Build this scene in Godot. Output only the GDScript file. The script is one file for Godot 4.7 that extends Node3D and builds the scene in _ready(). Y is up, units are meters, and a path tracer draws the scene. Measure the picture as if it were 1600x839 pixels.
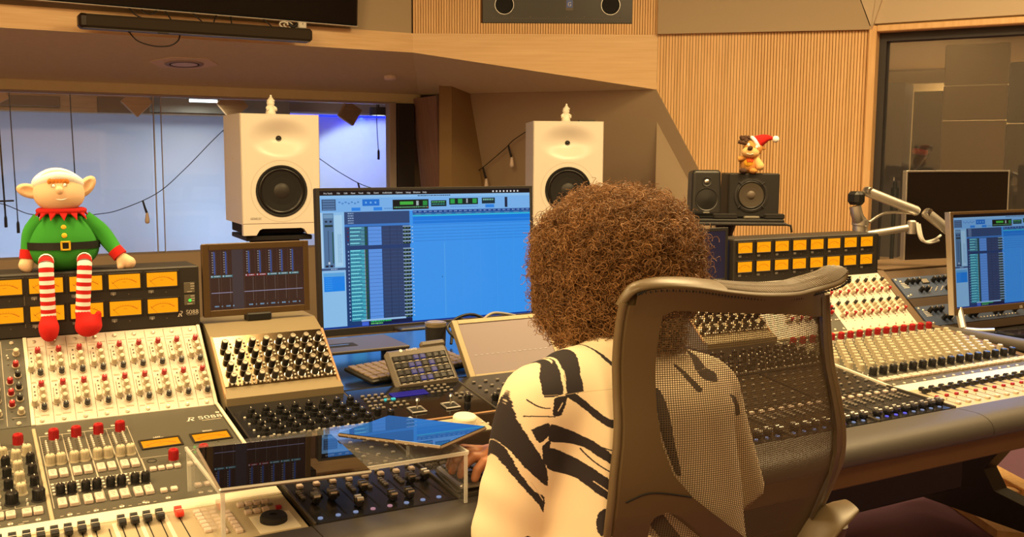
extends Node3D
# A recording control room, built in metres: x runs along the mixing consoles, y is up, -z looks towards the front window.
var M := {}
var taken := {}
var mesh_store := {}
var rng := RandomNumberGenerator.new()

# ------------------------------------------------------------------ mesh building
class Mb:
	var v := PackedVector3Array()
	var n := PackedVector3Array()
	var uv := PackedVector2Array()
	var ix := PackedInt32Array()
	func vert(p: Vector3, m: Vector3, t := Vector2.ZERO) -> int:
		v.append(p); n.append(m); uv.append(t)
		return v.size() - 1
	func face(a: int, b: int, c: int) -> void:      # counter-clockwise seen from outside
		ix.append(a); ix.append(c); ix.append(b)
	func tri(a: Vector3, b: Vector3, c: Vector3) -> void:
		var m := (b - a).cross(c - a).normalized()
		face(vert(a, m), vert(b, m), vert(c, m))
	func quad(a: Vector3, b: Vector3, c: Vector3, d: Vector3) -> void:
		var m := (c - a).cross(d - b).normalized()
		var i := vert(a, m, Vector2(0, 1))
		vert(b, m, Vector2(1, 1)); vert(c, m, Vector2(1, 0)); vert(d, m, Vector2(0, 0))
		face(i, i + 1, i + 2); face(i, i + 2, i + 3)
	# a box with chamfered edges, centred on xf
	func box(xf: Transform3D, s: Vector3, bv := 0.0) -> Mb:
		var h := s * 0.5
		bv = minf(bv, 0.45 * minf(s.x, minf(s.y, s.z)))
		var k := h - Vector3.ONE * bv
		for ax in 3:
			var p := (ax + 1) % 3
			var q := (ax + 2) % 3
			for sg in [-1.0, 1.0]:
				var pts := []
				for c in [[-1.0, -1.0], [1.0, -1.0], [1.0, 1.0], [-1.0, 1.0]]:
					var w := Vector3.ZERO
					w[ax] = sg * h[ax]; w[p] = c[0] * k[p]; w[q] = c[1] * k[q]
					pts.append(xf * w)
				if sg > 0: quad(pts[0], pts[1], pts[2], pts[3])
				else: quad(pts[3], pts[2], pts[1], pts[0])
		if bv <= 0.0:
			return self
		for ax in 3:
			var p := (ax + 1) % 3
			var q := (ax + 2) % 3
			for sp in [-1.0, 1.0]:
				for sq in [-1.0, 1.0]:
					var a := Vector3.ZERO
					a[p] = sp * h[p]; a[q] = sq * k[q]; a[ax] = -k[ax]
					var b := a; b[ax] = k[ax]
					var c := Vector3.ZERO
					c[p] = sp * k[p]; c[q] = sq * h[q]; c[ax] = k[ax]
					var d := c; d[ax] = -k[ax]
					if sp * sq > 0: quad(xf * d, xf * c, xf * b, xf * a)
					else: quad(xf * a, xf * b, xf * c, xf * d)
		for sx in [-1.0, 1.0]:
			for sy in [-1.0, 1.0]:
				for sz in [-1.0, 1.0]:
					var a := xf * Vector3(sx * h.x, sy * k.y, sz * k.z)
					var b := xf * Vector3(sx * k.x, sy * h.y, sz * k.z)
					var c := xf * Vector3(sx * k.x, sy * k.y, sz * h.z)
					if sx * sy * sz > 0: tri(a, b, c)
					else: tri(a, c, b)
		return self
	# profile of [radius, height] turned about the y axis of xf
	func lathe(xf: Transform3D, prof: Array, seg := 16, smooth := false) -> Mb:
		var m := prof.size()
		var nn := []
		for i in m - 1:
			var dr: float = prof[i + 1][0] - prof[i][0]
			var dy: float = prof[i + 1][1] - prof[i][1]
			nn.append(Vector2(dy, -dr).normalized())
		for i in m - 1:
			var n0: Vector2 = nn[i]
			var n1: Vector2 = nn[i]
			if smooth:
				if i > 0: n0 = (nn[i] + nn[i - 1]).normalized()
				if i < m - 2: n1 = (nn[i] + nn[i + 1]).normalized()
			var base := v.size()
			for j in seg + 1:
				var a := TAU * j / seg
				var c := cos(a)
				var s := -sin(a)
				var r0: float = prof[i][0]
				var r1: float = prof[i + 1][0]
				vert(xf * Vector3(c * r0, prof[i][1], s * r0), (xf.basis * Vector3(c * n0.x, n0.y, s * n0.x)).normalized(), Vector2(float(j) / seg, float(i) / m))
				vert(xf * Vector3(c * r1, prof[i + 1][1], s * r1), (xf.basis * Vector3(c * n1.x, n1.y, s * n1.x)).normalized(), Vector2(float(j) / seg, float(i + 1) / m))
			for j in seg:
				var b := base + j * 2
				if prof[i][0] > 1e-7: face(b, b + 2, b + 1)
				if prof[i + 1][0] > 1e-7: face(b + 1, b + 2, b + 3)
		return self
	func ball(xf: Transform3D, seg := 20) -> Mb:        # unit sphere under xf
		var inv := xf.basis.inverse().transposed()
		var rows := seg / 2
		var base := v.size()
		for i in rows + 1:
			var t := PI * i / rows
			for j in seg + 1:
				var a := TAU * j / seg
				var p := Vector3(sin(t) * cos(a), cos(t), -sin(t) * sin(a))
				vert(xf * p, (inv * p).normalized(), Vector2(float(j) / seg, float(i) / rows))
		for i in rows:
			for j in seg:
				var q := base + i * (seg + 1) + j
				if i > 0: face(q, q + seg + 1, q + 1)
				if i < rows - 1: face(q + 1, q + seg + 1, q + seg + 2)
		return self
	# round bar along a path; r a number or one radius per point
	func tube(path: Array, r, sides := 8, caps := true) -> Mb:
		var m := path.size()
		var up := Vector3.UP
		var t0: Vector3 = (path[1] - path[0]).normalized()
		if absf(t0.y) > 0.9: up = Vector3.RIGHT
		var sd := t0.cross(up).normalized()
		var base := v.size()
		for i in m:
			var t: Vector3 = ((path[mini(i + 1, m - 1)] as Vector3) - path[maxi(i - 1, 0)]).normalized()
			sd = (sd - t * sd.dot(t)).normalized()
			var o := sd.cross(t)
			var rr: float = r[i] if r is Array else r
			for j in sides + 1:
				var a := TAU * j / sides
				var d := sd * cos(a) + o * sin(a)
				vert(path[i] + d * rr, d, Vector2(float(j) / sides, float(i) / (m - 1)))
		for i in m - 1:
			for j in sides:
				var q := base + i * (sides + 1) + j
				face(q, q + sides + 1, q + 1); face(q + 1, q + sides + 1, q + sides + 2)
		if caps:
			for e in [0, m - 1]:
				var rr: float = r[e] if r is Array else r
				if rr < 1e-5: continue
				var t: Vector3 = (path[1] - path[0]).normalized() * -1.0 if e == 0 else (path[m - 1] - path[m - 2]).normalized()
				var c := vert(path[e], t)
				for j in sides + 1:
					vert(v[base + e * (sides + 1) + j], t)
				for j in sides:
					if e == 0: face(c, c + 1 + j, c + 2 + j)
					else: face(c, c + 2 + j, c + 1 + j)
		return self
	# flat polygon in the xy plane of xf (any turning sense), pushed from z = 0 to z = -deep; holes joined with bridge cuts are not needed here
	func prism(pts: PackedVector2Array, xf: Transform3D, deep: float) -> Mb:
		if Geometry2D.is_polygon_clockwise(pts): pts.reverse()   # y-up view: Godot's clockwise test is y-down
		var tr := Geometry2D.triangulate_polygon(pts)
		var ar := 0.0
		for i in pts.size():
			ar += pts[i].cross(pts[(i + 1) % pts.size()])
		if ar < 0.0: pts.reverse(); tr = Geometry2D.triangulate_polygon(pts)
		var f := xf.basis.z.normalized()
		var a := v.size()
		for p in pts: vert(xf * Vector3(p.x, p.y, 0), f, p)
		var b := v.size()
		for p in pts: vert(xf * Vector3(p.x, p.y, -deep), -f, p)
		for i in range(0, tr.size(), 3):
			var i0 := tr[i]; var i1 := tr[i + 1]; var i2 := tr[i + 2]
			if (pts[i1] - pts[i0]).cross(pts[i2] - pts[i0]) < 0.0:
				var w := i1; i1 = i2; i2 = w
			face(a + i0, a + i1, a + i2); face(b + i0, b + i2, b + i1)
		for i in pts.size():
			var p := pts[i]
			var q := pts[(i + 1) % pts.size()]
			quad(xf * Vector3(p.x, p.y, -deep), xf * Vector3(q.x, q.y, -deep), xf * Vector3(q.x, q.y, 0), xf * Vector3(p.x, p.y, 0))
		return self
	# surface nets over a distance function, only where a coarse look says the skin may pass
	func skin(f: Callable, lo: Vector3, hi: Vector3, cell: float) -> Mb:
		var nx := int(ceil((hi.x - lo.x) / cell)) + 1
		var ny := int(ceil((hi.y - lo.y) / cell)) + 1
		var nz := int(ceil((hi.z - lo.z) / cell)) + 1
		var val := PackedFloat32Array(); val.resize(nx * ny * nz); val.fill(1.0)
		var blk := 4
		for bx in range(0, nx, blk):
			for by in range(0, ny, blk):
				for bz in range(0, nz, blk):
					var c := lo + Vector3(bx + blk * 0.5, by + blk * 0.5, bz + blk * 0.5) * cell
					var d: float = f.call(c)
					if d > cell * blk * 1.25: continue
					if d < -cell * blk * 1.25:
						for x in range(bx, mini(bx + blk, nx)):
							for y in range(by, mini(by + blk, ny)):
								for z in range(bz, mini(bz + blk, nz)):
									val[(x * ny + y) * nz + z] = -1.0
						continue
					for x in range(bx, mini(bx + blk, nx)):
						for y in range(by, mini(by + blk, ny)):
							for z in range(bz, mini(bz + blk, nz)):
								val[(x * ny + y) * nz + z] = f.call(lo + Vector3(x, y, z) * cell)
		var id := {}
		for x in nx - 1:
			for y in ny - 1:
				var row := (x * ny + y) * nz
				for z in nz - 1:
					var k := row + z
					var neg := 0
					var c8 := [val[k], val[k + 1], val[k + nz], val[k + nz + 1], val[k + ny * nz], val[k + ny * nz + 1], val[k + ny * nz + nz], val[k + ny * nz + nz + 1]]
					for q in c8:
						if q < 0.0: neg += 1
					if neg == 0 or neg == 8: continue
					var s := Vector3.ZERO
					var cnt := 0
					for e in [[0, 1], [2, 3], [4, 5], [6, 7], [0, 2], [1, 3], [4, 6], [5, 7], [0, 4], [1, 5], [2, 6], [3, 7]]:
						var a: float = c8[e[0]]
						var b: float = c8[e[1]]
						if (a < 0.0) == (b < 0.0): continue
						var t := a / (a - b)
						s += Vector3(e[0] >> 2, (e[0] >> 1) & 1, e[0] & 1).lerp(Vector3(e[1] >> 2, (e[1] >> 1) & 1, e[1] & 1), t)
						cnt += 1
					var p := lo + (Vector3(x, y, z) + s / cnt) * cell
					var h := cell * 0.5
					var g := Vector3(f.call(p + Vector3(h, 0, 0)) - f.call(p - Vector3(h, 0, 0)), f.call(p + Vector3(0, h, 0)) - f.call(p - Vector3(0, h, 0)), f.call(p + Vector3(0, 0, h)) - f.call(p - Vector3(0, 0, h)))
					id[k] = vert(p, g.normalized())
		for k in id:
			var x: int = k / (ny * nz)
			var y: int = (k / nz) % ny
			var z: int = k % nz
			if y > 0 and z > 0: _q(val[k], val[k + ny * nz], id, k, k - nz, k - nz - 1, k - 1)
			if x > 0 and z > 0: _q(val[k], val[k + nz], id, k, k - 1, k - ny * nz - 1, k - ny * nz)
			if x > 0 and y > 0: _q(val[k], val[k + 1], id, k, k - ny * nz, k - ny * nz - nz, k - nz)
		return self
	func _q(a: float, b: float, id: Dictionary, i: int, j: int, k: int, l: int) -> void:
		if (a < 0.0) == (b < 0.0) or not (id.has(j) and id.has(k) and id.has(l)): return
		if a < 0.0: face(id[i], id[j], id[k]); face(id[i], id[k], id[l])
		else: face(id[i], id[k], id[j]); face(id[i], id[l], id[k])
	func done() -> ArrayMesh:
		var arr := []
		arr.resize(Mesh.ARRAY_MAX)
		arr[Mesh.ARRAY_VERTEX] = v; arr[Mesh.ARRAY_NORMAL] = n; arr[Mesh.ARRAY_TEX_UV] = uv; arr[Mesh.ARRAY_INDEX] = ix
		var m := ArrayMesh.new()
		m.add_surface_from_arrays(Mesh.PRIMITIVE_TRIANGLES, arr)
		return m

func at(p: Vector3, b := Basis()) -> Transform3D: return Transform3D(b, p)
func V(x: float, y: float, z: float) -> Vector3: return Vector3(x, y, z)
func boxm(s: Vector3, bv := 0.0, c := Vector3.ZERO) -> ArrayMesh: return Mb.new().box(at(c), s, bv).done()
func roty(deg: float) -> Basis: return Basis(Vector3.UP, deg_to_rad(deg))
func rotx(deg: float) -> Basis: return Basis(Vector3.RIGHT, deg_to_rad(deg))
func rotz(deg: float) -> Basis: return Basis(Vector3.BACK, deg_to_rad(deg))
# distance to a capsule whose radius changes from one end to the other
static func cone(p: Vector3, a: Vector3, b: Vector3, ra: float, rb: float) -> float:
	var ab := b - a
	var t := clampf((p - a).dot(ab) / ab.length_squared(), 0.0, 1.0)
	return p.distance_to(a + ab * t) - lerpf(ra, rb, t)
static func egg(p: Vector3, c: Vector3, r: Vector3) -> float:
	var q := (p - c) / r
	var l := q.length()
	return (l - 1.0) * l / maxf((q / r).length(), 1e-6) if l > 1e-5 else -minf(r.x, minf(r.y, r.z))
static func smin(a: float, b: float, k: float) -> float:
	var h := clampf(0.5 + 0.5 * (b - a) / k, 0.0, 1.0)
	return lerpf(b, a, h) - k * h * (1.0 - h)
func arc(pts: Array, steps := 8) -> Array:     # a smooth path through points
	var out := []
	for i in pts.size() - 1:
		var p0: Vector3 = pts[maxi(i - 1, 0)]
		var p3: Vector3 = pts[mini(i + 2, pts.size() - 1)]
		for k in steps:
			out.append((pts[i] as Vector3).cubic_interpolate(pts[i + 1], p0, p3, float(k) / steps))
	out.append(pts[-1])
	return out

# ------------------------------------------------------------------ naming
func numbered(called: String, under: Node = null) -> String:
	var key := called + "/" + str(under.get_instance_id() if under else 0)
	var k: int = taken.get(key, 0)
	taken[key] = k + 1
	return called if k == 0 else "%s_%03d" % [called, k]
func tag(o: Node, label: String, category: String, group := "") -> void:
	o.set_meta("label", label); o.set_meta("category", category)
	if group: o.set_meta("group", group)
func thing(called: String, label: String, category: String, where := Vector3.ZERO, b := Basis(), group := "") -> Node3D:
	var o := Node3D.new()
	o.name = numbered(called)
	add_child(o, true)
	o.transform = Transform3D(b, where)
	tag(o, label, category, group)
	return o
func part(under: Node, called: String, mesh: Mesh, m: Material, xf := Transform3D()) -> MeshInstance3D:
	var o := MeshInstance3D.new()
	o.name = numbered(called, under)
	o.mesh = mesh
	o.material_override = m
	under.add_child(o, true)
	o.transform = xf
	return o
func struct(called: String, mesh: Mesh, m: Material, xf := Transform3D()) -> MeshInstance3D:
	var o := part(self, called, mesh, m, xf)
	o.set_meta("kind", "structure")
	o.set_meta("label", called.replace("_", " "))
	return o
func stuff(o: Node) -> Node:
	o.set_meta("kind", "stuff"); return o
func copy_of(o: Node3D, called: String, label: String, where: Vector3, b: Basis) -> Node3D:
	var c: Node3D = o.duplicate()
	c.name = numbered(called)
	add_child(c, true)
	c.transform = Transform3D(b, where)
	c.set_meta("label", label)
	return c
func lettering(under: Node, words: String, high: float, m: Material, xf: Transform3D, font := "Droid Sans", called := "lettering", deep := 0.0004) -> MeshInstance3D:
	var t := TextMesh.new()
	var f := SystemFont.new()
	f.font_names = PackedStringArray([font])
	t.font = f
	t.text = words
	t.font_size = 32
	t.pixel_size = high / 23.0      # capitals come out about «high» metres tall
	t.depth = deep
	t.curve_step = 3.0
	return part(under, called, t, m, xf)
# a shared mesh, made once
func once(key: String, make: Callable) -> Mesh:
	if not mesh_store.has(key): mesh_store[key] = make.call()
	return mesh_store[key]

# ------------------------------------------------------------------ materials
func mat(key: String, col: Color, rough := 0.6, metal := 0.0) -> StandardMaterial3D:
	if M.has(key): return M[key]
	var m := StandardMaterial3D.new()
	m.albedo_color = col; m.roughness = rough; m.metallic = metal
	m.resource_name = key
	M[key] = m
	return m
func rgb(r: int, g: int, b: int) -> Color: return Color8(r, g, b)
func glow(key: String, col: Color, power: float) -> StandardMaterial3D:
	var m := mat(key, Color(0.02, 0.02, 0.02), 0.4)
	m.emission_enabled = true; m.emission = col; m.emission_energy_multiplier = power
	return m
func noise_tex(freq: float, oct: int, a: Color, b: Color, sd: int, size := 256) -> NoiseTexture2D:
	var nz := FastNoiseLite.new()
	nz.seed = sd; nz.frequency = freq; nz.fractal_octaves = oct
	var t := NoiseTexture2D.new()
	t.width = size; t.height = size; t.seamless = true; t.noise = nz
	var g := Gradient.new()
	g.set_color(0, a); g.set_color(1, b)
	t.color_ramp = g
	return t
func grained(key: String, a: Color, b: Color, rough: float, scale: Vector3, sd: int, freq := 0.02, world := true) -> StandardMaterial3D:
	var m := mat(key, Color.WHITE, rough)
	m.albedo_texture = noise_tex(freq, 4, a, b, sd)
	m.uv1_triplanar = true; m.uv1_world_triplanar = world
	m.uv1_scale = scale
	return m
func bumpy(m: StandardMaterial3D, freq: float, high: float, sd: int) -> StandardMaterial3D:
	m.heightmap_enabled = true
	m.heightmap_texture = noise_tex(freq, 3, Color.BLACK, Color.WHITE, sd)
	m.heightmap_scale = high
	return m
func clear_pane(key: String, tint: Color, alpha: float) -> StandardMaterial3D:
	var m := mat(key, Color(tint.r, tint.g, tint.b, alpha), 0.03)
	m.transparency = BaseMaterial3D.TRANSPARENCY_ALPHA
	return m
func screen_mat(key: String, im: Image, power: float) -> StandardMaterial3D:
	var m := mat(key, Color(0.01, 0.01, 0.01), 0.25)
	m.emission_enabled = true
	m.emission = Color.WHITE
	m.emission_operator = BaseMaterial3D.EMISSION_OP_MULTIPLY
	m.emission_texture = ImageTexture.create_from_image(im)
	m.emission_energy_multiplier = power
	return m

func make_materials() -> void:
	mat("white_panel", rgb(212, 202, 188), 0.45)
	mat("cream", rgb(236, 228, 206), 0.5)
	mat("cream_fader", rgb(180, 166, 138), 0.55)
	mat("dark_panel", rgb(76, 74, 64), 0.5)
	mat("bridge_black", rgb(46, 42, 38), 0.5)
	mat("black", rgb(22, 21, 20), 0.5)
	mat("knob_black", rgb(26, 26, 28), 0.35)
	mat("gloss_black", rgb(14, 14, 16), 0.1)
	mat("knob_red", rgb(164, 20, 28), 0.35)
	mat("knob_cream", rgb(196, 186, 160), 0.35)
	mat("button_white", rgb(216, 198, 186), 0.5)
	mat("print_white", rgb(226, 220, 208), 0.6)
	mat("print_grey", rgb(120, 116, 110), 0.6)
	mat("slot_black", rgb(10, 10, 10), 0.8)
	mat("metal", rgb(205, 203, 198), 0.3, 1.0)
	mat("aluminium", rgb(198, 194, 186), 0.4, 0.9)
	mat("screw", rgb(216, 208, 188), 0.35, 0.6)
	mat("beige_metal", rgb(146, 132, 104), 0.45, 0.35)
	mat("surface_black", rgb(40, 40, 43), 0.2, 0.35)
	mat("surface_edge", rgb(64, 58, 50), 0.5)
	var leather := mat("armrest", rgb(74, 70, 66), 0.5)
	leather.uv1_triplanar = true; leather.uv1_scale = Vector3(30, 30, 30)
	bumpy(leather, 0.05, 0.02, 11)
	mat("plastic_dark", rgb(44, 42, 42), 0.45)
	mat("plastic_grey", rgb(92, 84, 74), 0.45)
	mat("speaker_white", rgb(236, 230, 218), 0.32)
	mat("speaker_black", rgb(40, 39, 38), 0.4)
	mat("cone_black", rgb(24, 23, 22), 0.45)
	mat("rubber", rgb(20, 20, 20), 0.7)
	mat("cable", rgb(24, 22, 22), 0.5)
	mat("cable_white", rgb(226, 222, 214), 0.5)
	grained("wood_fascia", rgb(218, 178, 126), rgb(236, 203, 155), 0.42, Vector3(0.5, 9, 0.5), 3)
	for i in 4:
		grained("wood_slat_%d" % i, rgb(214 + i * 4, 170 + i * 3, 112 + i * 3), rgb(234 + i * 3, 194 + i * 3, 138 + i * 3), 0.45, Vector3(9, 0.6, 9), 20 + i)
	grained("wood_jamb", rgb(150, 120, 112), rgb(176, 146, 134), 0.5, Vector3(7, 0.4, 7), 7)
	grained("wood_brown", rgb(138, 100, 56), rgb(168, 126, 76), 0.5, Vector3(0.6, 6, 6), 9)
	mat("slat_back", rgb(120, 82, 44), 0.8)
	var fab := grained("fabric_taupe", rgb(172, 154, 128), rgb(184, 166, 139), 0.95, Vector3(14, 14, 14), 5, 0.2)
	bumpy(fab, 0.3, 0.02, 6)
	var fab2 := grained("fabric_sand", rgb(196, 178, 152), rgb(208, 190, 164), 0.95, Vector3(14, 14, 14), 8, 0.2)
	bumpy(fab2, 0.3, 0.02, 6)
	grained("soffit", rgb(232, 226, 180), rgb(238, 232, 188), 0.8, Vector3(3, 3, 3), 12)
	mat("paint_grey", rgb(176, 166, 158), 0.6)
	mat("paint_dark", rgb(48, 44, 46), 0.6)
	mat("paint_white", rgb(220, 220, 224), 0.85)
	mat("ceiling_paint", rgb(110, 98, 86), 0.9)
	var carpet := grained("carpet", rgb(132, 96, 124), rgb(160, 120, 148), 1.0, Vector3(18, 18, 18), 14, 0.25)
	bumpy(carpet, 0.4, 0.3, 15)
	clear_pane("pane", Color(0.85, 0.9, 0.92), 0.02)
	clear_pane("acrylic", Color(0.95, 0.97, 0.97), 0.03)
	clear_pane("acrylic_edge", Color(0.95, 0.96, 0.94), 0.45)

# ------------------------------------------------------------------ the camera and the light
func stage() -> void:
	var cam := Camera3D.new()
	cam.name = "camera"
	add_child(cam)
	cam.fov = 2.0 * rad_to_deg(atan(419.5 / 1540.7))
	cam.position = V(0, 1.30, 0)
	cam.rotation_order = EULER_ORDER_YXZ
	cam.rotation = Vector3(deg_to_rad(-6.601), deg_to_rad(-29.339), deg_to_rad(0.359))
	cam.near = 0.05; cam.far = 60.0
	var we := WorldEnvironment.new()
	we.name = "surroundings"
	var env := Environment.new()
	env.background_mode = Environment.BG_COLOR
	env.background_color = Color(0, 0, 0)
	env.tonemap_mode = Environment.TONE_MAPPER_LINEAR
	env.tonemap_exposure = 0.80
	env.sdfgi_enabled = true; env.ssao_enabled = true; env.ssil_enabled = true
	we.environment = env
	add_child(we)
	# warm ceiling fittings of the control room: x, z, power
	for l in [[0.78, -2.15, 3.6, "above the left raised module", 0.44], [2.75, -0.9, 4.5, "above the right console", 0.7], [0.2, 0.6, 4.6, "above the open floor behind the person", 0.7], [3.7, -1.6, 4.0, "above the desk wing", 0.7], [2.3, -1.95, 9.0, "above the pedestal shelf", 0.7], [-0.4, -2.45, 5.0, "in front of the television", 0.7], [-1.5, -1.2, 11.0, "above the left end of the consoles", 1.4], [-1.9, 0.8, 9.0, "in the far left rear corner", 1.4]]:
		ceiling_light(l[0], l[1], l[2], l[3], l[4])

func area(size: Vector2, power: float, col: Color, where: Vector3, towards: Vector3, called := "lamp_light") -> void:
	var l := AreaLight3D.new()
	l.name = numbered(called)
	add_child(l)
	l.area_size = size
	l.light_energy = power
	l.light_color = col
	l.shadow_enabled = true
	l.area_range = 20.0
	l.position = where
	l.look_at(where + towards, Vector3.RIGHT if absf(towards.normalized().y) > 0.9 else Vector3.UP)

const WARM := Color(1.0, 0.85, 0.60)
const TOP := 3.0

func ceiling_light(x: float, z: float, power: float, spot: String, wide: float) -> void:
	var o := thing("ceiling_light", "square warm light panel in the control room ceiling " + spot, "ceiling light", V(x, TOP, z), Basis(), "ceiling lights of the control room")
	part(o, "frame", boxm(V(wide + 0.06, 0.03, wide + 0.06), 0.004, V(0, -0.015, 0)), mat("aluminium", Color.WHITE))
	part(o, "diffuser", boxm(V(wide, 0.006, wide), 0.0, V(0, -0.032, 0)), glow("lamp_face", WARM, 2.0) if wide < 1.0 else glow("lamp_face_wide", WARM, 0.6))
	area(Vector2(wide, wide), power, WARM, V(x, TOP - 0.045, z), Vector3.DOWN)

# ------------------------------------------------------------------ the room
const FOLD := Vector3(2.2223, 0, -5.0801)      # where the front fascia turns
const CORN := Vector3(3.3866, 0, -4.4125)      # where the slatted wall begins
const WINC := Vector3(4.2026, 0, -3.6674)      # where the right window begins
const SILL := 0.55

func wallbox(a: Vector3, b: Vector3, y0: float, y1: float, thick: float, bv := 0.0) -> ArrayMesh:    # a wall from a to b, thick on the far side
	a.y = 0; b.y = 0
	var d := b - a
	var e := d.normalized()
	var nrm := Vector3(-e.z, 0, e.x)           # towards the room
	return Mb.new().box(Transform3D(Basis(e, Vector3.UP, nrm), (a + b) * 0.5 + V(0, (y0 + y1) * 0.5, 0) - nrm * thick * 0.5), V(d.length(), y1 - y0, thick), bv).done()

func poly3(pts: Array, thick: float, inward: Vector3) -> ArrayMesh:       # a thick panel on any plane; pts lie on its front
	var o: Vector3 = pts[0]
	var e := ((pts[1] as Vector3) - o).normalized()
	var nn := e.cross((pts[2] as Vector3) - o).normalized()
	if nn.dot(inward) < 0: nn = -nn
	var f := nn.cross(e)
	var flat := PackedVector2Array()
	for p in pts: flat.append(Vector2((p - o).dot(e), (p - o).dot(f)))
	return Mb.new().prism(flat, Transform3D(Basis(e, f, nn), o), thick).done()

func room() -> void:
	var taupe := mat("fabric_taupe", Color.WHITE)
	var sand := mat("fabric_sand", Color.WHITE)
	struct("floor", boxm(V(16, 0.1, 18), 0, V(2, -0.05, -4)), mat("carpet", Color.WHITE))
	struct("ceiling", boxm(V(16, 0.1, 9.6), 0, V(2, TOP + 0.05, -1.8)), mat("ceiling_paint", Color.WHITE))
	struct("wall_back", wallbox(V(7, 0, 2.6), V(-2.6, 0, 2.6), 0, TOP, 0.15), sand)
	struct("wall_left", wallbox(V(-2.4, 0, 2.6), V(-2.4, 0, -6.6), 0, TOP, 0.15), sand)
	var e1 := (CORN - FOLD).normalized()
	var e2 := (WINC - CORN).normalized()
	var e3 := Vector3(cos(deg_to_rad(61.6)), 0, sin(deg_to_rad(61.6)))
	var n1 := Vector3(-e1.z, 0, e1.x)
	var n2 := Vector3(-e2.z, 0, e2.x)
	var n3 := Vector3(-e3.z, 0, e3.x)
	# fascia over the front window: a straight length and an angled length whose lower edge falls away
	var wf := mat("wood_fascia", Color.WHITE)
	var fx := -2.4
	struct("trim_1", poly3([V(fx, 1.8525, -5.0801), V(FOLD.x, 1.8525, FOLD.z), V(FOLD.x, 1.956, FOLD.z), V(fx, 1.956, -5.0801)], 0.05, Vector3.BACK), wf)
	struct("trim_2", poly3([V(FOLD.x, 1.8525, FOLD.z), V(CORN.x, 1.659, CORN.z), V(CORN.x, 1.956, CORN.z), V(FOLD.x, 1.956, FOLD.z)], 0.05, n1), wf)
	# wall above the straight fascia, fabric; above the angled one, slats round a flush loudspeaker
	struct("wall_front", wallbox(V(fx, 0, -5.095), V(FOLD.x, 0, -5.095), 1.956, TOP, 0.12), taupe)
	slatted("wall_slats", FOLD - n1 * 0.012, e1, n1, 0.0, 1.342, [[0.0, 1.956], [1.342, 1.956]], TOP, 94, [0.378, 1.204, 2.013, 2.44])
	# the soffit: underside of the fascia back to the window head, folding down towards the right
	var so := mat("soffit", Color.WHITE)
	var g1 := V(2.935, 1.70, -6.143)
	struct("ceiling_soffit", poly3([V(fx, 1.8525, -5.08), V(FOLD.x, 1.8525, FOLD.z), V(2.93, 1.72, -6.6), V(fx, 1.72, -6.6)], 0.04, Vector3.DOWN), so)
	struct("ceiling_soffit", poly3([V(FOLD.x, 1.8525, FOLD.z), V(CORN.x, 1.659, CORN.z), g1 + V(0.03, 0.0, 0.0)], 0.04, Vector3.DOWN), so)
	struct("ceiling_soffit", poly3([V(FOLD.x, 1.8525, FOLD.z), g1 + V(0.03, 0.0, 0.0), V(2.93, 1.72, -6.6)], 0.04, Vector3.DOWN), so)
	struct("trim_3", boxm(V(5.4, 0.09, 0.12), 0.004, V(0.24, 1.695, -6.64)), so)
	# fabric wall that leans out beside the front window
	var gn := V(0.927, 0.295, -0.233).normalized()
	var on_grey := func(x: float, y: float) -> Vector3: return V(x, y, g1.z - (gn.x * (x - g1.x) + gn.y * (y - g1.y)) / gn.z)
	var c2 := V(3.383, 1.659, -4.414)
	var d1 := V(3.559, 1.234, -4.255)
	var low := d1 + (d1 - c2) / (c2.y - d1.y) * (d1.y - 0.75)
	var w0: Vector3 = on_grey.call(2.943, 1.703)
	var w1: Vector3 = on_grey.call(3.115, 0.87)
	struct("wall_corner", poly3([c2, w0, w1, on_grey.call(3.14, 0.75), low], 0.05, -gn), taupe)
	# slatted wall between that lean and the right window, with its slanted left edge
	var s_of := func(p: Vector3) -> float: return (p - CORN).dot(e2)
	var s_low: float = s_of.call(low)
	slatted("wall_slats", CORN - n2 * 0.012, e2, n2, 0.0, 1.105, [[0.0, 1.659], [s_low, 0.75], [1.105, 0.75]], 1.956, 70, [])
	struct("wall_right", wallbox(CORN - n2 * 0.06, WINC - n2 * 0.06, 0, TOP, 0.1), taupe)
	struct("wall_corner", wallbox(low - e2 * 0.6, low, 0, 0.75, 0.05), taupe)
	# padded fabric panels above the slats, folded where they meet the window corner
	var k := n2 * 0.03
	struct("wall_panel", poly3([CORN + k + V(0, 1.956, 0), WINC + k - e2 * 0.005 + V(0, 1.956, 0), WINC + k - e2 * 0.26 + V(0, 2.6, 0), CORN + k + V(0, 2.6, 0)], 0.04, n2), taupe)
	var tip := WINC + V(0, 1.956, 0) + n2 * 0.035
	struct("wall_panel", poly3([tip, WINC + V(0.02, 2.6, 0.05) + n2 * 0.03, WINC - e2 * 0.26 + V(0, 2.6, 0) + n2 * 0.03], 0.04, n2), sand)
	struct("wall_panel", poly3([tip + n3 * 0.01, WINC + e3 * 0.2 + V(0, 2.6, 0) + n3 * 0.03, WINC + V(0.02, 2.6, 0.05) + n2 * 0.03], 0.04, n3), sand)
	struct("wall_panel", poly3([WINC + e3 * 0.01 + n3 * 0.02 + V(0, 1.985, 0), WINC + e3 * 4.0 + n3 * 0.02 + V(0, 1.985, 0), WINC + e3 * 4.0 + n3 * 0.02 + V(0, 2.6, 0), WINC + e3 * 0.2 + n3 * 0.02 + V(0, 2.6, 0)], 0.05, n3), sand)
	struct("wall_right", wallbox(WINC, WINC + e3 * 5.6, 1.98, TOP, 0.14), taupe)
	struct("wall_right", wallbox(WINC, WINC + e3 * 5.6, 0, SILL, 0.14), taupe)
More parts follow.
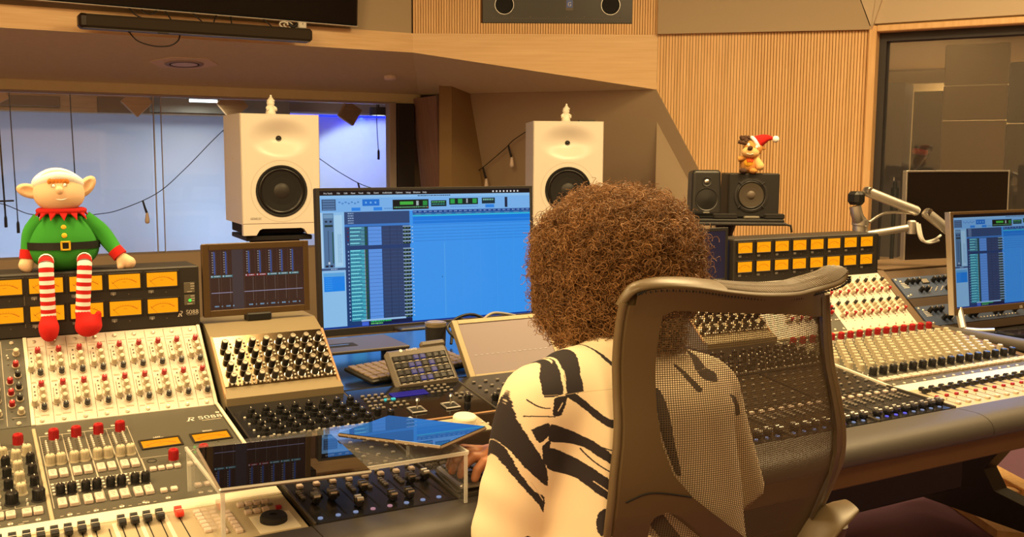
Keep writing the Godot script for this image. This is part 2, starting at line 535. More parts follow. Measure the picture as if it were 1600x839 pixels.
	struct("wall_right", wallbox(WINC + e3 * 2.4, WINC + e3 * 5.6, SILL, 1.98, 0.14), taupe)
	struct("wall_right", wallbox(WINC + e3 * 5.4, V(7, 0, 2.6), 0, TOP, 0.14), taupe)
	# right window: bright wooden frame, dark reveal, dark inner frame, pane
	var w := struct("window_2", wallbox(WINC + n3 * 0.03 - e3 * 0.005, WINC + n3 * 0.03 + e3 * 0.034, SILL, 1.975, 0.15, 0.004), mat("wood_slat_2", Color.WHITE))
	part(w, "head_frame", wallbox(WINC + n3 * 0.03 + e3 * 0.034, WINC + n3 * 0.03 + e3 * 2.4, 1.943, 1.975, 0.15, 0.004), mat("wood_slat_2", Color.WHITE))
	part(w, "sill_board", wallbox(WINC + n3 * 0.03 + e3 * 0.034, WINC + n3 * 0.03 + e3 * 2.4, SILL - 0.03, SILL, 0.15, 0.004), mat("wood_slat_2", Color.WHITE))
	part(w, "inner_frame", wallbox(WINC - n3 * 0.05 + e3 * 0.034, WINC - n3 * 0.05 + e3 * 0.07, SILL, 1.943, 0.09), mat("paint_dark", Color.WHITE))
	part(w, "inner_frame", wallbox(WINC - n3 * 0.05 + e3 * 0.07, WINC - n3 * 0.05 + e3 * 2.4, 1.9, 1.943, 0.09), mat("paint_dark", Color.WHITE))
	part(w, "pane", wallbox(WINC - n3 * 0.09 + e3 * 0.07, WINC - n3 * 0.09 + e3 * 2.38, SILL, 1.9, 0.01), mat("pane", Color.WHITE))
	# front window: pale head rail, panes with a pair of joint strips, grey frame, dark post, wooden jamb, grey trim
	var z := -6.6
	var f := struct("window_1", boxm(V(5.3, 0.012, 0.05), 0.002, V(0.1, 1.656, z)), mat("paint_grey", Color.WHITE))
	var pane := mat("pane", Color.WHITE)
	part(f, "pane", boxm(V(3.6, 1.0, 0.012), 0, V(-0.71, 1.145, z)), pane)
	part(f, "pane", boxm(V(1.53, 1.0, 0.012), 0, V(1.915, 1.145, z)), pane)
	part(f, "joint_strip", boxm(V(0.007, 1.0, 0.016), 0.001, V(1.105, 1.15, z)), mat("aluminium", Color.WHITE))
	part(f, "joint_strip", boxm(V(0.005, 1.0, 0.016), 0.001, V(1.15, 1.15, z)), mat("aluminium", Color.WHITE))
	part(f, "side_frame", boxm(V(0.05, 1.02, 0.08), 0.003, V(2.715, 1.15, z)), mat("paint_grey", Color.WHITE))
	part(f, "post", boxm(V(0.13, 1.05, 0.14), 0.003, V(2.81, 1.13, z - 0.02)), mat("paint_dark", Color.WHITE))
	part(f, "jamb", poly3([V(2.878, 1.69, z), V(2.912, 1.70, -6.26), V(3.02, 0.6, -6.42), V(2.878, 0.6, z)], 0.03, V(-1, 0, 0.2)), mat("wood_jamb", Color.WHITE))
	part(f, "jamb_trim", poly3([V(2.905, 1.70, -6.255), w0 + V(0.002, 0, 0.01), w1 + V(0.002, 0, 0.01), V(3.03, 0.87, -6.43)], 0.02, V(-0.8, 0, 0.6)), mat("paint_grey", Color.WHITE))
	struct("wall_front", boxm(V(7.0, 0.66, 0.16), 0, V(0.9, 0.33, z)), taupe)
	# baseboards of the right corner
	struct("baseboard_right", wallbox(CORN - e2 * 0.4, WINC, 0, 0.09, 0.05), mat("wood_slat_1", Color.WHITE))
	struct("baseboard_right", wallbox(WINC + n3 * 0.04, WINC + e3 * 4 + n3 * 0.04, 0, 0.09, 0.03), mat("wood_slat_1", Color.WHITE))
	soffit_fittings()
	live_room(z)
	side_room(e3, n3)

# vertical battens along a wall; low is a line of [along, height] below which nothing stands, hole = [s0, s1, y0, y1]
func slatted(called: String, o: Vector3, e: Vector3, nrm: Vector3, s0: float, s1: float, low: Array, high: float, count: int, hole: Array) -> void:
	var back := [o + e * s1 + V(0, high, 0), o + e * s0 + V(0, high, 0)]
	for q in low: back.append(o + e * q[0] + V(0, q[1], 0))
	var wall := struct(called, poly3(back, 0.03, nrm), mat("slat_back", Color.WHITE))
	var step := (s1 - s0) / count
	var b := Basis(e, Vector3.UP, nrm)
	rng.seed = count
	for i in count:
		var s := s0 + (i + 0.5) * step
		var y0: float = low[-1][1]
		for q in low.size() - 1:
			if s >= low[q][0] and s <= low[q + 1][0] and low[q + 1][0] > low[q][0]:
				y0 = lerpf(low[q][1], low[q + 1][1], (s - low[q][0]) / (low[q + 1][0] - low[q][0]))
		var m := mat("wood_slat_%d" % rng.randi_range(0, 3), Color.WHITE)
		var yl := y0
		var yr := y0
		for q in low.size() - 1:
			if low[q + 1][0] > low[q][0] and s >= low[q][0] and s <= low[q + 1][0]:
				var g: float = (low[q + 1][1] - low[q][1]) / (low[q + 1][0] - low[q][0]) * step * 0.42
				yl -= g; yr += g
		var runs := [[y0, high]]
		if hole and s > hole[0] and s < hole[1]: runs = [[y0, hole[2]], [hole[3], high]]
		if absf(yl - yr) > 0.002 and not hole:
			var w2 := step * 0.42
			part(wall, "slat", Mb.new().prism(PackedVector2Array([Vector2(-w2, yl), Vector2(w2, yr), Vector2(w2, high), Vector2(-w2, high)]), Transform3D(), 0.012).done(), m, Transform3D(b, o + e * s + nrm * 0.012))
			continue
		for r in runs:
			part(wall, "slat", boxm(V(step * 0.84, r[1] - r[0], 0.012), 0.0015), m, Transform3D(b, o + e * s + V(0, (r[0] + r[1]) * 0.5, 0) + nrm * 0.006))

func soffit_fittings() -> void:
	var tilt := Basis(Vector3.RIGHT, -atan2(0.1325, 1.52))     # the soffit falls towards the window
	var d := thing("recessed_downlight", "round recessed downlight, switched off, in the soffit under the soundbar", "downlight", V(1.136, 1.7935, -5.75), tilt)
	part(d, "plate", Mb.new().lathe(at(V(0, -0.002, 0)), [[0.0, -0.002], [0.19, -0.002], [0.19, 0.002], [0, 0.002]], 6).done(), mat("soffit_patch", rgb(250, 240, 214), 0.8))
	part(d, "rim", Mb.new().lathe(at(V(0, -0.012, 0)), [[0.078, 0.012], [0.078, 0.002], [0.098, 0.0], [0.104, 0.004], [0.104, 0.012]], 40).done(), mat("paint_grey", Color.WHITE))
	part(d, "groove", Mb.new().lathe(at(V(0, -0.011, 0)), [[0.072, 0.006], [0.072, 0.0], [0.080, 0.0], [0.080, 0.006]], 40).done(), mat("slot_black", Color.WHITE))
	part(d, "reflector", Mb.new().lathe(at(V(0, 0, 0)), [[0.0, -0.010], [0.072, -0.010]], 32).done(), mat("downlight_face", rgb(250, 240, 226), 0.5))
	var s := thing("smoke_detector", "small round white smoke detector on the soffit near the window head", "smoke detector", V(2.41, 1.778, -5.868), tilt)
	part(s, "body", Mb.new().lathe(at(V(0, -0.018, 0)), [[0, 0], [0.028, 0.0], [0.038, 0.006], [0.038, 0.024]], 24).done(), mat("downlight_face", Color.WHITE))

func live_room(z: float) -> void:
	var white := mat("paint_white", Color.WHITE)
	struct("wall_live_far", boxm(V(11, 2.8, 0.15), 0, V(2.2, 1.4, -11.6)), white)
	struct("wall_live_left", boxm(V(0.15, 2.8, 5.2), 0, V(-3.2, 1.4, -9.1)), white)
	struct("wall_live_right", boxm(V(0.15, 2.8, 5.2), 0, V(6.6, 1.4, -9.1)), white)
	struct("wall_live_near", boxm(V(4.2, 2.8, 0.15), 0, V(4.95, 1.4, -6.9)), mat("fabric_taupe", Color.WHITE))
	struct("ceiling_live", boxm(V(11, 0.1, 5.2), 0, V(2.2, 2.85, -9.1)), mat("wood_brown", Color.WHITE))
	# the low timber bulkhead and its cross boards
	var b := struct("ceiling_bulkhead", boxm(V(6.3, 0.5, 0.3), 0.004, V(0.15, 1.95, -11.2)), mat("wood_brown", Color.WHITE))
	part(b, "board", boxm(V(2.6, 0.1, 0.05), 0.003, V(-0.35, 1.80, -11.02)), mat("wood_dark", rgb(92, 66, 38), 0.6))
	part(b, "board", boxm(V(0.5, 0.16, 0.08), 0.003, V(1.55, 1.78, -11.0)), mat("wood_dark", Color.WHITE))
	part(b, "board", boxm(V(1.6, 0.5, 0.05), 0.003, V(2.5, 1.97, -11.0)), mat("bulkhead_grey", rgb(120, 110, 90), 0.7))
	# hanging square baffles, turned on their corners
	for q in [[0.32, 1.83, -10.4, 0.22, 30.0, "square timber baffle hanging over the live room, beside the two left cables"], [1.62, 1.80, -10.6, 0.22, 45.0, "square timber baffle hanging behind the front window's joint strips"], [2.57, 1.80, -10.6, 0.24, 40.0, "square glassy baffle hanging under the lit tube lamp in the live room"], [3.72, 1.73, -10.2, 0.2, 58.0, "slanted timber baffle hanging in front of the blue lit wall"]]:
		var o := thing("hanging_baffle", q[5], "baffle", V(q[0], q[1], q[2]), Basis(), "baffles hanging in the live room")
		part(o, "board", boxm(V(q[3], q[3], 0.05), 0.006), mat("wood_brown", Color.WHITE), Transform3D(rotz(q[4]), Vector3.ZERO))
		part(o, "hanger", Mb.new().tube([V(0, 0.1, 0), V(0, 1.1, 0)], 0.004, 5).done(), mat("cable", Color.WHITE))
	# cables hanging from the live room ceiling
	for q in [[0.31, 0.75, 0.008, "thick dark cable hanging left of the plush elf"], [0.40, 0.7, 0.005, "thin dark cable hanging behind the plush elf's ear"], [0.86, 0.8, 0.005, "dark cable hanging behind the plush elf's hat"], [3.62, 1.32, 0.004, "short thin cable hanging in front of the blue lit wall"]]:
		var o := thing("hanging_cable", q[3], "cable", V(q[0], 2.8, -9.2), Basis())
		part(o, "cord", Mb.new().tube(arc([V(0, 0, 0), V(0.01, -0.7, 0.01), V(0.015, -1.2, 0), V(0.03, q[1] - 2.8, 0)], 6), q[2], 6).done(), mat("cable", Color.WHITE))
		part(o, "plug", Mb.new().lathe(at(V(0.03, q[1] - 2.88, 0)), [[0.0, 0], [0.012, 0], [0.012, 0.08], [0.006, 0.1]], 10).done(), mat("cable", Color.WHITE))
	# a microphone boom end at the left edge
	var mic := thing("microphone_boom", "black microphone on a thin boom at the left edge of the front window", "microphone", V(0.1, 0, -9.0))
	part(mic, "boom", Mb.new().tube([V(-0.6, 0.88, 0), V(0.3, 0.9, 0)], 0.008, 6).done(), mat("cable", Color.WHITE))
	part(mic, "capsule", Mb.new().tube([V(-0.1, 0.72, 0), V(0.12, 0.74, 0)], [0.035, 0.042], 12).done(), mat("rubber", Color.WHITE))
	part(mic, "stand", Mb.new().tube([V(-0.6, 0, 0), V(-0.6, 0.9, 0)], 0.012, 8).done(), mat("cable", Color.WHITE))
	# lamps: a lit tube, a can downlight, a blue strip, cool floor wash
	var t := thing("tube_lamp", "bright white tube lamp under the live room bulkhead, left of the white loudspeaker", "lamp", V(2.28, 1.83, -10.6))
	part(t, "housing", boxm(V(0.34, 0.03, 0.06), 0.004, V(0, 0.03, 0)), mat("paint_dark", Color.WHITE))
	part(t, "tube", Mb.new().tube([V(-0.15, 0, 0.02), V(0.13, 0, 0.02)], 0.016, 10).done(), glow("tube_glow", Color(0.9, 0.97, 1.0), 4.0))
	area(Vector2(0.3, 0.04), 1.5, Color(0.9, 0.97, 1.0), V(2.28, 1.80, -10.56), Vector3.DOWN)
	var c := thing("can_light", "dark can light with a bright face at the right end of the live room ceiling", "lamp", V(4.13, 1.72, -10.4))
	part(c, "can", Mb.new().lathe(at(V(0, 0, 0)), [[0.10, 0], [0.10, 0.09], [0, 0.09]], 24).done(), mat("paint_dark", Color.WHITE))
	part(c, "stem", Mb.new().tube([V(0, 0.08, 0), V(0, 1.1, 0)], 0.012, 8).done(), mat("paint_dark", Color.WHITE))
	part(c, "face", Mb.new().lathe(at(V(0, 0.004, 0)), [[0.0, 0], [0.092, 0.0], [0.092, 0.004]], 24).done(), glow("can_glow", Color(0.93, 1.0, 0.96), 5.0))
	var sp := SpotLight3D.new()
	sp.name = "can_light_beam"
	add_child(sp)
	sp.position = V(4.13, 1.70, -10.4)
	sp.look_at(V(4.6, 0.2, -11.6), Vector3.UP)
	sp.spot_angle = 52.0; sp.spot_angle_attenuation = 0.15
	sp.light_energy = 2.4; sp.light_color = Color(0.88, 1.0, 0.95); sp.shadow_enabled = true; sp.spot_range = 12.0; sp.light_size = 0.08
	var led := thing("led_strip", "blue light strip along the top of the live room's far wall", "light strip", V(4.35, 1.74, -11.42))
	part(led, "strip", boxm(V(2.3, 0.02, 0.02), 0.0), glow("led_blue", Color(0.05, 0.12, 1.0), 6.0))
	part(led, "shelf", boxm(V(2.4, 0.02, 0.22), 0.002, V(0, 0.025, 0.02)), mat("paint_white", Color.WHITE))
	area(Vector2(2.2, 0.03), 3.2, Color(0.03, 0.1, 1.0), V(4.35, 1.715, -11.44), V(0, -1, -0.25))
	for q in [[0.5, Color(0.62, 0.78, 0.95), 2.3], [2.6, Color(0.62, 0.79, 0.95), 2.2]]:
		var fl := thing("floor_wash_light", "cool blue wash light standing on the live room floor" if q[0] < 1 else "second cool blue wash light on the live room floor, nearer the right", "lamp", V(q[0], 0, -10.6))
		part(fl, "housing", boxm(V(0.7, 0.1, 0.12), 0.01, V(0, 0.05, 0)), mat("paint_dark", Color.WHITE))
		part(fl, "lens", boxm(V(0.64, 0.006, 0.09), 0.0, V(0, 0.104, 0)), glow("wash_glow", Color(0.4, 0.65, 1.0), 2.0))
		area(Vector2(0.64, 0.09), q[2], q[1], V(q[0], 0.12, -10.6), V(0, 1, -0.8))
	area(Vector2(1.6, 0.5), 4.0, Color(1.0, 0.82, 0.70), V(0.8, 2.75, -8.4), V(0, -1, -0.9))
	var ml := thing("ceiling_light", "wide warm light panel in the live room ceiling", "ceiling light", V(0.8, 2.8, -8.4))
	part(ml, "diffuser", boxm(V(1.6, 0.02, 0.5), 0.002), glow("lamp_face", WARM, 2.0))
	part(ml, "frame", boxm(V(1.66, 0.02, 0.56), 0.002, V(0, 0.012, 0)), mat("aluminium", Color.WHITE))

func side_room(e3: Vector3, n3: Vector3) -> void:
	var P := func(s: float, y: float, o: float) -> Vector3: return WINC + e3 * s - n3 * o + V(0, y, 0)
	var brown := mat("side_brown", rgb(150, 124, 84), 0.9)
	var tan := mat("side_tan", rgb(176, 150, 100), 0.9)
	var b := Basis(e3, Vector3.UP, n3)
	struct("wall_side_far", Mb.new().box(Transform3D(b, P.call(1.0, 1.4, 4.6)), V(9, 2.8, 0.1)).done(), brown)
	struct("wall_side_left", Mb.new().box(Transform3D(b, P.call(-2.6, 1.4, 2.2)), V(0.1, 2.8, 4.8)).done(), brown)
	struct("wall_side_right", Mb.new().box(Transform3D(b, P.call(5.0, 1.4, 2.4)), V(0.1, 2.8, 4.6)).done(), brown)
	struct("wall_side_near", Mb.new().box(Transform3D(b, P.call(-1.3, 1.4, 0.32)), V(2.5, 2.8, 0.1)).done(), brown)
	struct("ceiling_side", Mb.new().box(Transform3D(b, P.call(1.2, 2.15, 2.45)), V(8.0, 0.06, 4.5)).done(), tan)
	struct("trim_4", Mb.new().box(Transform3D(b, P.call(-0.28, 1.2, 2.2)), V(0.14, 1.25, 0.3)).done(), mat("side_grey", rgb(150, 146, 140), 0.8))
	struct("trim_5", Mb.new().box(Transform3D(b, P.call(-0.2, 1.88, 2.36)), V(0.4, 0.09, 0.03)).done(), tan)
	# acoustic panels on the far side
	for q in [[-0.10, 1.15, 2.34, 0.2, 1.25, "side_dark_tan", rgb(108, 84, 54), "tall dark tan acoustic panel seen through the right window"], [0.21, 1.955, 2.34, 0.42, 0.286, "side_tan", Color.WHITE, "upper sand coloured acoustic panel under the lit downlight"], [0.21, 1.686, 2.34, 0.42, 0.246, "side_tan", Color.WHITE, "middle sand coloured acoustic panel, second one down from the lit downlight"], [0.21, 1.16, 2.34, 0.42, 0.80, "side_tan", Color.WHITE, "lower sand coloured acoustic panel behind the switched-off monitor"], [0.615, 1.75, 2.34, 0.385, 0.42, "side_black", rgb(40, 36, 32), "black acoustic panel at the upper right of the right window"], [0.615, 1.2, 2.34, 0.385, 0.67, "side_brown2", rgb(92, 74, 52), "brown acoustic panel below the black one in the right window"]]:
		var o := thing("acoustic_panel", q[7], "acoustic panel", P.call(q[0], q[1], q[2]), b)
		part(o, "cloth", boxm(V(q[3], q[4], 0.05), 0.008), mat(q[5], q[6], 0.9))
	var lens := glow("side_glow", Color(1.0, 0.96, 0.84), 4.0)
	for q in [[-0.06, 2.115, 4.1, "lit round downlight in the ceiling beyond the right window", 3.6], [-0.62, 1.62, 3.2, "small bluish light low behind the right window's left edge", 3.0]]:
		var p: Vector3 = P.call(q[0], q[1], q[2])
		var o := thing("downlight", q[3], "downlight", p)
		part(o, "face", Mb.new().lathe(at(V(0, -0.012, 0)), [[0, 0], [0.075, 0.0], [0.08, 0.006]], 24).done(), lens)
		part(o, "rim", Mb.new().lathe(at(V(0, -0.01, 0)), [[0.08, 0], [0.095, 0.0], [0.095, 0.012]], 24).done(), mat("paint_grey", Color.WHITE))
		area(Vector2(0.13, 0.13), q[4], Color(1.0, 0.9, 0.7), p + V(0, -0.025, 0), Vector3.DOWN)
	# a microphone stand behind the glass
	var st := thing("microphone_stand", "chrome and black microphone stand standing behind the right window", "microphone stand", P.call(0.1, 0, 0.8))
	part(st, "pole", Mb.new().tube([V(0, 0, 0), V(0, 1.19, 0)], 0.011, 8).done(), mat("black", Color.WHITE))
	part(st, "boom", Mb.new().tube([V(-0.05, 1.18, 0), V(0.05, 1.25, 0), V(0.13, 1.33, 0.0)], 0.008, 8).done(), mat("metal", Color.WHITE))
	part(st, "clamp", Mb.new().lathe(Transform3D(rotx(90), V(0, 1.19, 0.02)), [[0, -0.02], [0.02, -0.02], [0.02, 0.02], [0, 0.02]], 14).done(), mat("metal", Color.WHITE))
	part(st, "microphone", Mb.new().tube([V(0.0, 1.335, 0), V(0.1, 1.325, 0)], 0.018, 10).done(), mat("mic_red", rgb(150, 60, 40), 0.5))
	for k in 3:
		part(st, "leg", Mb.new().tube([V(0, 0.12, 0), V(cos(k * TAU / 3) * 0.25, 0.012, sin(k * TAU / 3) * 0.25)], 0.008, 6).done(), mat("black", Color.WHITE))
	var st2 := thing("microphone_stand", "short black microphone stand in the lower left of the right window", "microphone stand", P.call(0.02, 0, 0.7))
	part(st2, "pole", Mb.new().tube([V(0, 0, 0), V(0, 1.16, 0)], 0.012, 8).done(), mat("black", Color.WHITE))
	part(st2, "clamp", boxm(V(0.06, 0.03, 0.03), 0.005, V(0, 1.17, 0)), mat("metal", Color.WHITE))
	part(st2, "knuckle", boxm(V(0.04, 0.14, 0.04), 0.008, V(0, 1.05, 0)), mat("black", Color.WHITE))

# ------------------------------------------------------------------ consoles
# panels of the consoles as [z, y] of their back and front edges
const BRIDGE := [[-2.144, 1.060], [-2.142, 0.934]]
const UPPER := [[-2.142, 0.934], [-1.982, 0.796]]
const MIDDLE := [[-1.982, 0.796], [-1.576, 0.749]]
const FADERS := [[-1.576, 0.749], [-1.394, 0.740]]

# local x runs along the console, y out of the panel, z down the panel; the origin is on the front edge at x = 0
func on_panel(s: Array) -> Transform3D:
	var u := V(0, s[0][1] - s[1][1], s[0][0] - s[1][0]).normalized()
	return Transform3D(Basis(Vector3.RIGHT, (-u).cross(Vector3.RIGHT), -u), V(0, s[1][1], s[1][0]))
func span(s: Array) -> float: return Vector2(s[0][0] - s[1][0], s[0][1] - s[1][1]).length()
func panel_slab(o: Node, called: String, s: Array, x0: float, x1: float, m: Material, deep := 0.02, v0 := 0.0, v1 := -1.0, lift := 0.0, bv := 0.001) -> MeshInstance3D:
	if v1 < 0: v1 = span(s)
	return part(o, called, boxm(V(x1 - x0, deep, v1 - v0), bv, V((x0 + x1) * 0.5, lift - deep * 0.5, -(v0 + v1) * 0.5)), m, on_panel(s))

func joined(list: Array) -> ArrayMesh:       # several [Mb, material] as the surfaces of one mesh
	var out := ArrayMesh.new()
	for q in list:
		var b: Mb = q[0]
		var arr := []
		arr.resize(Mesh.ARRAY_MAX)
		arr[Mesh.ARRAY_VERTEX] = b.v; arr[Mesh.ARRAY_NORMAL] = b.n; arr[Mesh.ARRAY_TEX_UV] = b.uv; arr[Mesh.ARRAY_INDEX] = b.ix
		out.add_surface_from_arrays(Mesh.PRIMITIVE_TRIANGLES, arr)
		out.surface_set_material(out.get_surface_count() - 1, q[1])
	return out

func knob_mesh(kind: String) -> Mesh:
	return once("knob_" + kind, func() -> Mesh:
		var w := Color.WHITE
		var I := Transform3D()
		match kind:
			"red", "black", "clear":      # small knobs of the steep channel modules
				var m := mat("knob_red" if kind == "red" else "knob_black" if kind == "black" else "knob_clear", rgb(196, 184, 160), 0.3)
				var cap := Mb.new().lathe(I, [[0.0054, 0.003], [0.0050, 0.0135], [0.0042, 0.0150], [0, 0.0152]], 14)
				var sk := Mb.new().lathe(I, [[0.0068, 0.0], [0.0066, 0.003], [0.0054, 0.0034]], 14)
				var dot := Mb.new().box(at(V(0, 0.0153, -0.0022)), V(0.001, 0.0004, 0.004))
				return joined([[cap, m], [sk, mat("knob_skirt", rgb(188, 176, 152), 0.25)], [dot, mat("print_white", w)]])
			"red_tall":
				var cap := Mb.new().lathe(I, [[0.0086, 0.002], [0.0082, 0.0185], [0.0074, 0.0205], [0.003, 0.021], [0.0026, 0.0222], [0, 0.0224]], 18)
				for k in 14:
					var a := TAU * k / 14
					cap.box(Transform3D(Basis(Vector3.UP, -a), V(cos(a) * 0.0083, 0.0098, sin(a) * 0.0083)), V(0.001, 0.0165, 0.0012))
				return joined([[cap, mat("knob_red", w)], [Mb.new().lathe(I, [[0.0102, 0], [0.0098, 0.0024], [0, 0.0024]], 18), mat("metal", w)]])
			"cream", "black_tall", "black_big":
				var r := 0.0078 if kind == "cream" else 0.0068 if kind == "black_tall" else 0.0095
				var h := 0.018 if kind != "black_big" else 0.021
				var cap := Mb.new().lathe(I, [[r, 0.002], [r * 0.94, h - 0.002], [r * 0.8, h], [0, h]], 18)
				for k in 12:
					var a := TAU * k / 12
					cap.box(Transform3D(Basis(Vector3.UP, -a), V(cos(a) * r * 0.96, h * 0.5, sin(a) * r * 0.96)), V(0.0008, h - 0.006, 0.0012))
				var line := Mb.new().box(at(V(0, h + 0.0002, -r * 0.45)), V(0.001, 0.0005, r * 0.8))
				var sk := Mb.new().lathe(I, [[r * 1.2, 0], [r * 1.12, 0.0024], [0, 0.0024]], 18)
				return joined([[cap, mat("knob_cream" if kind == "cream" else "knob_black", w)], [line, mat("black" if kind == "cream" else "print_white", w)], [sk, mat("knob_cream" if kind == "cream" else "plastic_dark", w)]])
			"encoder":     # ringed metal-topped encoder of the control surface
				var body := Mb.new().lathe(I, [[0.0072, 0.0], [0.0068, 0.0195], [0.0060, 0.0205]], 18)
				var top := Mb.new().lathe(I, [[0.0060, 0.0205], [0.0052, 0.0218], [0.0034, 0.0218], [0.0028, 0.0208], [0, 0.0208]], 18)
				var ring := Mb.new().lathe(I, [[0.0086, 0.0], [0.0086, 0.0010], [0.0072, 0.0012]], 18)
				return joined([[body, mat("knob_black", w)], [top, mat("cap_grey", rgb(150, 142, 128), 0.35, 0.6)], [ring, mat("metal", w)]])
			"screw":
				var hd := Mb.new().lathe(I, [[0.0042, 0], [0.0042, 0.0012], [0.0028, 0.0024], [0, 0.0026]], 12)
				return joined([[hd, mat("screw", w)], [Mb.new().box(at(V(0, 0.0026, 0)), V(0.0048, 0.0004, 0.0007)), mat("black", w)]])
			"led_pin":
				return joined([[Mb.new().lathe(I, [[0.0018, 0], [0.0016, 0.004], [0, 0.005]], 8), mat("print_white", w)]])
			"trim":
				return joined([[Mb.new().lathe(I, [[0.0016, 0], [0.0014, 0.0016], [0, 0.0017]], 8), mat("plastic_grey", w)]])
			"button":      # wide lettered push button
				var b := Mb.new().box(at(V(0, 0.0035, 0)), V(0.0128, 0.007, 0.026), 0.0012)
				var ln := Mb.new()
				for k in 3: ln.box(at(V(0, 0.0071, -0.006 + k * 0.006)), V([0.008, 0.006, 0.003][k], 0.0003, 0.0009))
				return joined([[b, mat("button_white", w)], [ln, mat("print_red", rgb(160, 90, 80), 0.6)]])
			"button_low":
				var b := Mb.new().box(at(V(0, 0.0035, 0)), V(0.0132, 0.007, 0.018), 0.0012)
				var ln := Mb.new()
				for k in 2: ln.box(at(V(0, 0.0071, -0.003 + k * 0.005)), V([0.009, 0.006][k], 0.0003, 0.0009))
				return joined([[b, mat("button_white", w)], [ln, mat("print_grey", w)]])
			"button_square":
				return joined([[Mb.new().box(at(V(0, 0.003, 0)), V(0.0105, 0.006, 0.0105), 0.0012), mat("button_white", w)]])
			"button_small":
				return joined([[Mb.new().box(at(V(0, 0.002, 0)), V(0.0075, 0.004, 0.0055), 0.0008), mat("plastic_mid", rgb(124, 118, 110), 0.4)]])
			"button_tiny":
				return joined([[Mb.new().box(at(V(0, 0.0015, 0)), V(0.0042, 0.003, 0.0042), 0.0006), mat("print_white", w)]])
			"button_red":
				return joined([[Mb.new().box(at(V(0, 0.003, 0)), V(0.009, 0.006, 0.007), 0.001), mat("knob_red", w)]])
			"fader_black", "fader_red":
				var m := mat("knob_black" if kind == "fader_black" else "fader_scarlet", rgb(214, 52, 34), 0.4)
				var b := Mb.new()
				for q in [[-0.0085, 0.0125], [0.0085, 0.0125]]: b.lathe(Transform3D(rotz(90), V(0, 0.0095, q[0])), [[0, -0.0058], [0.0055, -0.0052], [0.0055, 0.0052], [0, 0.0058]], 14)
				b.box(at(V(0, 0.007, 0)), V(0.0112, 0.011, 0.012), 0.002)
				return joined([[b, m], [Mb.new().box(at(V(0, 0.0128, 0)), V(0.0112, 0.0006, 0.0012)), mat("print_white", w)]])
			"fader_metal":
				var b := Mb.new().box(at(V(0, 0.006, 0)), V(0.0105, 0.010, 0.02), 0.002)
				var t := Mb.new().lathe(Transform3D(rotz(90), V(0, 0.0125, -0.0055)), [[0, -0.0058], [0.0046, -0.0054], [0.0046, 0.0054], [0, 0.0058]], 14)
				t.lathe(Transform3D(rotz(90), V(0, 0.0125, 0.0055)), [[0, -0.0058], [0.0046, -0.0054], [0.0046, 0.0054], [0, 0.0058]], 14)
				return joined([[b, mat("knob_black", w)], [t, mat("metal", w)]])
		return null)

func put_on(p: Node, called: String, kind: String, x: float, v: float, lift := 0.0, turn := 0.0) -> MeshInstance3D:
	return part(p, called, knob_mesh(kind), null, Transform3D(roty(turn), V(x, lift, -v)))
func printed(b: Mb, x0: float, v0: float, x1: float, v1: float, wide := 0.0008, h := 0.0003) -> void:    # a line of print from one spot of a panel to another
	var a := V(x0, h, -v0)
	var c := V(x1, h, -v1)
	var d := c - a
	if d.length() < 1e-5: return
	b.box(Transform3D(Basis(Vector3.UP, atan2(-d.z, d.x)), (a + c) * 0.5), V(d.length() + wide, 0.0004, wide))

func vu_face() -> StandardMaterial3D:
	if M.has("vu_face"): return M["vu_face"]
	var im := Image.create(128, 64, false, Image.FORMAT_RGBA8)
	im.fill(rgb(255, 160, 10))
	for k in 400:
		var a := lerpf(-0.75, 0.75, k / 400.0)
		for w in 2:
			var p := Vector2(64 + sin(a) * 72, 92 - cos(a) * (70 + w))
			if p.y > 1 and p.y < 63 and p.x > 2 and p.x < 126: im.set_pixel(int(p.x), int(p.y), rgb(190, 96, 8) if a < 0.35 else rgb(170, 40, 10))
	for k in 11:
		var a := lerpf(-0.7, 0.7, k / 10.0)
		for w in 9:
			var p := Vector2(64 + sin(a) * (72 + w), 92 - cos(a) * (72 + w))
			if p.y > 1 and p.y < 63 and p.x > 2 and p.x < 126: im.set_pixel(int(p.x), int(p.y), rgb(200, 105, 10))
	for k in 60:
		var p := Vector2(64 + sin(-0.72) * (20 + k), 92 - cos(-0.72) * (20 + k))
		if p.y > 1 and p.y < 63 and p.x > 1: im.set_pixel(int(p.x), int(p.y), rgb(120, 60, 8))
	im.fill_rect(Rect2i(56, 34, 14, 2), rgb(205, 112, 12))
	return screen_mat("vu_face", im, 1.3)

func vu_meter(p: Node, x0: float, v0: float, wide: float, high: float) -> void:
	var bx := Transform3D()
	var key := "vu_%d_%d" % [roundi(wide * 1000), roundi(high * 1000)]
	var mesh := once(key, func() -> Mesh:
		var fr := Mb.new()
		var t := 0.0035
		for q in [[-t * 0.5, high * 0.5, t, high + 2 * t], [wide + t * 0.5, high * 0.5, t, high + 2 * t], [wide * 0.5, -t * 0.5, wide, t], [wide * 0.5, high + t * 0.5, wide, t]]:
			fr.box(at(V(q[0], 0.0008, -q[1])), V(q[2], 0.0032, q[3]), 0.0008)
		var fc := Mb.new()
		fc.quad(V(0, 0, 0), V(wide, 0, 0), V(wide, 0, -high), V(0, 0, -high))
		return joined([[fr, mat("bezel", rgb(34, 26, 18), 0.5)], [fc, vu_face()]]))
	part(p, "vu_meter", mesh, null, at(V(x0, 0.0006, -v0)))

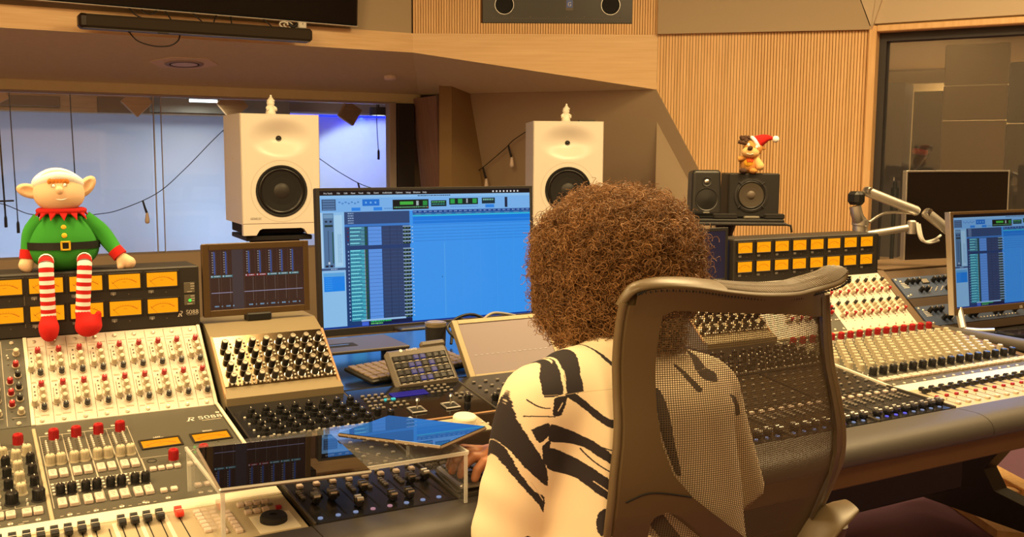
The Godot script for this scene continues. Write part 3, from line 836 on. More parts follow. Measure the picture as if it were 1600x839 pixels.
func meter_bridge(o: Node, x0: float, x1: float, starts: Array, wide: float, numbers: Array, high: float) -> MeshInstance3D:
	var xf := on_panel(BRIDGE)
	var br := part(o, "meter_bridge", boxm(V(x1 - x0, 0.12, span(BRIDGE) + 0.002), 0.003, V((x0 + x1) * 0.5, -0.06, -span(BRIDGE) * 0.5)), mat("bridge_black", Color.WHITE), xf)
	for k in starts.size():
		for row in 2:
			vu_meter(br, starts[k], 0.087 - row * 0.0555, wide, high)
			part(br, "badge", boxm(V(0.011, 0.002, 0.0065), 0.0008), mat("print_grey", Color.WHITE), at(V(starts[k] + 0.008, 0.0008, -(0.0775 - row * 0.0555))))
			if numbers: lettering(br, str(numbers[k] + row), 0.0042, mat("print_white", Color.WHITE), Transform3D(rotx(-90), V(starts[k] + 0.008, 0.0022, -(0.0775 - row * 0.0555))))
			part(br, "screw_hole", knob_mesh("trim"), null, at(V(starts[k] + wide * 0.62, 0.0, -(0.0745 - row * 0.0555))))
	return br

func channel_module(p: Node, x0: float, rows := 2) -> void:      # one strip of the steep white panel, two channels above each other
	for r in rows:
		var v := 0.0817 * (1 - r)
		put_on(p, "red_knob", "red", x0 + 0.0217, 0.0892 + v)
		put_on(p, "clear_knob", "clear", x0 + 0.0222, 0.0715 + v)
		put_on(p, "clear_knob", "clear", x0 + 0.0228, 0.0550 + v)
		put_on(p, "black_knob", "black", x0 + 0.0226, 0.0352 + v)
		put_on(p, "clear_knob", "clear", x0 + 0.0072, 0.0478 + v)
		for k in 4: put_on(p, "switch", "trim", x0 + 0.0095, [0.0893, 0.077, 0.069, 0.0395][k] + v)
	put_on(p, "screw", "screw", x0 + 0.0168, 0.1997)
	put_on(p, "screw", "screw", x0 + 0.0168, 0.0088)

func left_console() -> void:
	var o := thing("mixing_console", "dark mixing console with white channel modules and amber meters under the plush elf", "mixing console")
	var w := Color.WHITE
	# meter bridge
	var br := meter_bridge(o, -0.25, 0.440, [-0.105, -0.0315, 0.0405, 0.1140, 0.1870, 0.2603, 0.3340], 0.0608, [], 0.0295)
	var names := {0.1140: 1, 0.1870: 3, 0.2603: 5, 0.3340: 7}
	for x in names:
		for r in 2:
			lettering(br, str(names[x] + r), 0.0042, mat("print_white", w), Transform3D(rotx(-90), V(x + 0.008, 0.0020, -(0.0755 - r * 0.0555))))
	part(br, "groove", boxm(V(0.002, 0.002, 0.1), 0.0), mat("plastic_grey", w), at(V(0.1045, 0.0005, -0.07)))
	for r in 2:
		var pl := part(br, "indicator_panel", boxm(V(0.022, 0.0015, 0.022), 0.0006), mat("indicator_grey", rgb(104, 98, 84), 0.5), at(V(0.419, 0.0008, -(0.081 - r * 0.026))))
		pl.set_meta("label", "small grey indicator panel with fine lettering")
		for k in 4: part(br, "print", boxm(V([0.008, 0.008, 0.007, 0.010][k], 0.0004, 0.0011), 0.0), mat("print_white", w), at(V([0.425, 0.4255, 0.425, 0.419][k], 0.0018, -([0.089, 0.084, 0.079, 0.0725][k] - r * 0.026))))
	part(br, "green_lamp", Mb.new().lathe(Transform3D(), [[0.0032, 0], [0.003, 0.001], [0, 0.002]], 14).done(), glow("green_led", Color(0.25, 1.0, 0.3), 1.6), at(V(0.4195, 0.0016, -0.054)))
	lettering(br, "5088", 0.0085, mat("print_white", w), Transform3D(rotx(-90), V(0.4235, 0.0012, -0.0285)), "Droid Serif")
	lettering(br, "R", 0.011, mat("print_white", w), Transform3D(rotx(-90) * Basis(Vector3.RIGHT, Vector3.UP + Vector3.RIGHT * 0.3, Vector3.BACK), V(0.3990, 0.0012, -0.0260)), "Droid Serif")
	part(br, "print", boxm(V(0.022, 0.0004, 0.0016), 0.0), mat("print_grey", w), at(V(0.424, 0.0008, -0.0225)))
	# the steep upper panels
	var up := panel_slab(o, "channel_panel", UPPER, 0.1045, 0.4300, mat("white_panel", w))
	panel_slab(o, "cream_rail", UPPER, 0.0975, 0.1045, mat("cream", w), 0.02, 0.0, -1.0, 0.002)
	panel_slab(o, "cream_rail", UPPER, 0.4300, 0.4370, mat("cream", w), 0.02, 0.0, -1.0, 0.002)
	var pr := Mb.new()
	var dk := Mb.new()
	for k in 9:
		var x := 0.0995 + 0.03745 * k
		channel_module(up, x)
		dk.box(at(V(x, 0.0001, -0.105)), V(0.0008, 0.0005, 0.205))
		for r in 2:
			var v := 0.0817 * (1 - r)
			printed(dk, x + 0.0045, 0.082 + v, x + 0.0045, 0.060 + v, 0.0009)
			printed(pr, x + 0.0145, 0.094 + v, x + 0.0145, 0.030 + v, 0.0006)
			printed(pr, x + 0.030, 0.094 + v, x + 0.030, 0.030 + v, 0.0006)
			printed(pr, x + 0.004, 0.0185 + v, x + 0.012, 0.0185 + v, 0.0018)
			printed(pr, x + 0.017, 0.021 + v, x + 0.029, 0.021 + v, 0.0022)
			printed(pr, x + 0.003, 0.098 + v, x + 0.014, 0.098 + v, 0.0012)
		printed(pr, x + 0.004, 0.187, x + 0.034, 0.187, 0.0010)
	part(up, "panel_joints", dk.done(), mat("joint_brown", rgb(120, 104, 84), 0.7))
	part(up, "panel_print", pr.done(), mat("print_tan", rgb(186, 172, 148), 0.7))
	var dp := panel_slab(o, "equaliser_panel", UPPER, -0.25, 0.0975, mat("dark_panel", w))
	var lp := Mb.new()
	for k in 5:
		var x := 0.060 - 0.0375 * k
		printed(lp, x - 0.0015, 0.005, x - 0.0015, 0.205, 0.0012)
		put_on(dp, "screw", "screw", x + 0.0175, 0.2010); put_on(dp, "screw", "screw", x + 0.0175, 0.0085)
		put_on(dp, "clear_knob", "clear", x + 0.0236, 0.172); put_on(dp, "red_knob", "red", x + 0.0211, 0.1425)
		for q in [[0.1184, "black"], [0.0890, "black"], [0.0628, "black"], [0.0318, "clear"]]: put_on(dp, q[1] + "_knob", q[1], x + 0.0231, q[0])
		for q in [0.1035, 0.0765, 0.0500]: put_on(dp, "red_knob", "red", x + 0.0090, q)
		put_on(dp, "led", "led_pin", x + 0.0075, 0.168); put_on(dp, "led", "led_pin", x + 0.009, 0.162)
		for q in [0.148, 0.116, 0.0375, 0.020]: put_on(dp, "switch", "trim", x + 0.0085, q)
		printed(lp, x + 0.006, 0.1845, x + 0.03, 0.1845, 0.0008); printed(lp, x + 0.008, 0.022, x + 0.03, 0.022, 0.0010)
	part(dp, "panel_print", lp.done(), mat("print_pale", rgb(176, 168, 150), 0.6))
	# the middle panel: equaliser strips, group strips and the master section
	var mp := panel_slab(o, "group_panel", MIDDLE, -0.25, 0.4376, mat("dark_panel", w), 0.03)
	part(mp, "cream_bar", boxm(V(0.006, 0.004, 0.385), 0.001, V(0.0995, 0.001, -0.194)), mat("cream_fader", w))
	part(mp, "cream_rail", boxm(V(0.006, 0.006, 0.41), 0.001, V(0.4346, 0.001, -0.204)), mat("cream", w))
	lp = Mb.new()
	for k in 5:
		var x := 0.0 + 0.0525 - 0.0375 * k
		put_on(mp, "red_knob", "red_tall", x + 0.0186, 0.3235)
		put_on(mp, "screw", "screw", x + 0.0215, 0.3600)
		for q in [0.2560, 0.2080, 0.1620, 0.1165]: put_on(mp, "cream_knob", "cream", x + 0.0120, q)
		for q in [0.2750]: put_on(mp, "cream_knob", "cream", x + 0.0295, q)
		for q in [0.2350, 0.1880, 0.1400]: put_on(mp, "black_knob", "black_tall", x + 0.0325, q)
		put_on(mp, "black_knob", "black_big", x + 0.0345, 0.0840)
		for q in range(6): put_on(mp, "led", "led_pin", x + 0.0085, 0.298 - q * 0.006)
		for q in range(6): put_on(mp, "led", "led_pin", x + 0.0265, 0.338 - q * 0.007)
		put_on(mp, "led", "led_pin", x + 0.018, 0.086); put_on(mp, "led", "led_pin", x + 0.018, 0.071)
		for q in 2: put_on(mp, "push_button", "button_low", x + 0.0150 + q * 0.0155, 0.0395)
		put_on(mp, "screw", "screw", x + 0.0285, 0.0145)
		printed(lp, x + 0.0005, 0.30, x + 0.0005, 0.065, 0.0010); printed(lp, x + 0.0005, 0.065, x + 0.028, 0.065, 0.0010)
		printed(lp, x + 0.0005, 0.30, x + 0.03, 0.30, 0.0010)
		for q in [0.27, 0.245, 0.22, 0.195, 0.17, 0.145, 0.12]: printed(lp, x + 0.0005, q, x + 0.006, q, 0.0010)
		printed(lp, x + 0.008, 0.0150, x + 0.015, 0.0150, 0.0016); printed(lp, x + 0.002, 0.009, x + 0.008, 0.009, 0.0016)
	for k in 4:
		var x := 0.1080 + 0.0372 * k
		put_on(mp, "red_knob", "red_tall", x + 0.0205, 0.3275)
		put_on(mp, "screw", "screw", x + 0.012, 0.3600)
		for c in 2:
			var xx := x + 0.0068 + 0.0165 * c
			for q in 6: put_on(mp, "led", "led_pin", xx, 0.318 - q * 0.0095)
			for q in 6: put_on(mp, "switch", "trim", xx - 0.006, 0.312 - q * 0.0095)
			put_on(mp, "cream_knob", "cream", xx - 0.0005, 0.2180)
			put_on(mp, "push_button", "button", xx - 0.0010, 0.1690)
			put_on(mp, "led", "led_pin", xx + 0.002, 0.1270); put_on(mp, "led", "led_pin", xx + 0.0045, 0.1180)
			for q in 4: part(mp, "switch", knob_mesh("button_tiny"), null, at(V(xx - 0.005, 0.0, -(0.130 - q * 0.0125))))
			put_on(mp, "black_knob", "black_tall", xx + 0.0040, 0.0930)
			put_on(mp, "push_button", "button", xx + 0.0030, 0.0540)
		printed(lp, x - 0.0015, 0.35, x - 0.0025, 0.045, 0.0012); printed(lp, x + 0.0355, 0.35, x + 0.0330, 0.045, 0.0012)
		printed(lp, x, 0.348, x + 0.036, 0.348, 0.0022); printed(lp, x - 0.0015, 0.1370, x + 0.034, 0.1370, 0.0010)
		put_on(mp, "screw", "screw", x + 0.0165, 0.0145)
		for q in [0.004, 0.027]: printed(lp, x + q, 0.0135, x + q + 0.003, 0.0135, 0.0018)
	# master section
	for q in [[0.2655, 0.3305], [0.3550, 0.4190]]:
		var wx: float = q[0]
		var ww: float = q[1] - q[0]
		vu_meter(mp, wx, 0.2285, ww, 0.0365)
		printed(lp, wx + ww * 0.38, 0.274, wx + ww * 0.62, 0.274, 0.0030)
		put_on(mp, "screw", "trim", wx + ww * 0.6, 0.2190)
	lettering(mp, "LEFT", 0.0045, mat("print_white", w), Transform3D(rotx(-90), V(0.296, 0.0008, -0.2765)))
	lettering(mp, "RIGHT", 0.0045, mat("print_white", w), Transform3D(rotx(-90), V(0.386, 0.0008, -0.2765)))
	lettering(mp, "5088", 0.0150, mat("print_white", w), Transform3D(rotx(-90), V(0.4070, 0.0008, -0.3450)), "Droid Serif")
	lettering(mp, "R", 0.0170, mat("print_white", w), Transform3D(rotx(-90) * Basis(Vector3.RIGHT, Vector3.UP + Vector3.RIGHT * 0.35, Vector3.BACK), V(0.3700, 0.0008, -0.3430)), "Droid Serif")
	printed(lp, 0.390, 0.3320, 0.424, 0.3320, 0.0024)
	put_on(mp, "red_knob", "red_tall", 0.3045, 0.1640); put_on(mp, "red_knob", "red_tall", 0.3560, 0.1660)
	for k in 4: put_on(mp, "push_button", "button_square", 0.2655 + 0.0133 * k, 0.1330)
	for k in 2: put_on(mp, "push_button", "button_square", 0.2670 + 0.0160 * k, 0.0440)
	part(mp, "ring_mark", Mb.new().lathe(Transform3D(), [[0.0072, 0.0], [0.0072, 0.0006], [0.0084, 0.0006], [0.0084, 0.0]], 24).done(), mat("slot_black", w), at(V(0.2700, 0, -0.1740)))
	printed(lp, 0.2555, 0.1900, 0.320, 0.1880, 0.0012); printed(lp, 0.2555, 0.1900, 0.2545, 0.121, 0.0012)
	for q in [[0.2690, 0.0190], [0.3200, 0.0200], [0.2330, 0.0165], [0.4100, 0.0200], [0.2400, 0.3600], [0.4250, 0.3650]]: put_on(mp, "screw", "screw", q[0], q[1])
	part(mp, "panel_print", lp.done(), mat("print_pale", w))
	# cream strip and the fader panel in front of it
	panel_slab(o, "cream_strip", FADERS, -0.25, 0.4376, mat("cream", w), 0.03, 0.146, 0.184, 0.003, 0.002)
	var fp := panel_slab(o, "fader_panel", FADERS, -0.25, 0.4376, mat("cream_fader", w), 0.03, 0.0, 0.146)
	dk = Mb.new()
	for k in 20:
		var x := 0.2430 - 0.01815 * k
		printed(dk, x, 0.120, x - 0.001, 0.020, 0.0016)
		if k != 4: put_on(fp, "fader_cap", "fader_black", x, 0.1230)
	printed(dk, 0.2704, 0.120, 0.2715, 0.02, 0.0016)
	part(fp, "fader_slots", dk.done(), mat("slot_black", w))
	put_on(fp, "fader_cap", "fader_red", 0.2704, 0.1210)
	lp = Mb.new()
	for k in 14: lp.box(at(V(0.2520 - 0.03630 * k, 0.0002, -0.07)), V(0.006, 0.0004, 0.135))
	part(fp, "scribble_strips", lp.done(), mat("cream", w))
	for q in [[0.297, 0.122, 6], [0.318, 0.108, 6], [0.338, 0.101, 6]]:
		for k in q[2]: put_on(fp, "small_button", "button_square", q[0] + 0.0002 * k, q[1] - k * 0.0145)
	for k in 4: put_on(fp, "small_button", "button_square", 0.3640 + 0.0125 * k, 0.1230 - k * 0.0006)
	for k in 4: put_on(fp, "small_button", "button_small", 0.3700 + 0.0125 * k, 0.1080)
	for k in 3: put_on(fp, "small_button", "button_square", 0.3674 + 0.0135 * k, 0.0890)
	put_on(fp, "red_button", "button_red", 0.4150, 0.0885)
	var jog := part(fp, "jog_wheel", Mb.new().lathe(Transform3D(), [[0.0205, 0], [0.0205, 0.006], [0.0185, 0.0095], [0.006, 0.0098], [0.004, 0.0085], [0, 0.0083]], 36).done(), mat("rubber", w), at(V(0.3955, 0.001, -0.0470)))
	jog.set_meta("label", "round black jog wheel")
	part(fp, "jog_plate", boxm(V(0.062, 0.001, 0.066), 0.0), mat("cream", w), at(V(0.396, 0.0004, -0.042)))
	part(o, "end_plate", poly3([V(0.4376, 0.749, -1.576), V(0.4376, 0.796, -1.982), V(0.4376, 0.934, -2.142), V(0.4376, 0.934, -2.25), V(0.4376, 0.70, -2.25), V(0.4376, 0.70, -1.5)], 0.008, Vector3.RIGHT), mat("plastic_dark", w))

func right_console() -> void:
	var o := thing("mixing_console", "white and grey mixing console wing below the wooden slats, right of the mesh chair", "mixing console")
	var w := Color.WHITE
	var x0 := 1.935
	var x1 := 2.530
	var starts := []
	for k in 8: starts.append(1.9495 + 0.0719 * k)
	var br := meter_bridge(o, x0, x1 + 0.004, starts, 0.0545, [], 0.0295)
	part(br, "side_shadow_gap", boxm(V(0.004, 0.002, 0.12), 0.0), mat("slot_black", w), at(V(x1 + 0.001, 0.0, -0.062)))
	var up := panel_slab(o, "channel_panel", UPPER, 2.236, x1 + 0.006, mat("white_panel", w))
	var up2 := panel_slab(o, "channel_panel", UPPER, x0, 2.138, mat("white_panel", w))
	var dp := panel_slab(o, "master_panel", UPPER, 2.138, 2.236, mat("dark_panel", w))
	panel_slab(o, "cream_rail", UPPER, x0 - 0.006, x0, mat("cream", w), 0.02, 0.0, -1.0, 0.002)
	for k in 14:
		var x := 2.5225 - 0.03640 * k
		var p := up if k < 8 else up2
		if k in [8, 9, 10]: continue
		for r in 2:
			var v := 0.0815 * r
			if k == 7 and r == 1: pass
			put_on(p, "red_knob", "red", x, 0.0585 + v)
			put_on(p, "black_knob", "black", x - 0.0012, 0.0985 + v * 0.985)
			put_on(p, "clear_knob", "clear", x - 0.0005, 0.0745 + v); put_on(p, "clear_knob", "clear", x - 0.0005, 0.0860 + v)
			put_on(p, "clear_knob", "clear", x - 0.0150, 0.0560 + v)
			for q in 3: put_on(p, "switch", "trim", x - 0.013, 0.036 + v + q * 0.008)
		put_on(p, "screw", "screw", x - 0.006, 0.2000); put_on(p, "screw", "screw", x - 0.006, 0.0100)
	for k in 3:
		var x := 2.2250 - 0.0345 * k
		put_on(dp, "screw", "screw", x, 0.0110); put_on(dp, "screw", "screw", x, 0.2000)
		for q in [[0.0985, "black"], [0.0870, "red"], [0.0690, "red"], [0.0790, "black"], [0.1300, "clear"], [0.1500, "clear"], [0.1700, "black"]]: put_on(dp, q[1] + "_knob", q[1], x - (0.008 if q[0] < 0.08 and q[1] == "red" else -0.002), q[0])
		for q in 3: put_on(dp, "switch", "button_tiny", x - 0.008 + q * 0.008, 0.045)
	# the middle panel, crowded with cream knobs
	var mp := panel_slab(o, "equaliser_panel", MIDDLE, x0, x1, mat("dark_panel", w), 0.03)
	part(mp, "cream_rail", boxm(V(0.006, 0.008, 0.41), 0.001, V(x0 - 0.003, 0.001, -0.204)), mat("cream", w))
	part(mp, "back_rail", boxm(V(x1 - x0, 0.006, 0.012), 0.001, V((x0 + x1) * 0.5, 0.001, -0.4)), mat("cream_fader", w))
	for k in 16:
		var x := 2.5130 - 0.03690 * k
		put_on(mp, "red_knob", "red_tall", x, 0.3530)
		put_on(mp, "screw", "screw", x + 0.003, 0.3760)
		for q in 5: put_on(mp, "led", "led_pin", x - 0.010, 0.338 - 0.007 * q)
		for q in 3: put_on(mp, "led", "led_pin", x + 0.011, 0.338 - 0.007 * q)
		for q in [0.300, 0.256, 0.212, 0.168, 0.124]: put_on(mp, "cream_knob", "cream", x + 0.0085, q)
		for q in [0.278, 0.234, 0.190, 0.146]: put_on(mp, "cream_knob", "cream", x - 0.0090, q)
		put_on(mp, "black_knob", "black_big", x + 0.006, 0.0850)
		put_on(mp, "led", "led_pin", x - 0.012, 0.084); put_on(mp, "led", "led_pin", x - 0.012, 0.100)
		for q in 2: put_on(mp, "push_button", "button_low", x - 0.008 + 0.0165 * q, 0.0440)
		put_on(mp, "screw", "screw", x, 0.0140)
	panel_slab(o, "cream_strip", FADERS, x0, x1, mat("cream", w), 0.03, 0.140, 0.184, 0.003, 0.002)
	var fp := panel_slab(o, "fader_panel", FADERS, x0 - 0.004, x1, mat("cream_fader", w), 0.03, 0.0, 0.140)
	var dk := Mb.new()
	for k in 16:
		var x := 1.9640 + 0.0352 * k
		printed(dk, x, 0.104, x, 0.03, 0.0016)
		put_on(fp, "fader_cap", "fader_black", x, 0.1130)
		put_on(fp, "red_button", "button_red", x - 0.004, 0.0760)
		put_on(fp, "small_button", "button_square", x + 0.003, 0.0240)
		put_on(fp, "switch", "trim", x + 0.010, 0.060)
	part(fp, "fader_slots", dk.done(), mat("slot_black", w))
	part(o, "end_cheek", poly3([V(x1 + 0.036, 0.74, -1.40), V(x1 + 0.036, 0.749, -1.576), V(x1 + 0.036, 0.80, -1.985), V(x1 + 0.036, 0.94, -2.146), V(x1 + 0.036, 0.94, -2.3), V(x1 + 0.036, 0.7, -2.3), V(x1 + 0.036, 0.7, -1.40)], 0.03, Vector3.RIGHT), mat("cheek_brown", rgb(104, 84, 62), 0.55))

func console_desk() -> void:
	var o := thing("console_desk", "long dark console desk with padded armrest running under all the consoles", "desk")
	var w := Color.WHITE
	for q in [[-0.25, 0.4405], [0.4425, 1.9290], [1.9310, 2.66]]:
		var pr := [[-1.396, 0.741], [-1.345, 0.742], [-1.330, 0.740], [-1.317, 0.735], [-1.307, 0.727], [-1.301, 0.716], [-1.300, 0.706], [-1.304, 0.698], [-1.312, 0.693], [-1.396, 0.690]]
		var pl := PackedVector2Array()
		for p in pr: pl.append(Vector2(p[0], p[1]))
		var b := smoothed(Mb.new().prism(pl, Transform3D(Basis(Vector3.BACK, Vector3.UP, Vector3.LEFT), V(q[0], 0, 0)), q[1] - q[0]))
		part(o, "armrest", b.done(), mat("armrest", w))
	part(o, "front_board", boxm(V(2.91, 0.045, 0.02), 0.003, V(1.205, 0.668, -1.335)), mat("board_brown", rgb(100, 74, 36), 0.5))
	part(o, "modesty_panel", boxm(V(2.7, 0.24, 0.02), 0.0, V(1.1, 0.12, -2.30)), mat("black", w))
	part(o, "body", boxm(V(2.9, 0.05, 0.9), 0.003, V(1.205, 0.70, -1.85)), mat("black", w))
	part(o, "shelf", boxm(V(1.49, 0.02, 0.60), 0.003, V(1.186, 0.782, -2.29)), mat("surface_black", w))
	part(o, "back_board", boxm(V(1.75, 0.40, 0.02), 0.0, V(0.625, 0.5, -2.28)), mat("black", w))
	part(o, "beam", boxm(V(2.75, 0.24, 0.05), 0.006, V(1.10, 0.475, -1.78)), mat("black", w))
	for x in [0.1, 1.2]:
		part(o, "leg", poly3([V(x, 0.67, -1.45), V(x, 0.67, -2.2), V(x, 0.30, -2.05), V(x, 0.04, -2.25), V(x, 0.0, -2.25), V(x, 0.0, -1.45), V(x, 0.05, -1.45), V(x, 0.28, -1.8)], 0.06, Vector3.RIGHT), mat("leg_grey", rgb(46, 42, 38), 0.45))

# ------------------------------------------------------------------ control surface modules between the two consoles
const BOX := [[-2.088, 0.912], [-1.986, 0.827]]

func module_label(x: float) -> String:
	return "beside the left console" if x < 0.6 else "far right of the row, beside the right console" if x > 1.6 else "behind the mesh chair"

func knob_box(x0: float, screen_side: String) -> void:     # raised module of encoders on a bright metal face
	var w := Color.WHITE
	var x1 := x0 + 0.244
	var o := thing("encoder_module", "raised beige encoder module " + screen_side, "control module")
	var side := [V(x0, 0.934, -2.24), V(x0, 0.934, -2.140), V(x0, 0.912, -2.088), V(x0, 0.827, -1.986), V(x0, 0.812, -1.952), V(x0, 0.785, -1.952), V(x0, 0.785, -2.24)]
	var pl := PackedVector2Array()
	for p in side: pl.append(Vector2(p.z, p.y))
	part(o, "housing", Mb.new().prism(pl, Transform3D(Basis(Vector3.BACK, Vector3.UP, Vector3.LEFT), V(x0, 0, 0)), x1 - x0).done(), mat("beige_metal", w))
	var fm := mat("brushed_dark", rgb(128, 110, 84), 0.2, 1.0)
	fm.anisotropy_enabled = true; fm.anisotropy = 0.6
	var f := part(o, "face_plate", boxm(V(0.236, 0.002, span(BOX)), 0.0005, V(x0 + 0.122, 0.0012, -span(BOX) * 0.5)), fm, on_panel(BOX))
	for s in [0.002, 0.242]: part(o, "side_trim", boxm(V(0.006, 0.006, span(BOX) + 0.03), 0.001, V(x0 + s, 0.002, -span(BOX) * 0.5 + 0.014)), mat("trim_tan", rgb(168, 130, 92), 0.4, 0.3), on_panel(BOX))
	for c in 8:
		var x := x0 + 0.0232 + 0.0288 * c
		for r in 4:
			put_on(f, "encoder", "encoder", x, [0.1040, 0.0740, 0.0440, 0.0145][r], 0.002)
			for q in 2: put_on(f, "switch", "button_tiny", x + 0.0142, [0.1120, 0.0820, 0.0520, 0.0225][r] - q * 0.009, 0.002)
		for q in 3: put_on(f, "switch", "button_tiny", x - 0.003 + q * 0.008, 0.0045, 0.002)

func knob_flat(x0: float, where: String) -> void:          # flat module with rows of black encoders
	var w := Color.WHITE
	var o := thing("encoder_module", "flat module of black encoders " + where, "control module")
	var f := panel_slab(o, "face_plate", MIDDLE, x0, x0 + 0.246, mat("surface_black", w), 0.03, 0.190, 0.392, 0.004, 0.002)
	for c in 8:
		var x := x0 + 0.0310 + 0.0290 * c
		for r in 4:
			put_on(f, "encoder", "black_tall", x, [0.3110, 0.2760, 0.2420, 0.2100][r], 0.004)
			part(f, "collar", once("collar", func() -> Mesh: return Mb.new().lathe(Transform3D(), [[0.0088, 0], [0.0088, 0.009], [0.0068, 0.0095]], 16).done()), mat("knob_black", w), at(V(x, 0.004, -[0.3110, 0.2760, 0.2420, 0.2100][r])))
			put_on(f, "switch", "button_tiny", x - 0.0140, [0.3060, 0.2710, 0.2370, 0.2050][r], 0.004)
		for q in 2: put_on(f, "button", "button_small", x - 0.007 + q * 0.0145, 0.1965, 0.004)

func fader_module(x0: float, where: String, caps: Array, lit: Array) -> void:
	var w := Color.WHITE
	var o := thing("fader_module", "black module of metal topped faders " + where, "control module")
	var f := panel_slab(o, "face_plate", FADERS, x0, x0 + 0.238, mat("surface_black", w), 0.03, 0.003, 0.186, 0.002, 0.002)
	var b := panel_slab(o, "button_plate", MIDDLE, x0, x0 + 0.238, mat("surface_black", w), 0.03, 0.004, 0.186, 0.002, 0.002)
	for s in [-0.003, 0.241]: part(f, "edge_rail", boxm(V(0.005, 0.012, 0.19), 0.001, V(x0 + s, 0.0, -0.096)), mat("surface_edge", w))
	var dk := Mb.new()
	for k in 8:
		var x := x0 + 0.0242 + 0.0286 * k
		printed(dk, x - 0.002, 0.126, x + 0.001, 0.0245, 0.0022, 0.0022)
		put_on(f, "fader_cap", "fader_metal", x, caps[k], 0.002)
		part(f, "touch_button", once("touch", func() -> Mesh: return Mb.new().lathe(Transform3D(), [[0.0042, 0], [0.0040, 0.0016], [0, 0.002]], 12).done()), glow("lamp_blue" if lit[k] == 1 else "lamp_rose" if lit[k] == 2 else "lamp_violet", Color(0.72, 0.80, 1.0) if lit[k] == 1 else Color(1.0, 0.72, 0.78) if lit[k] == 2 else Color(0.42, 0.4, 1.0), 0.5 if lit[k] < 3 else 1.0), at(V(x - 0.0125, 0.002, -0.0210)))
		for q in 4: put_on(f, "switch", "button_small", x - 0.013, 0.133 - q * 0.009, 0.002)
		put_on(f, "button", "button_square", x - 0.004, 0.153, 0.002)
		put_on(f, "button", "button_small", x - 0.004, 0.172, 0.002)
		for q in 5: put_on(b, "button", "button_small", x - 0.004, 0.02 + q * 0.034, 0.002)
	part(f, "fader_slots", dk.done(), mat("slot_black", w))

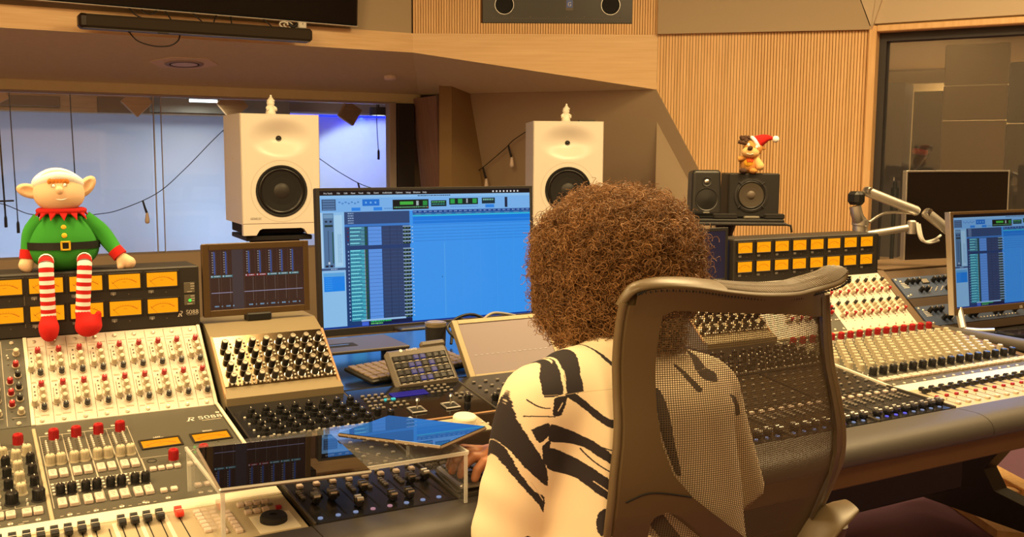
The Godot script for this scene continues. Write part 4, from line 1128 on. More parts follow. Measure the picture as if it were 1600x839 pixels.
func centre() -> void:
	var w := Color.WHITE
	knob_box(0.447, "carrying the small meter screen by the left console")
	knob_box(1.682, "at the right end, seen through the mesh chair's top corner")
	knob_flat(0.447, "directly in front of the left raised beige module")
	knob_flat(1.190, "behind the mesh chair, left of the middle")
	knob_flat(1.436, "behind the mesh chair, right of the middle")
	knob_flat(1.682, "at the right end before the right console")
	fader_module(0.449, "under the two tablets' clear stand", [0.0828, 0.0867, 0.0421, 0.0996, 0.0416, 0.0399, 0.1006, 0.1058], [1, 1, 1, 2, 2, 1, 1, 1])
	var low := [0.034, 0.030, 0.034, 0.032, 0.034, 0.031, 0.034, 0.033]
	fader_module(1.196, "behind the mesh chair's left half", low, [1, 1, 1, 1, 1, 1, 1, 1])
	fader_module(1.441, "behind the mesh chair's right edge", low, [1, 1, 1, 1, 3, 3, 1, 1])
	fader_module(1.686, "touching the right console's fader panel", low, [1, 3, 3, 3, 1, 1, 1, 1])
	# the master module: joysticks, lit keys and a narrow blue display
	var o := thing("master_module", "glossy black master module with two small joysticks and a narrow blue display", "control module")
	var f := panel_slab(o, "face_plate", MIDDLE, 0.695, 0.955, mat("gloss_black", w), 0.03, 0.0, 0.392, 0.003, 0.002)
	var f2 := panel_slab(o, "side_plate", MIDDLE, 0.959, 1.188, mat("surface_black", w), 0.03, 0.0, 0.392, 0.003, 0.002)
	for s in [0.6925, 0.957]: part(f, "edge_rail", boxm(V(0.004, 0.01, 0.39), 0.001, V(s, 0.0, -0.196)), mat("surface_edge", w))
	for k in 4:
		for r in 3:
			put_on(f, "button", "button_small", 0.7200 + 0.0145 * k, 0.3440 - 0.0180 * r, 0.003)
			put_on(f, "button", "button_small", 0.8700 + 0.0150 * k, 0.3560 - 0.0180 * r, 0.003)
	for k in 3:
		for r in 2:
			put_on(f, "button", "button_small", 0.7150 + 0.0110 * k, 0.2850 - 0.0160 * r, 0.003)
			put_on(f, "button", "button_small", 0.7620 + 0.0140 * k, 0.2880 - 0.0180 * r, 0.003)
			put_on(f, "button", "button_small", 0.9150 + 0.0130 * k, 0.2950 - 0.0180 * r, 0.003)
	for k in 2: part(f, "lit_key", boxm(V(0.0095, 0.003, 0.0065), 0.0008), glow("key_teal", Color(0.3, 1.0, 0.95), 0.8), at(V(0.7600 + 0.0160 * k, 0.0045, -0.3120)))
	part(f, "display", boxm(V(0.082, 0.002, 0.026), 0.0005), glow("display_blue", Color(0.03, 0.03, 0.75), 0.5), at(V(0.8200, 0.004, -0.3320)))
	for q in [[0.7960, 0.2350], [0.8720, 0.2350]]:
		var j := part(f, "joystick_frame", joined([[Mb.new().box(at(V(-0.0145, 0, 0)), V(0.004, 0.004, 0.033), 0.001).box(at(V(0.0145, 0, 0)), V(0.004, 0.004, 0.033), 0.001).box(at(V(0, 0, -0.0145)), V(0.03, 0.004, 0.004), 0.001).box(at(V(0, 0, 0.0145)), V(0.03, 0.004, 0.004), 0.001), mat("aluminium", w)], [Mb.new().box(at(V(0, -0.0005, 0)), V(0.026, 0.001, 0.026)), mat("slot_black", w)]]), null, at(V(q[0], 0.005, -q[1])))
		part(j, "stick", Mb.new().lathe(Transform3D(), [[0.0022, 0], [0.0016, 0.016], [0.0045, 0.0175], [0.0052, 0.021], [0.003, 0.0245], [0, 0.025]], 14).done(), mat("metal", w))
	for q in [[0.7094, 0.2317], [0.7300, 0.2140], [0.9170, 0.2450]]: put_on(f, "knob", "black_tall", q[0], q[1], 0.003)
	part(f, "wrist_strip", boxm(V(0.26, 0.003, 0.006), 0.0008), mat("trim_tan", w), at(V(0.825, 0.0035, -0.1780)))
	part(f, "wheel_plate", boxm(V(0.105, 0.003, 0.075), 0.001), mat("cream_fader", w), at(V(0.8450, 0.0035, -0.1280)))
	part(f, "jog_wheel", Mb.new().lathe(Transform3D(), [[0.024, 0], [0.024, 0.012], [0.022, 0.015], [0, 0.0155]], 36).done(), mat("cream", w), at(V(0.8560, 0.005, -0.1370)))
	for k in 3: put_on(f, "button", "button_tiny", 0.8900 + 0.0070 * k, 0.1250 - 0.010 * k, 0.005)
	for k in 6:
		for r in 5: put_on(f2, "button", "button_small", 0.985 + 0.03 * k, 0.35 - 0.03 * r, 0.003)
	put_on(f2, "knob", "black_tall", 0.9750, 0.2300, 0.003)
	# the ledge under the keyboards, right of the faders
	var t := thing("keyboard_tray", "matt black tray in front of the master module where the person's left hand rests", "tray", V(0.94, 0.742, -1.485))
	part(t, "board", boxm(V(0.49, 0.02, 0.176), 0.003, V(0.0, -0.010, 0)), mat("surface_black", w))
	part(t, "front_lip", boxm(V(0.49, 0.008, 0.006), 0.001, V(0, 0.002, 0.084)), mat("surface_edge", w))

# ------------------------------------------------------------------ pictures shown by the screens (flat print)
func bars(im: Image, x: int, y: int, wide: int, high: int, c: Color, sd: int) -> void:     # a line that reads as small lettering
	rng.seed = sd
	var k := x
	while k < x + wide:
		var s := rng.randi_range(3, 9)
		im.fill_rect(Rect2i(k, y, mini(s, x + wide - k), high), c)
		k += s + 2

func session_picture() -> Image:
	var im := Image.create(1024, 576, false, Image.FORMAT_RGBA8)
	im.fill(rgb(62, 160, 255))
	var R := func(x: int, y: int, a: int, b: int, c: Color) -> void: im.fill_rect(Rect2i(x, y, a, b), c)
	R.call(0, 0, 1024, 18, rgb(16, 14, 22))                       # menu bar
	R.call(0, 18, 1024, 70, rgb(128, 190, 252))                    # tool bar
	R.call(0, 18, 1024, 12, rgb(150, 205, 255))
	bars(im, 450, 22, 160, 4, rgb(30, 60, 110), 1)
	R.call(8, 34, 62, 46, rgb(58, 88, 130)); for k in 4: R.call(12, 38 + k * 11, 54, 7, rgb(90, 130, 178))
	for k in 7: R.call(82 + k * 14, 44 + (k % 2) * 5, 9, 6, rgb(80, 140, 215))
	R.call(190, 36, 78, 28, rgb(24, 120, 225)); for k in 3: R.call(202 + k * 22, 46, 8, 8, rgb(120, 190, 255))
	R.call(140, 70, 40, 14, rgb(40, 140, 245)); R.call(240, 70, 40, 14, rgb(40, 140, 245)); bars(im, 290, 74, 40, 5, rgb(90, 150, 220), 3)
	R.call(330, 40, 172, 42, rgb(8, 24, 30)); R.call(364, 48, 64, 14, rgb(70, 190, 70)); R.call(442, 46, 12, 20, rgb(170, 190, 190)); R.call(474, 46, 22, 20, rgb(40, 150, 70)); bars(im, 336, 70, 160, 5, rgb(100, 180, 130), 4); R.call(496, 72, 4, 5, rgb(220, 60, 40))
	R.call(514, 46, 76, 26, rgb(8, 36, 44)); bars(im, 518, 50, 66, 5, rgb(90, 200, 120), 5); bars(im, 518, 60, 66, 5, rgb(60, 160, 150), 6)
	R.call(604, 38, 146, 28, rgb(8, 36, 40)); for q in [610, 648, 722]: R.call(q, 41, 22, 20, rgb(40, 170, 80))
	R.call(690, 40, 8, 20, rgb(170, 180, 190)); bars(im, 610, 74, 140, 3, rgb(80, 140, 220), 7)
	R.call(770, 38, 68, 26, rgb(10, 50, 64)); bars(im, 776, 42, 54, 8, rgb(130, 190, 170), 8); R.call(788, 68, 46, 14, rgb(40, 140, 245))
	R.call(890, 36, 14, 46, rgb(26, 40, 70))
	# left strip: one fader, then a list
	R.call(0, 88, 106, 488, rgb(150, 205, 252)); R.call(0, 88, 8, 230, rgb(190, 225, 255))
	R.call(12, 92, 46, 226, rgb(84, 124, 168)); R.call(14, 96, 42, 16, rgb(120, 165, 205))
	for k in 2: R.call(20 + k * 20, 122, 10, 8, rgb(24, 50, 80))
	R.call(18, 140, 36, 8, rgb(14, 50, 50)); R.call(32, 164, 2, 130, rgb(24, 50, 90)); R.call(50, 170, 5, 130, rgb(30, 90, 80)); R.call(30, 294, 8, 10, rgb(210, 225, 240))
	for k in 2: R.call(18 + k * 20, 308, 12, 8, rgb(14, 30, 60))
	R.call(60, 100, 36, 214, rgb(176, 222, 255))
	for k in 20: bars(im, 74, 180 + k * 6, 18, 2, rgb(110, 160, 210), 30 + k)
	R.call(0, 320, 106, 10, rgb(58, 90, 140)); bars(im, 40, 323, 30, 4, rgb(170, 200, 240), 9)
	R.call(6, 340, 94, 18, rgb(96, 176, 240)); R.call(8, 356, 92, 62, rgb(20, 140, 250))
	for k in 6: bars(im, 14, 362 + k * 9, 30, 3, rgb(70, 170, 255), 60 + k)
	R.call(0, 568, 1024, 8, rgb(20, 60, 150))
	# ruler block and track list
	R.call(106, 88, 302, 52, rgb(46, 78, 128)); for k in 5: bars(im, 122, 92 + k * 10, 26, 5, rgb(150, 180, 220), 70 + k)
	R.call(106, 140, 302, 10, rgb(60, 130, 215))
	R.call(106, 150, 302, 418, rgb(30, 66, 122))
	for k in 25:
		var y := 152 + k * 16
		if k == 5: y += 0
		var gap := k == 5
		if k == 5: continue
		var c := rgb(70, 180, 205) if k > 5 else rgb(80, 150, 175)
		R.call(128, y, 66, 14, c)
		R.call(130, y + 2, 52 - (k * 7) % 17, 4, rgb(140, 240, 250))
		bars(im, 130, y + 8, 50, 4, rgb(30, 110, 150), 100 + k)
		R.call(118, y + 4, 5, 6, rgb(120, 30, 50) if k < 4 else rgb(150, 190, 235))
		R.call(196, y, 12, 14, rgb(22, 80, 70)); R.call(196 - 2, y, 2, 14, rgb(190, 160, 170) if k > 5 else rgb(60, 140, 180))
		R.call(212, y, 62, 15, rgb(96, 158, 244)); R.call(212, y + 15, 62, 1, rgb(40, 80, 150))
		R.call(278, y, 118 - 2, 15, rgb(58, 84, 130))
		for q in 18: R.call(280 + q * 6, y + 1, 3, 12, rgb(34, 52, 92))
		R.call(396, y, 1, 14, rgb(30, 50, 90))
		R.call(346, y, 2, 15, rgb(24, 46, 84)); R.call(312, y, 2, 15, rgb(24, 46, 84))
		R.call(374, y, 40, 5, rgb(150, 180, 215)); R.call(376, y + 6, 36, 8, rgb(10, 42, 46)); R.call(382, y + 8, 6, 3, rgb(120, 170, 110)); R.call(398, y + 8, 4, 3, rgb(120, 170, 110))
		R.call(418, y + 4, 5, 5, rgb(190, 215, 245))
	R.call(170, 546, 210, 8, rgb(160, 205, 250)); R.call(170, 554, 240, 18, rgb(14, 30, 74)); R.call(172, 556, 32, 16, rgb(70, 110, 230)); bars(im, 214, 554, 96, 6, rgb(40, 200, 90), 12); bars(im, 214, 563, 56, 6, rgb(120, 220, 120), 13)
	# time line over the empty edit area
	R.call(424, 88, 600, 12, rgb(20, 70, 150)); for k in 24: bars(im, 428 + k * 25, 91, 14, 5, rgb(130, 170, 225), 200 + k)
	R.call(424, 100, 600, 8, rgb(40, 120, 190)); for k in 12: R.call(436 + k * 50, 101, 28, 5, rgb(90, 140, 190))
	R.call(424, 108, 600, 6, rgb(50, 205, 240)); R.call(424, 114, 600, 18, rgb(14, 130, 240)); R.call(424, 134, 600, 12, rgb(24, 130, 235))
	for k in 6: R.call(424, 150 + k * 14, 600, 2, rgb(44, 130, 226))
	for k in 5: R.call(580 + k * 88, 180, 1, 380, rgb(80, 172, 255))
	R.call(574, 230, 2, 330, rgb(100, 186, 255)); R.call(560, 380, 3, 5, rgb(20, 60, 120))
	return im

func meters_picture() -> Image:
	var im := Image.create(512, 320, false, Image.FORMAT_RGBA8)
	im.fill(rgb(66, 42, 36))
	var R := func(x: int, y: int, a: int, b: int, c: Color) -> void: im.fill_rect(Rect2i(x, y, a, b), c)
	R.call(120, 0, 60, 320, rgb(74, 62, 64))
	for x in [10, 70, 192, 252, 312, 372, 432]:
		R.call(x - 8, 0, 2, 320, rgb(90, 64, 52)); R.call(x + 26, 4, 1, 130, rgb(110, 84, 70))
		for k in 9: R.call(x + 6, 10 + k * 13, 7, 6, rgb(150, 150, 150))
		R.call(x + 16, 8, 4, 122, rgb(70, 110, 200)); R.call(x + 22, 14, 2, 116, rgb(60, 90, 160))
		R.call(x + 38, 150, 2, 130, rgb(120, 106, 96))
		R.call(x - 2, 134, 54, 12, rgb(150, 40, 44) if x == 252 or x == 192 else rgb(70, 130, 140)); bars(im, x + 16, 137, 30, 5, rgb(215, 220, 225), x)
		R.call(x, 136, 7, 7, rgb(200, 220, 225))
		bars(im, x + 14, 296, 22, 8, rgb(130, 175, 210), x + 7); R.call(x + 50, 297, 6, 7, rgb(150, 190, 215))
	R.call(8, 226, 112, 4, rgb(160, 155, 185)); R.call(182, 226, 322, 4, rgb(160, 155, 185))
	return im

# ------------------------------------------------------------------ screens
# a screen body with its picture facing +z, centred
func screen_panel(o: Node, wide: float, high: float, bezel: Array, deep: float, shell: Material, face: Material) -> void:    # bezel: left, right, bottom, top
	var b := Mb.new()
	b.box(at(V(0, 0, -deep * 0.5 - 0.001)), V(wide, high, deep - 0.002), 0.003)
	var iw: float = wide - bezel[0] - bezel[1]
	var ih: float = high - bezel[2] - bezel[3]
	var cx: float = (bezel[0] - bezel[1]) * 0.5
	var cy: float = (bezel[2] - bezel[3]) * 0.5
	b.box(at(V(-wide * 0.5 + bezel[0] * 0.5, 0, -0.003)), V(bezel[0], high, 0.008), 0.001)
	b.box(at(V(wide * 0.5 - bezel[1] * 0.5, 0, -0.003)), V(bezel[1], high, 0.008), 0.001)
	b.box(at(V(cx, -high * 0.5 + bezel[2] * 0.5, -0.003)), V(iw, bezel[2], 0.008), 0.001)
	b.box(at(V(cx, high * 0.5 - bezel[3] * 0.5, -0.003)), V(iw, bezel[3], 0.008), 0.001)
	part(o, "housing", b.done(), shell)
	var q := Mb.new()
	var x := iw * 0.5
	var y := ih * 0.5
	q.quad(V(cx - x, cy - y, -0.0008), V(cx + x, cy - y, -0.0008), V(cx + x, cy + y, -0.0008), V(cx - x, cy + y, -0.0008))
	part(o, "screen", q.done(), face)

func screens() -> void:
	var w := Color.WHITE
	var session := session_picture()
	# the big monitor
	var o := thing("monitor", "large monitor showing a bright blue editing session, between the two white loudspeakers", "monitor", V(1.2374, 0.9899, -2.6935), rotx(-2.9))
	screen_panel(o, 0.708, 0.424, [0.010, 0.010, 0.020, 0.009], 0.03, mat("plastic_dark", w), screen_mat("session_screen", session, 1.0))
	var x := -0.337
	for t in ["Pro Tools", "File", "Edit", "View", "Track", "Clip", "Event", "AudioSuite", "Options", "Setup", "Window", "Help"]:
		var wd: float = 0.0035 * t.length() + 0.004
		lettering(o, t, 0.0045, glow("menu_white", Color(0.9, 0.92, 1.0), 0.8), at(V(x + wd * 0.5, 0.1965, 0.0004)), "Droid Sans", "menu_word", 0.0002)
		x += wd + 0.004
	for k in 8: part(o, "menu_icon", boxm(V(0.005, 0.005, 0.0004), 0.0), glow("menu_white", w, 0.8), at(V(0.213 + k * 0.0125, 0.1965, 0.0)))
	lettering(o, "LG", 0.008, mat("print_white", w), at(V(0.07, -0.202, 0.0012)), "Droid Sans", "logo")
	part(o, "stand_neck", Mb.new().tube([V(0, -0.12, -0.05), V(0, -0.205, -0.06)], 0.025, 14).done(), mat("metal", w))
	part(o, "stand_foot", boxm(V(0.26, 0.012, 0.2), 0.004, V(0, -0.205, -0.04)), mat("plastic_dark", w))
	area(Vector2(0.68, 0.38), 0.10, Color(0.28, 0.62, 1.0), V(1.2374, 0.99, -2.66), Vector3.BACK, "monitor_light")
	# grey laptop shelf under it
	var s := thing("monitor_shelf", "flat grey metal shelf with a dark slot under the large monitor", "shelf", V(0.845, 0.792, -2.30))
	part(s, "top", boxm(V(0.225, 0.008, 0.17), 0.002, V(0, 0.034, 0)), mat("shelf_grey", rgb(74, 68, 64), 0.5))
	part(s, "slot", boxm(V(0.085, 0.0006, 0.04), 0.0, V(-0.045, 0.0385, 0.01)), mat("slot_black", w))
	part(s, "slot_pin", boxm(V(0.06, 0.0012, 0.004), 0.0, V(-0.05, 0.0388, 0.01)), mat("metal", w))
	for k in [-1, 1]: part(s, "foot", boxm(V(0.01, 0.03, 0.16), 0.001, V(k * 0.105, 0.015, 0)), mat("shelf_grey", w))
	var cup := thing("metal_cup", "small dark metal can behind the keypad, under the large monitor", "can", V(1.08, 0.792, -2.33))
	part(cup, "body", Mb.new().lathe(Transform3D(), [[0.026, 0], [0.028, 0.06], [0.0255, 0.07]], 24).done(), mat("plastic_dark", w))
	part(cup, "rim", Mb.new().lathe(Transform3D(), [[0.0285, 0.058], [0.0285, 0.068], [0.022, 0.07], [0, 0.066]], 24).done(), mat("beige_metal", w))
	var cb := thing("cable_bundle", "looped dark and pale cables on the shelf behind the keypad", "cables")
	part(cb, "cable", Mb.new().tube(arc([V(1.12, 0.80, -2.32), V(1.16, 0.86, -2.36), V(1.22, 0.82, -2.30), V(1.26, 0.797, -2.2)], 8), 0.004, 6).done(), mat("cable", w))
	part(cb, "cable", Mb.new().tube(arc([V(1.14, 0.797, -2.26), V(1.10, 0.85, -2.30), V(1.2, 0.87, -2.34), V(1.3, 0.80, -2.3)], 8), 0.004, 6).done(), mat("cable", w))
	part(cb, "pale_cable", Mb.new().tube(arc([V(1.17, 0.81, -2.27), V(1.19, 0.85, -2.29), V(1.24, 0.875, -2.31), V(1.32, 0.86, -2.33)], 8), 0.004, 6).done(), mat("cable_grey", rgb(150, 146, 136), 0.5))
	# small meter screens on the raised modules
	var meters := screen_mat("meter_screen", meters_picture(), 0.9)
	o = thing("meter_display", "small screen of level meters standing on the left raised module", "monitor", V(0.566, 1.026, -2.150), rotx(-2))
	screen_panel(o, 0.234, 0.158, [0.014, 0.012, 0.014, 0.014], 0.016, mat("bezel_bronze", rgb(92, 72, 46), 0.4, 0.2), meters)
	part(o, "foot", boxm(V(0.055, 0.018, 0.03), 0.003, V(0, -0.084, -0.006)), mat("black", w))
	o = thing("meter_display", "small dark screen beside the person's hair, on the right raised module", "monitor", V(1.810, 1.0166, -2.16), rotx(-1))
	screen_panel(o, 0.234, 0.158, [0.010, 0.010, 0.012, 0.010], 0.016, mat("plastic_dark", w), glow("screen_slate", rgb(64, 56, 84), 0.35))
	part(o, "foot", boxm(V(0.055, 0.018, 0.03), 0.003, V(0, -0.084, -0.006)), mat("black", w))
	# tilted touch screen, off, facing the ceiling lamps
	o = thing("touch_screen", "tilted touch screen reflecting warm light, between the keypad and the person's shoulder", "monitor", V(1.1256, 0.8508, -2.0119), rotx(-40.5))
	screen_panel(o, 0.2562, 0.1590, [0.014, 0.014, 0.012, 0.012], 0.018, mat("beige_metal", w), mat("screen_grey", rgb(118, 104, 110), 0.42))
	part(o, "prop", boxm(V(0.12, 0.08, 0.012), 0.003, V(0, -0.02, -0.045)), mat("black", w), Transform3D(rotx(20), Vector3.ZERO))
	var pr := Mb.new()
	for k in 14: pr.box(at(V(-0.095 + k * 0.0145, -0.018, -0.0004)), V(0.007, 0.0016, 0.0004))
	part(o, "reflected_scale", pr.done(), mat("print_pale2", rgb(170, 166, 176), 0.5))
	keypad()
	# switched-off monitor on the arm, and the lit one at the right edge
	o = thing("monitor", "switched-off dark monitor with a pale left edge in front of the right window", "monitor", V(3.0856, 1.0932, -2.27), rotx(-1.1) * roty(-6.2))
	screen_panel(o, 0.490, 0.3216, [0.006, 0.006, 0.010, 0.006], 0.02, mat("aluminium", w), mat("screen_off", rgb(20, 14, 12), 0.3))
	o = thing("monitor", "tilted monitor with a blue editing session at the right edge of the picture", "monitor", V(2.8555, 0.985, -1.8926), rotx(-6.4) * roty(-3.7))
	screen_panel(o, 0.545, 0.310, [0.012, 0.012, 0.020, 0.009], 0.018, mat("bezel_bronze", w), screen_mat("session_screen_dim", session, 0.62))
	part(o, "pale_edge", boxm(V(0.004, 0.310, 0.02), 0.001, V(-0.2745, 0, -0.008)), mat("aluminium", w))
	lettering(o, "LG", 0.008, mat("print_white", w), at(V(0.02, -0.148, 0.0012)), "Droid Sans", "logo")
	part(o, "stand_leg", Mb.new().tube([V(-0.262, -0.195, 0.02), V(-0.235, -0.12, -0.02)], 0.012, 10).done(), mat("aluminium", w))
	part(o, "stand_foot", Mb.new().tube(arc([V(-0.262, -0.195, 0.02), V(-0.242, -0.199, 0.06), V(-0.215, -0.199, 0.09)], 6), 0.007, 8).done(), mat("aluminium", w))
	area(Vector2(0.5, 0.28), 0.25, Color(0.4, 0.65, 1.0), V(2.865, 1.006, -1.885), Vector3.BACK, "monitor_light")
	monitor_arm()

func keypad() -> void:
	var w := Color.WHITE
	# four rows of eight picture keys on a sloping taupe case
	var o := thing("button_keypad", "sloping taupe keypad with four rows of eight dark picture keys, left of the touch screen", "keypad", V(0.8844, 0.8323, -1.978), rotx(-47) * roty(-3))
	part(o, "case", boxm(V(0.150, 0.107, 0.022), 0.008, V(0, 0, -0.011)), mat("plastic_grey", w))
	part(o, "stand", boxm(V(0.142, 0.03, 0.06), 0.004, V(0, -0.026, -0.045)), mat("black", w))
	part(o, "tab", boxm(V(0.060, 0.016, 0.016), 0.004, V(0.046, 0.060, -0.011)), mat("plastic_grey", w))
	var lit := [3, 4, 10, 11, 13, 18, 19, 21, 27, 28]
	for r in 4:
		for c in 8:
			var k := r * 8 + c
			var m := glow("key_blue", Color(0.22, 0.3, 0.8), 0.28) if k in lit else mat("key_dark", rgb(30, 28, 30), 0.3)
			var q := part(o, "key", boxm(V(0.0132, 0.0132, 0.004), 0.002), m, at(V(-0.0560 + c * 0.0160, 0.0235 - r * 0.0190, 0.001)))
			part(q, "key_frame", once("key_frame", func() -> Mesh:
				var b := Mb.new()
				for s in [-1, 1]:
					b.box(at(V(s * 0.0072, 0, -0.0012)), V(0.0012, 0.0155, 0.003)); b.box(at(V(0, s * 0.0072, -0.0012)), V(0.0132, 0.0012, 0.003))
				return b.done()), mat("slot_black", w))
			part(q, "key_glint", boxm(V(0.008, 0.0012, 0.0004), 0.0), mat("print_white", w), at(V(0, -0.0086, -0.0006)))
	lettering(o, "ELGATO", 0.0052, mat("print_white", w), at(V(-0.012, 0.0455, 0.0005)), "Droid Sans", "logo")
	part(o, "logo_disc", Mb.new().lathe(Transform3D(rotx(90), V(-0.0375, 0.0455, 0)), [[0.0040, 0], [0.0038, 0.0008], [0, 0.0008]], 18).done(), mat("print_white", w))
	# keyboard lying behind it
	var k1 := keyboard("computer_keyboard", "dark computer keyboard with tan keys lying left of the keypad", V(0.905, 0.806, -2.085), roty(13), 0.30, 0.115, 14, 5, mat("key_tan", rgb(112, 96, 76), 0.5), mat("black", w))
	k1.rotate_object_local(Vector3.RIGHT, deg_to_rad(6))
	# keyboard under the person's hand
	keyboard("computer_keyboard", "pale edged keyboard with dark keys under the person's left hand", V(0.845, 0.7545, -1.455), roty(-3), 0.29, 0.110, 13, 5, mat("key_slate", rgb(58, 60, 70), 0.4), mat("aluminium", w))
	var p := thing("remote_pad", "grey cloth pad lying by the keyboard behind the tablets", "pad", V(0.727, 0.7425, -1.475), roty(-8))
	part(p, "pad", boxm(V(0.05, 0.004, 0.12), 0.0015, V(0, 0.002, 0)), mat("plastic_grey", w))

func keyboard(called: String, label: String, where: Vector3, b: Basis, wide: float, deep: float, cols: int, rows: int, key: Material, base: Material) -> Node3D:
	var o := thing(called, label, "keyboard", where, b)
	part(o, "base", boxm(V(wide, 0.010, deep), 0.003), base)
	var px := (wide - 0.01) / cols
	var pz := (deep - 0.01) / rows
	var mesh := boxm(V(px * 0.86, 0.005, pz * 0.84), 0.0014)
	for r in rows:
		for c in cols:
			if r == rows - 1 and c > 3 and c < 9:
				if c == 4: part(o, "space_bar", boxm(V(px * 4.86, 0.005, pz * 0.84), 0.0014), key, at(V(-wide * 0.5 + 0.005 + px * 6.5, 0.0065, -deep * 0.5 + 0.005 + pz * (r + 0.5))))
				continue
			part(o, "key", mesh, key, at(V(-wide * 0.5 + 0.005 + px * (c + 0.5), 0.0065, -deep * 0.5 + 0.005 + pz * (r + 0.5))))
	return o

func monitor_arm() -> void:
	var w := Color.WHITE
	var al := mat("aluminium", w)
	var o := thing("monitor_mount", "silver two-armed monitor mount clamped beside the right console's meters", "monitor arm", V(2.60, 0.94, -2.25))
	part(o, "post", Mb.new().lathe(at(V(-0.03, 0.0, 0)), [[0.034, 0], [0.034, 0.02], [0.024, 0.022], [0.024, 0.135], [0.027, 0.138], [0.027, 0.155], [0, 0.155]], 24).done(), al)
	part(o, "elbow", Mb.new().tube(arc([V(-0.03, 0.145, 0), V(-0.05, 0.168, 0.004), V(-0.058, 0.20, 0.0)], 6), [0.023, 0.023, 0.022, 0.021, 0.020, 0.020, 0.019, 0.019, 0.019, 0.019, 0.019, 0.019, 0.019], 14).done(), al)
	part(o, "knuckle", boxm(V(0.046, 0.044, 0.046), 0.010, V(-0.054, 0.226, 0)), mat("black", w))
	var arm := func(a: Vector3, b: Vector3, r: float) -> ArrayMesh: return Mb.new().tube([a, a.lerp(b, 0.04), a.lerp(b, 0.5), a.lerp(b, 0.96), b], [r * 0.7, r, r * 0.95, r, r * 0.7], 12).done()
	part(o, "upper_arm", arm.call(V(-0.035, 0.252, 0.012), V(0.125, 0.182, 0.10), 0.0165), al)
	part(o, "pivot", Mb.new().lathe(Transform3D(rotx(90), V(-0.028, 0.250, 0.026)), [[0.013, -0.008], [0.013, 0.006], [0.010, 0.008], [0, 0.008]], 20).done(), mat("metal", w))
	part(o, "tie_rod", Mb.new().tube(arc([V(-0.01, 0.148, 0.02), V(0.04, 0.178, 0.04), V(0.11, 0.178, 0.085)], 6), 0.005, 8).done(), al)
	part(o, "lower_arm", arm.call(V(-0.02, 0.108, 0.02), V(0.09, 0.132, 0.095), 0.012), al)
	part(o, "joint", Mb.new().lathe(at(V(0.095, 0.112, 0.10)), [[0.015, 0], [0.015, 0.04], [0.010, 0.044], [0, 0.044]], 18).done(), al)
	part(o, "front_arm", arm.call(V(0.120, 0.186, 0.125), V(0.222, 0.088, 0.20), 0.0175), al)
	part(o, "pivot", Mb.new().lathe(Transform3D(rotx(90), V(0.124, 0.183, 0.142)), [[0.012, -0.008], [0.012, 0.004], [0, 0.006]], 20).done(), mat("metal", w))
	var c := thing("monitor_cable", "pale looped cable hanging from the monitor mount", "cable", V(2.60, 0.94, -2.25))
	part(c, "cable", Mb.new().tube(arc([V(0.095, 0.150, 0.12), V(0.098, 0.105, 0.13), V(0.120, 0.088, 0.135), V(0.16, 0.094, 0.14), V(0.20, 0.105, 0.13)], 8), 0.0045, 8).done(), mat("cable_white", w))
	part(c, "cable", Mb.new().tube(arc([V(0.10, 0.146, 0.125), V(0.107, 0.098, 0.135), V(0.130, 0.084, 0.14), V(0.18, 0.090, 0.14)], 8), 0.004, 8).done(), mat("cable_white", w))

func tablets() -> void:
	var w := Color.WHITE
	# clear stand: two side walls and a top plate
	var o := thing("acrylic_stand", "clear acrylic bridge stand holding the two tablets over the faders", "stand", V(0.497, 0.742, -1.47))
	var ac := mat("acrylic", w)
	var ed := mat("acrylic_edge", w)
	part(o, "top_plate", boxm(V(0.392, 0.006, 0.235), 0.002, V(0, 0.083, -0.02)), ac)
	part(o, "polished_edge", boxm(V(0.392, 0.0062, 0.002), 0.0005, V(0, 0.083, 0.0985)), ed)
	for s in [-1, 1]:
		part(o, "side_wall", boxm(V(0.006, 0.080, 0.232), 0.001, V(s * 0.192, 0.040, -0.02)), ac)
		part(o, "polished_edge", boxm(V(0.0065, 0.080, 0.0025), 0.0008, V(s * 0.192, 0.040, 0.0972)), ed)
		part(o, "polished_edge", boxm(V(0.0065, 0.080, 0.0015), 0.0005, V(s * 0.192, 0.040, -0.1372)), ed)
		part(o, "polished_edge", boxm(V(0.005, 0.0065, 0.235), 0.001, V(s * 0.1955, 0.083, -0.02)), ed)
	o = thing("tablet", "tablet with a silver edge lying on the left of the clear stand", "tablet", V(0.412, 0.8285, -1.4506), rotz(-0.8) * rotx(-1.0) * roty(-4.0))
	part(o, "shell", boxm(V(0.2203, 0.0065, 0.224), 0.0028, V(0, 0.003, 0)), mat("aluminium", w))
	part(o, "glass", boxm(V(0.2150, 0.0012, 0.219), 0.0005, V(0, 0.0063, 0)), mat("tablet_glass", rgb(8, 7, 9), 0.01))
	o = thing("tablet", "second tablet, turned on its corner, lying across the right of the clear stand", "tablet", V(0.6433, 0.8360, -1.4783), rotz(-0.3) * rotx(-2.6) * roty(-57.0))
	part(o, "shell", boxm(V(0.202, 0.006, 0.149), 0.0028, V(0, 0.003, 0)), mat("bezel_bronze", w))
	part(o, "glass", boxm(V(0.197, 0.0012, 0.144), 0.0005, V(0, 0.0063, 0)), mat("tablet_glass", w))
	for k in 9: part(o, "speaker_slot", boxm(V(0.006, 0.0018, 0.0006), 0.0), mat("metal", w), at(V(-0.075 + 0.0185 * k, 0.003, 0.0746)))

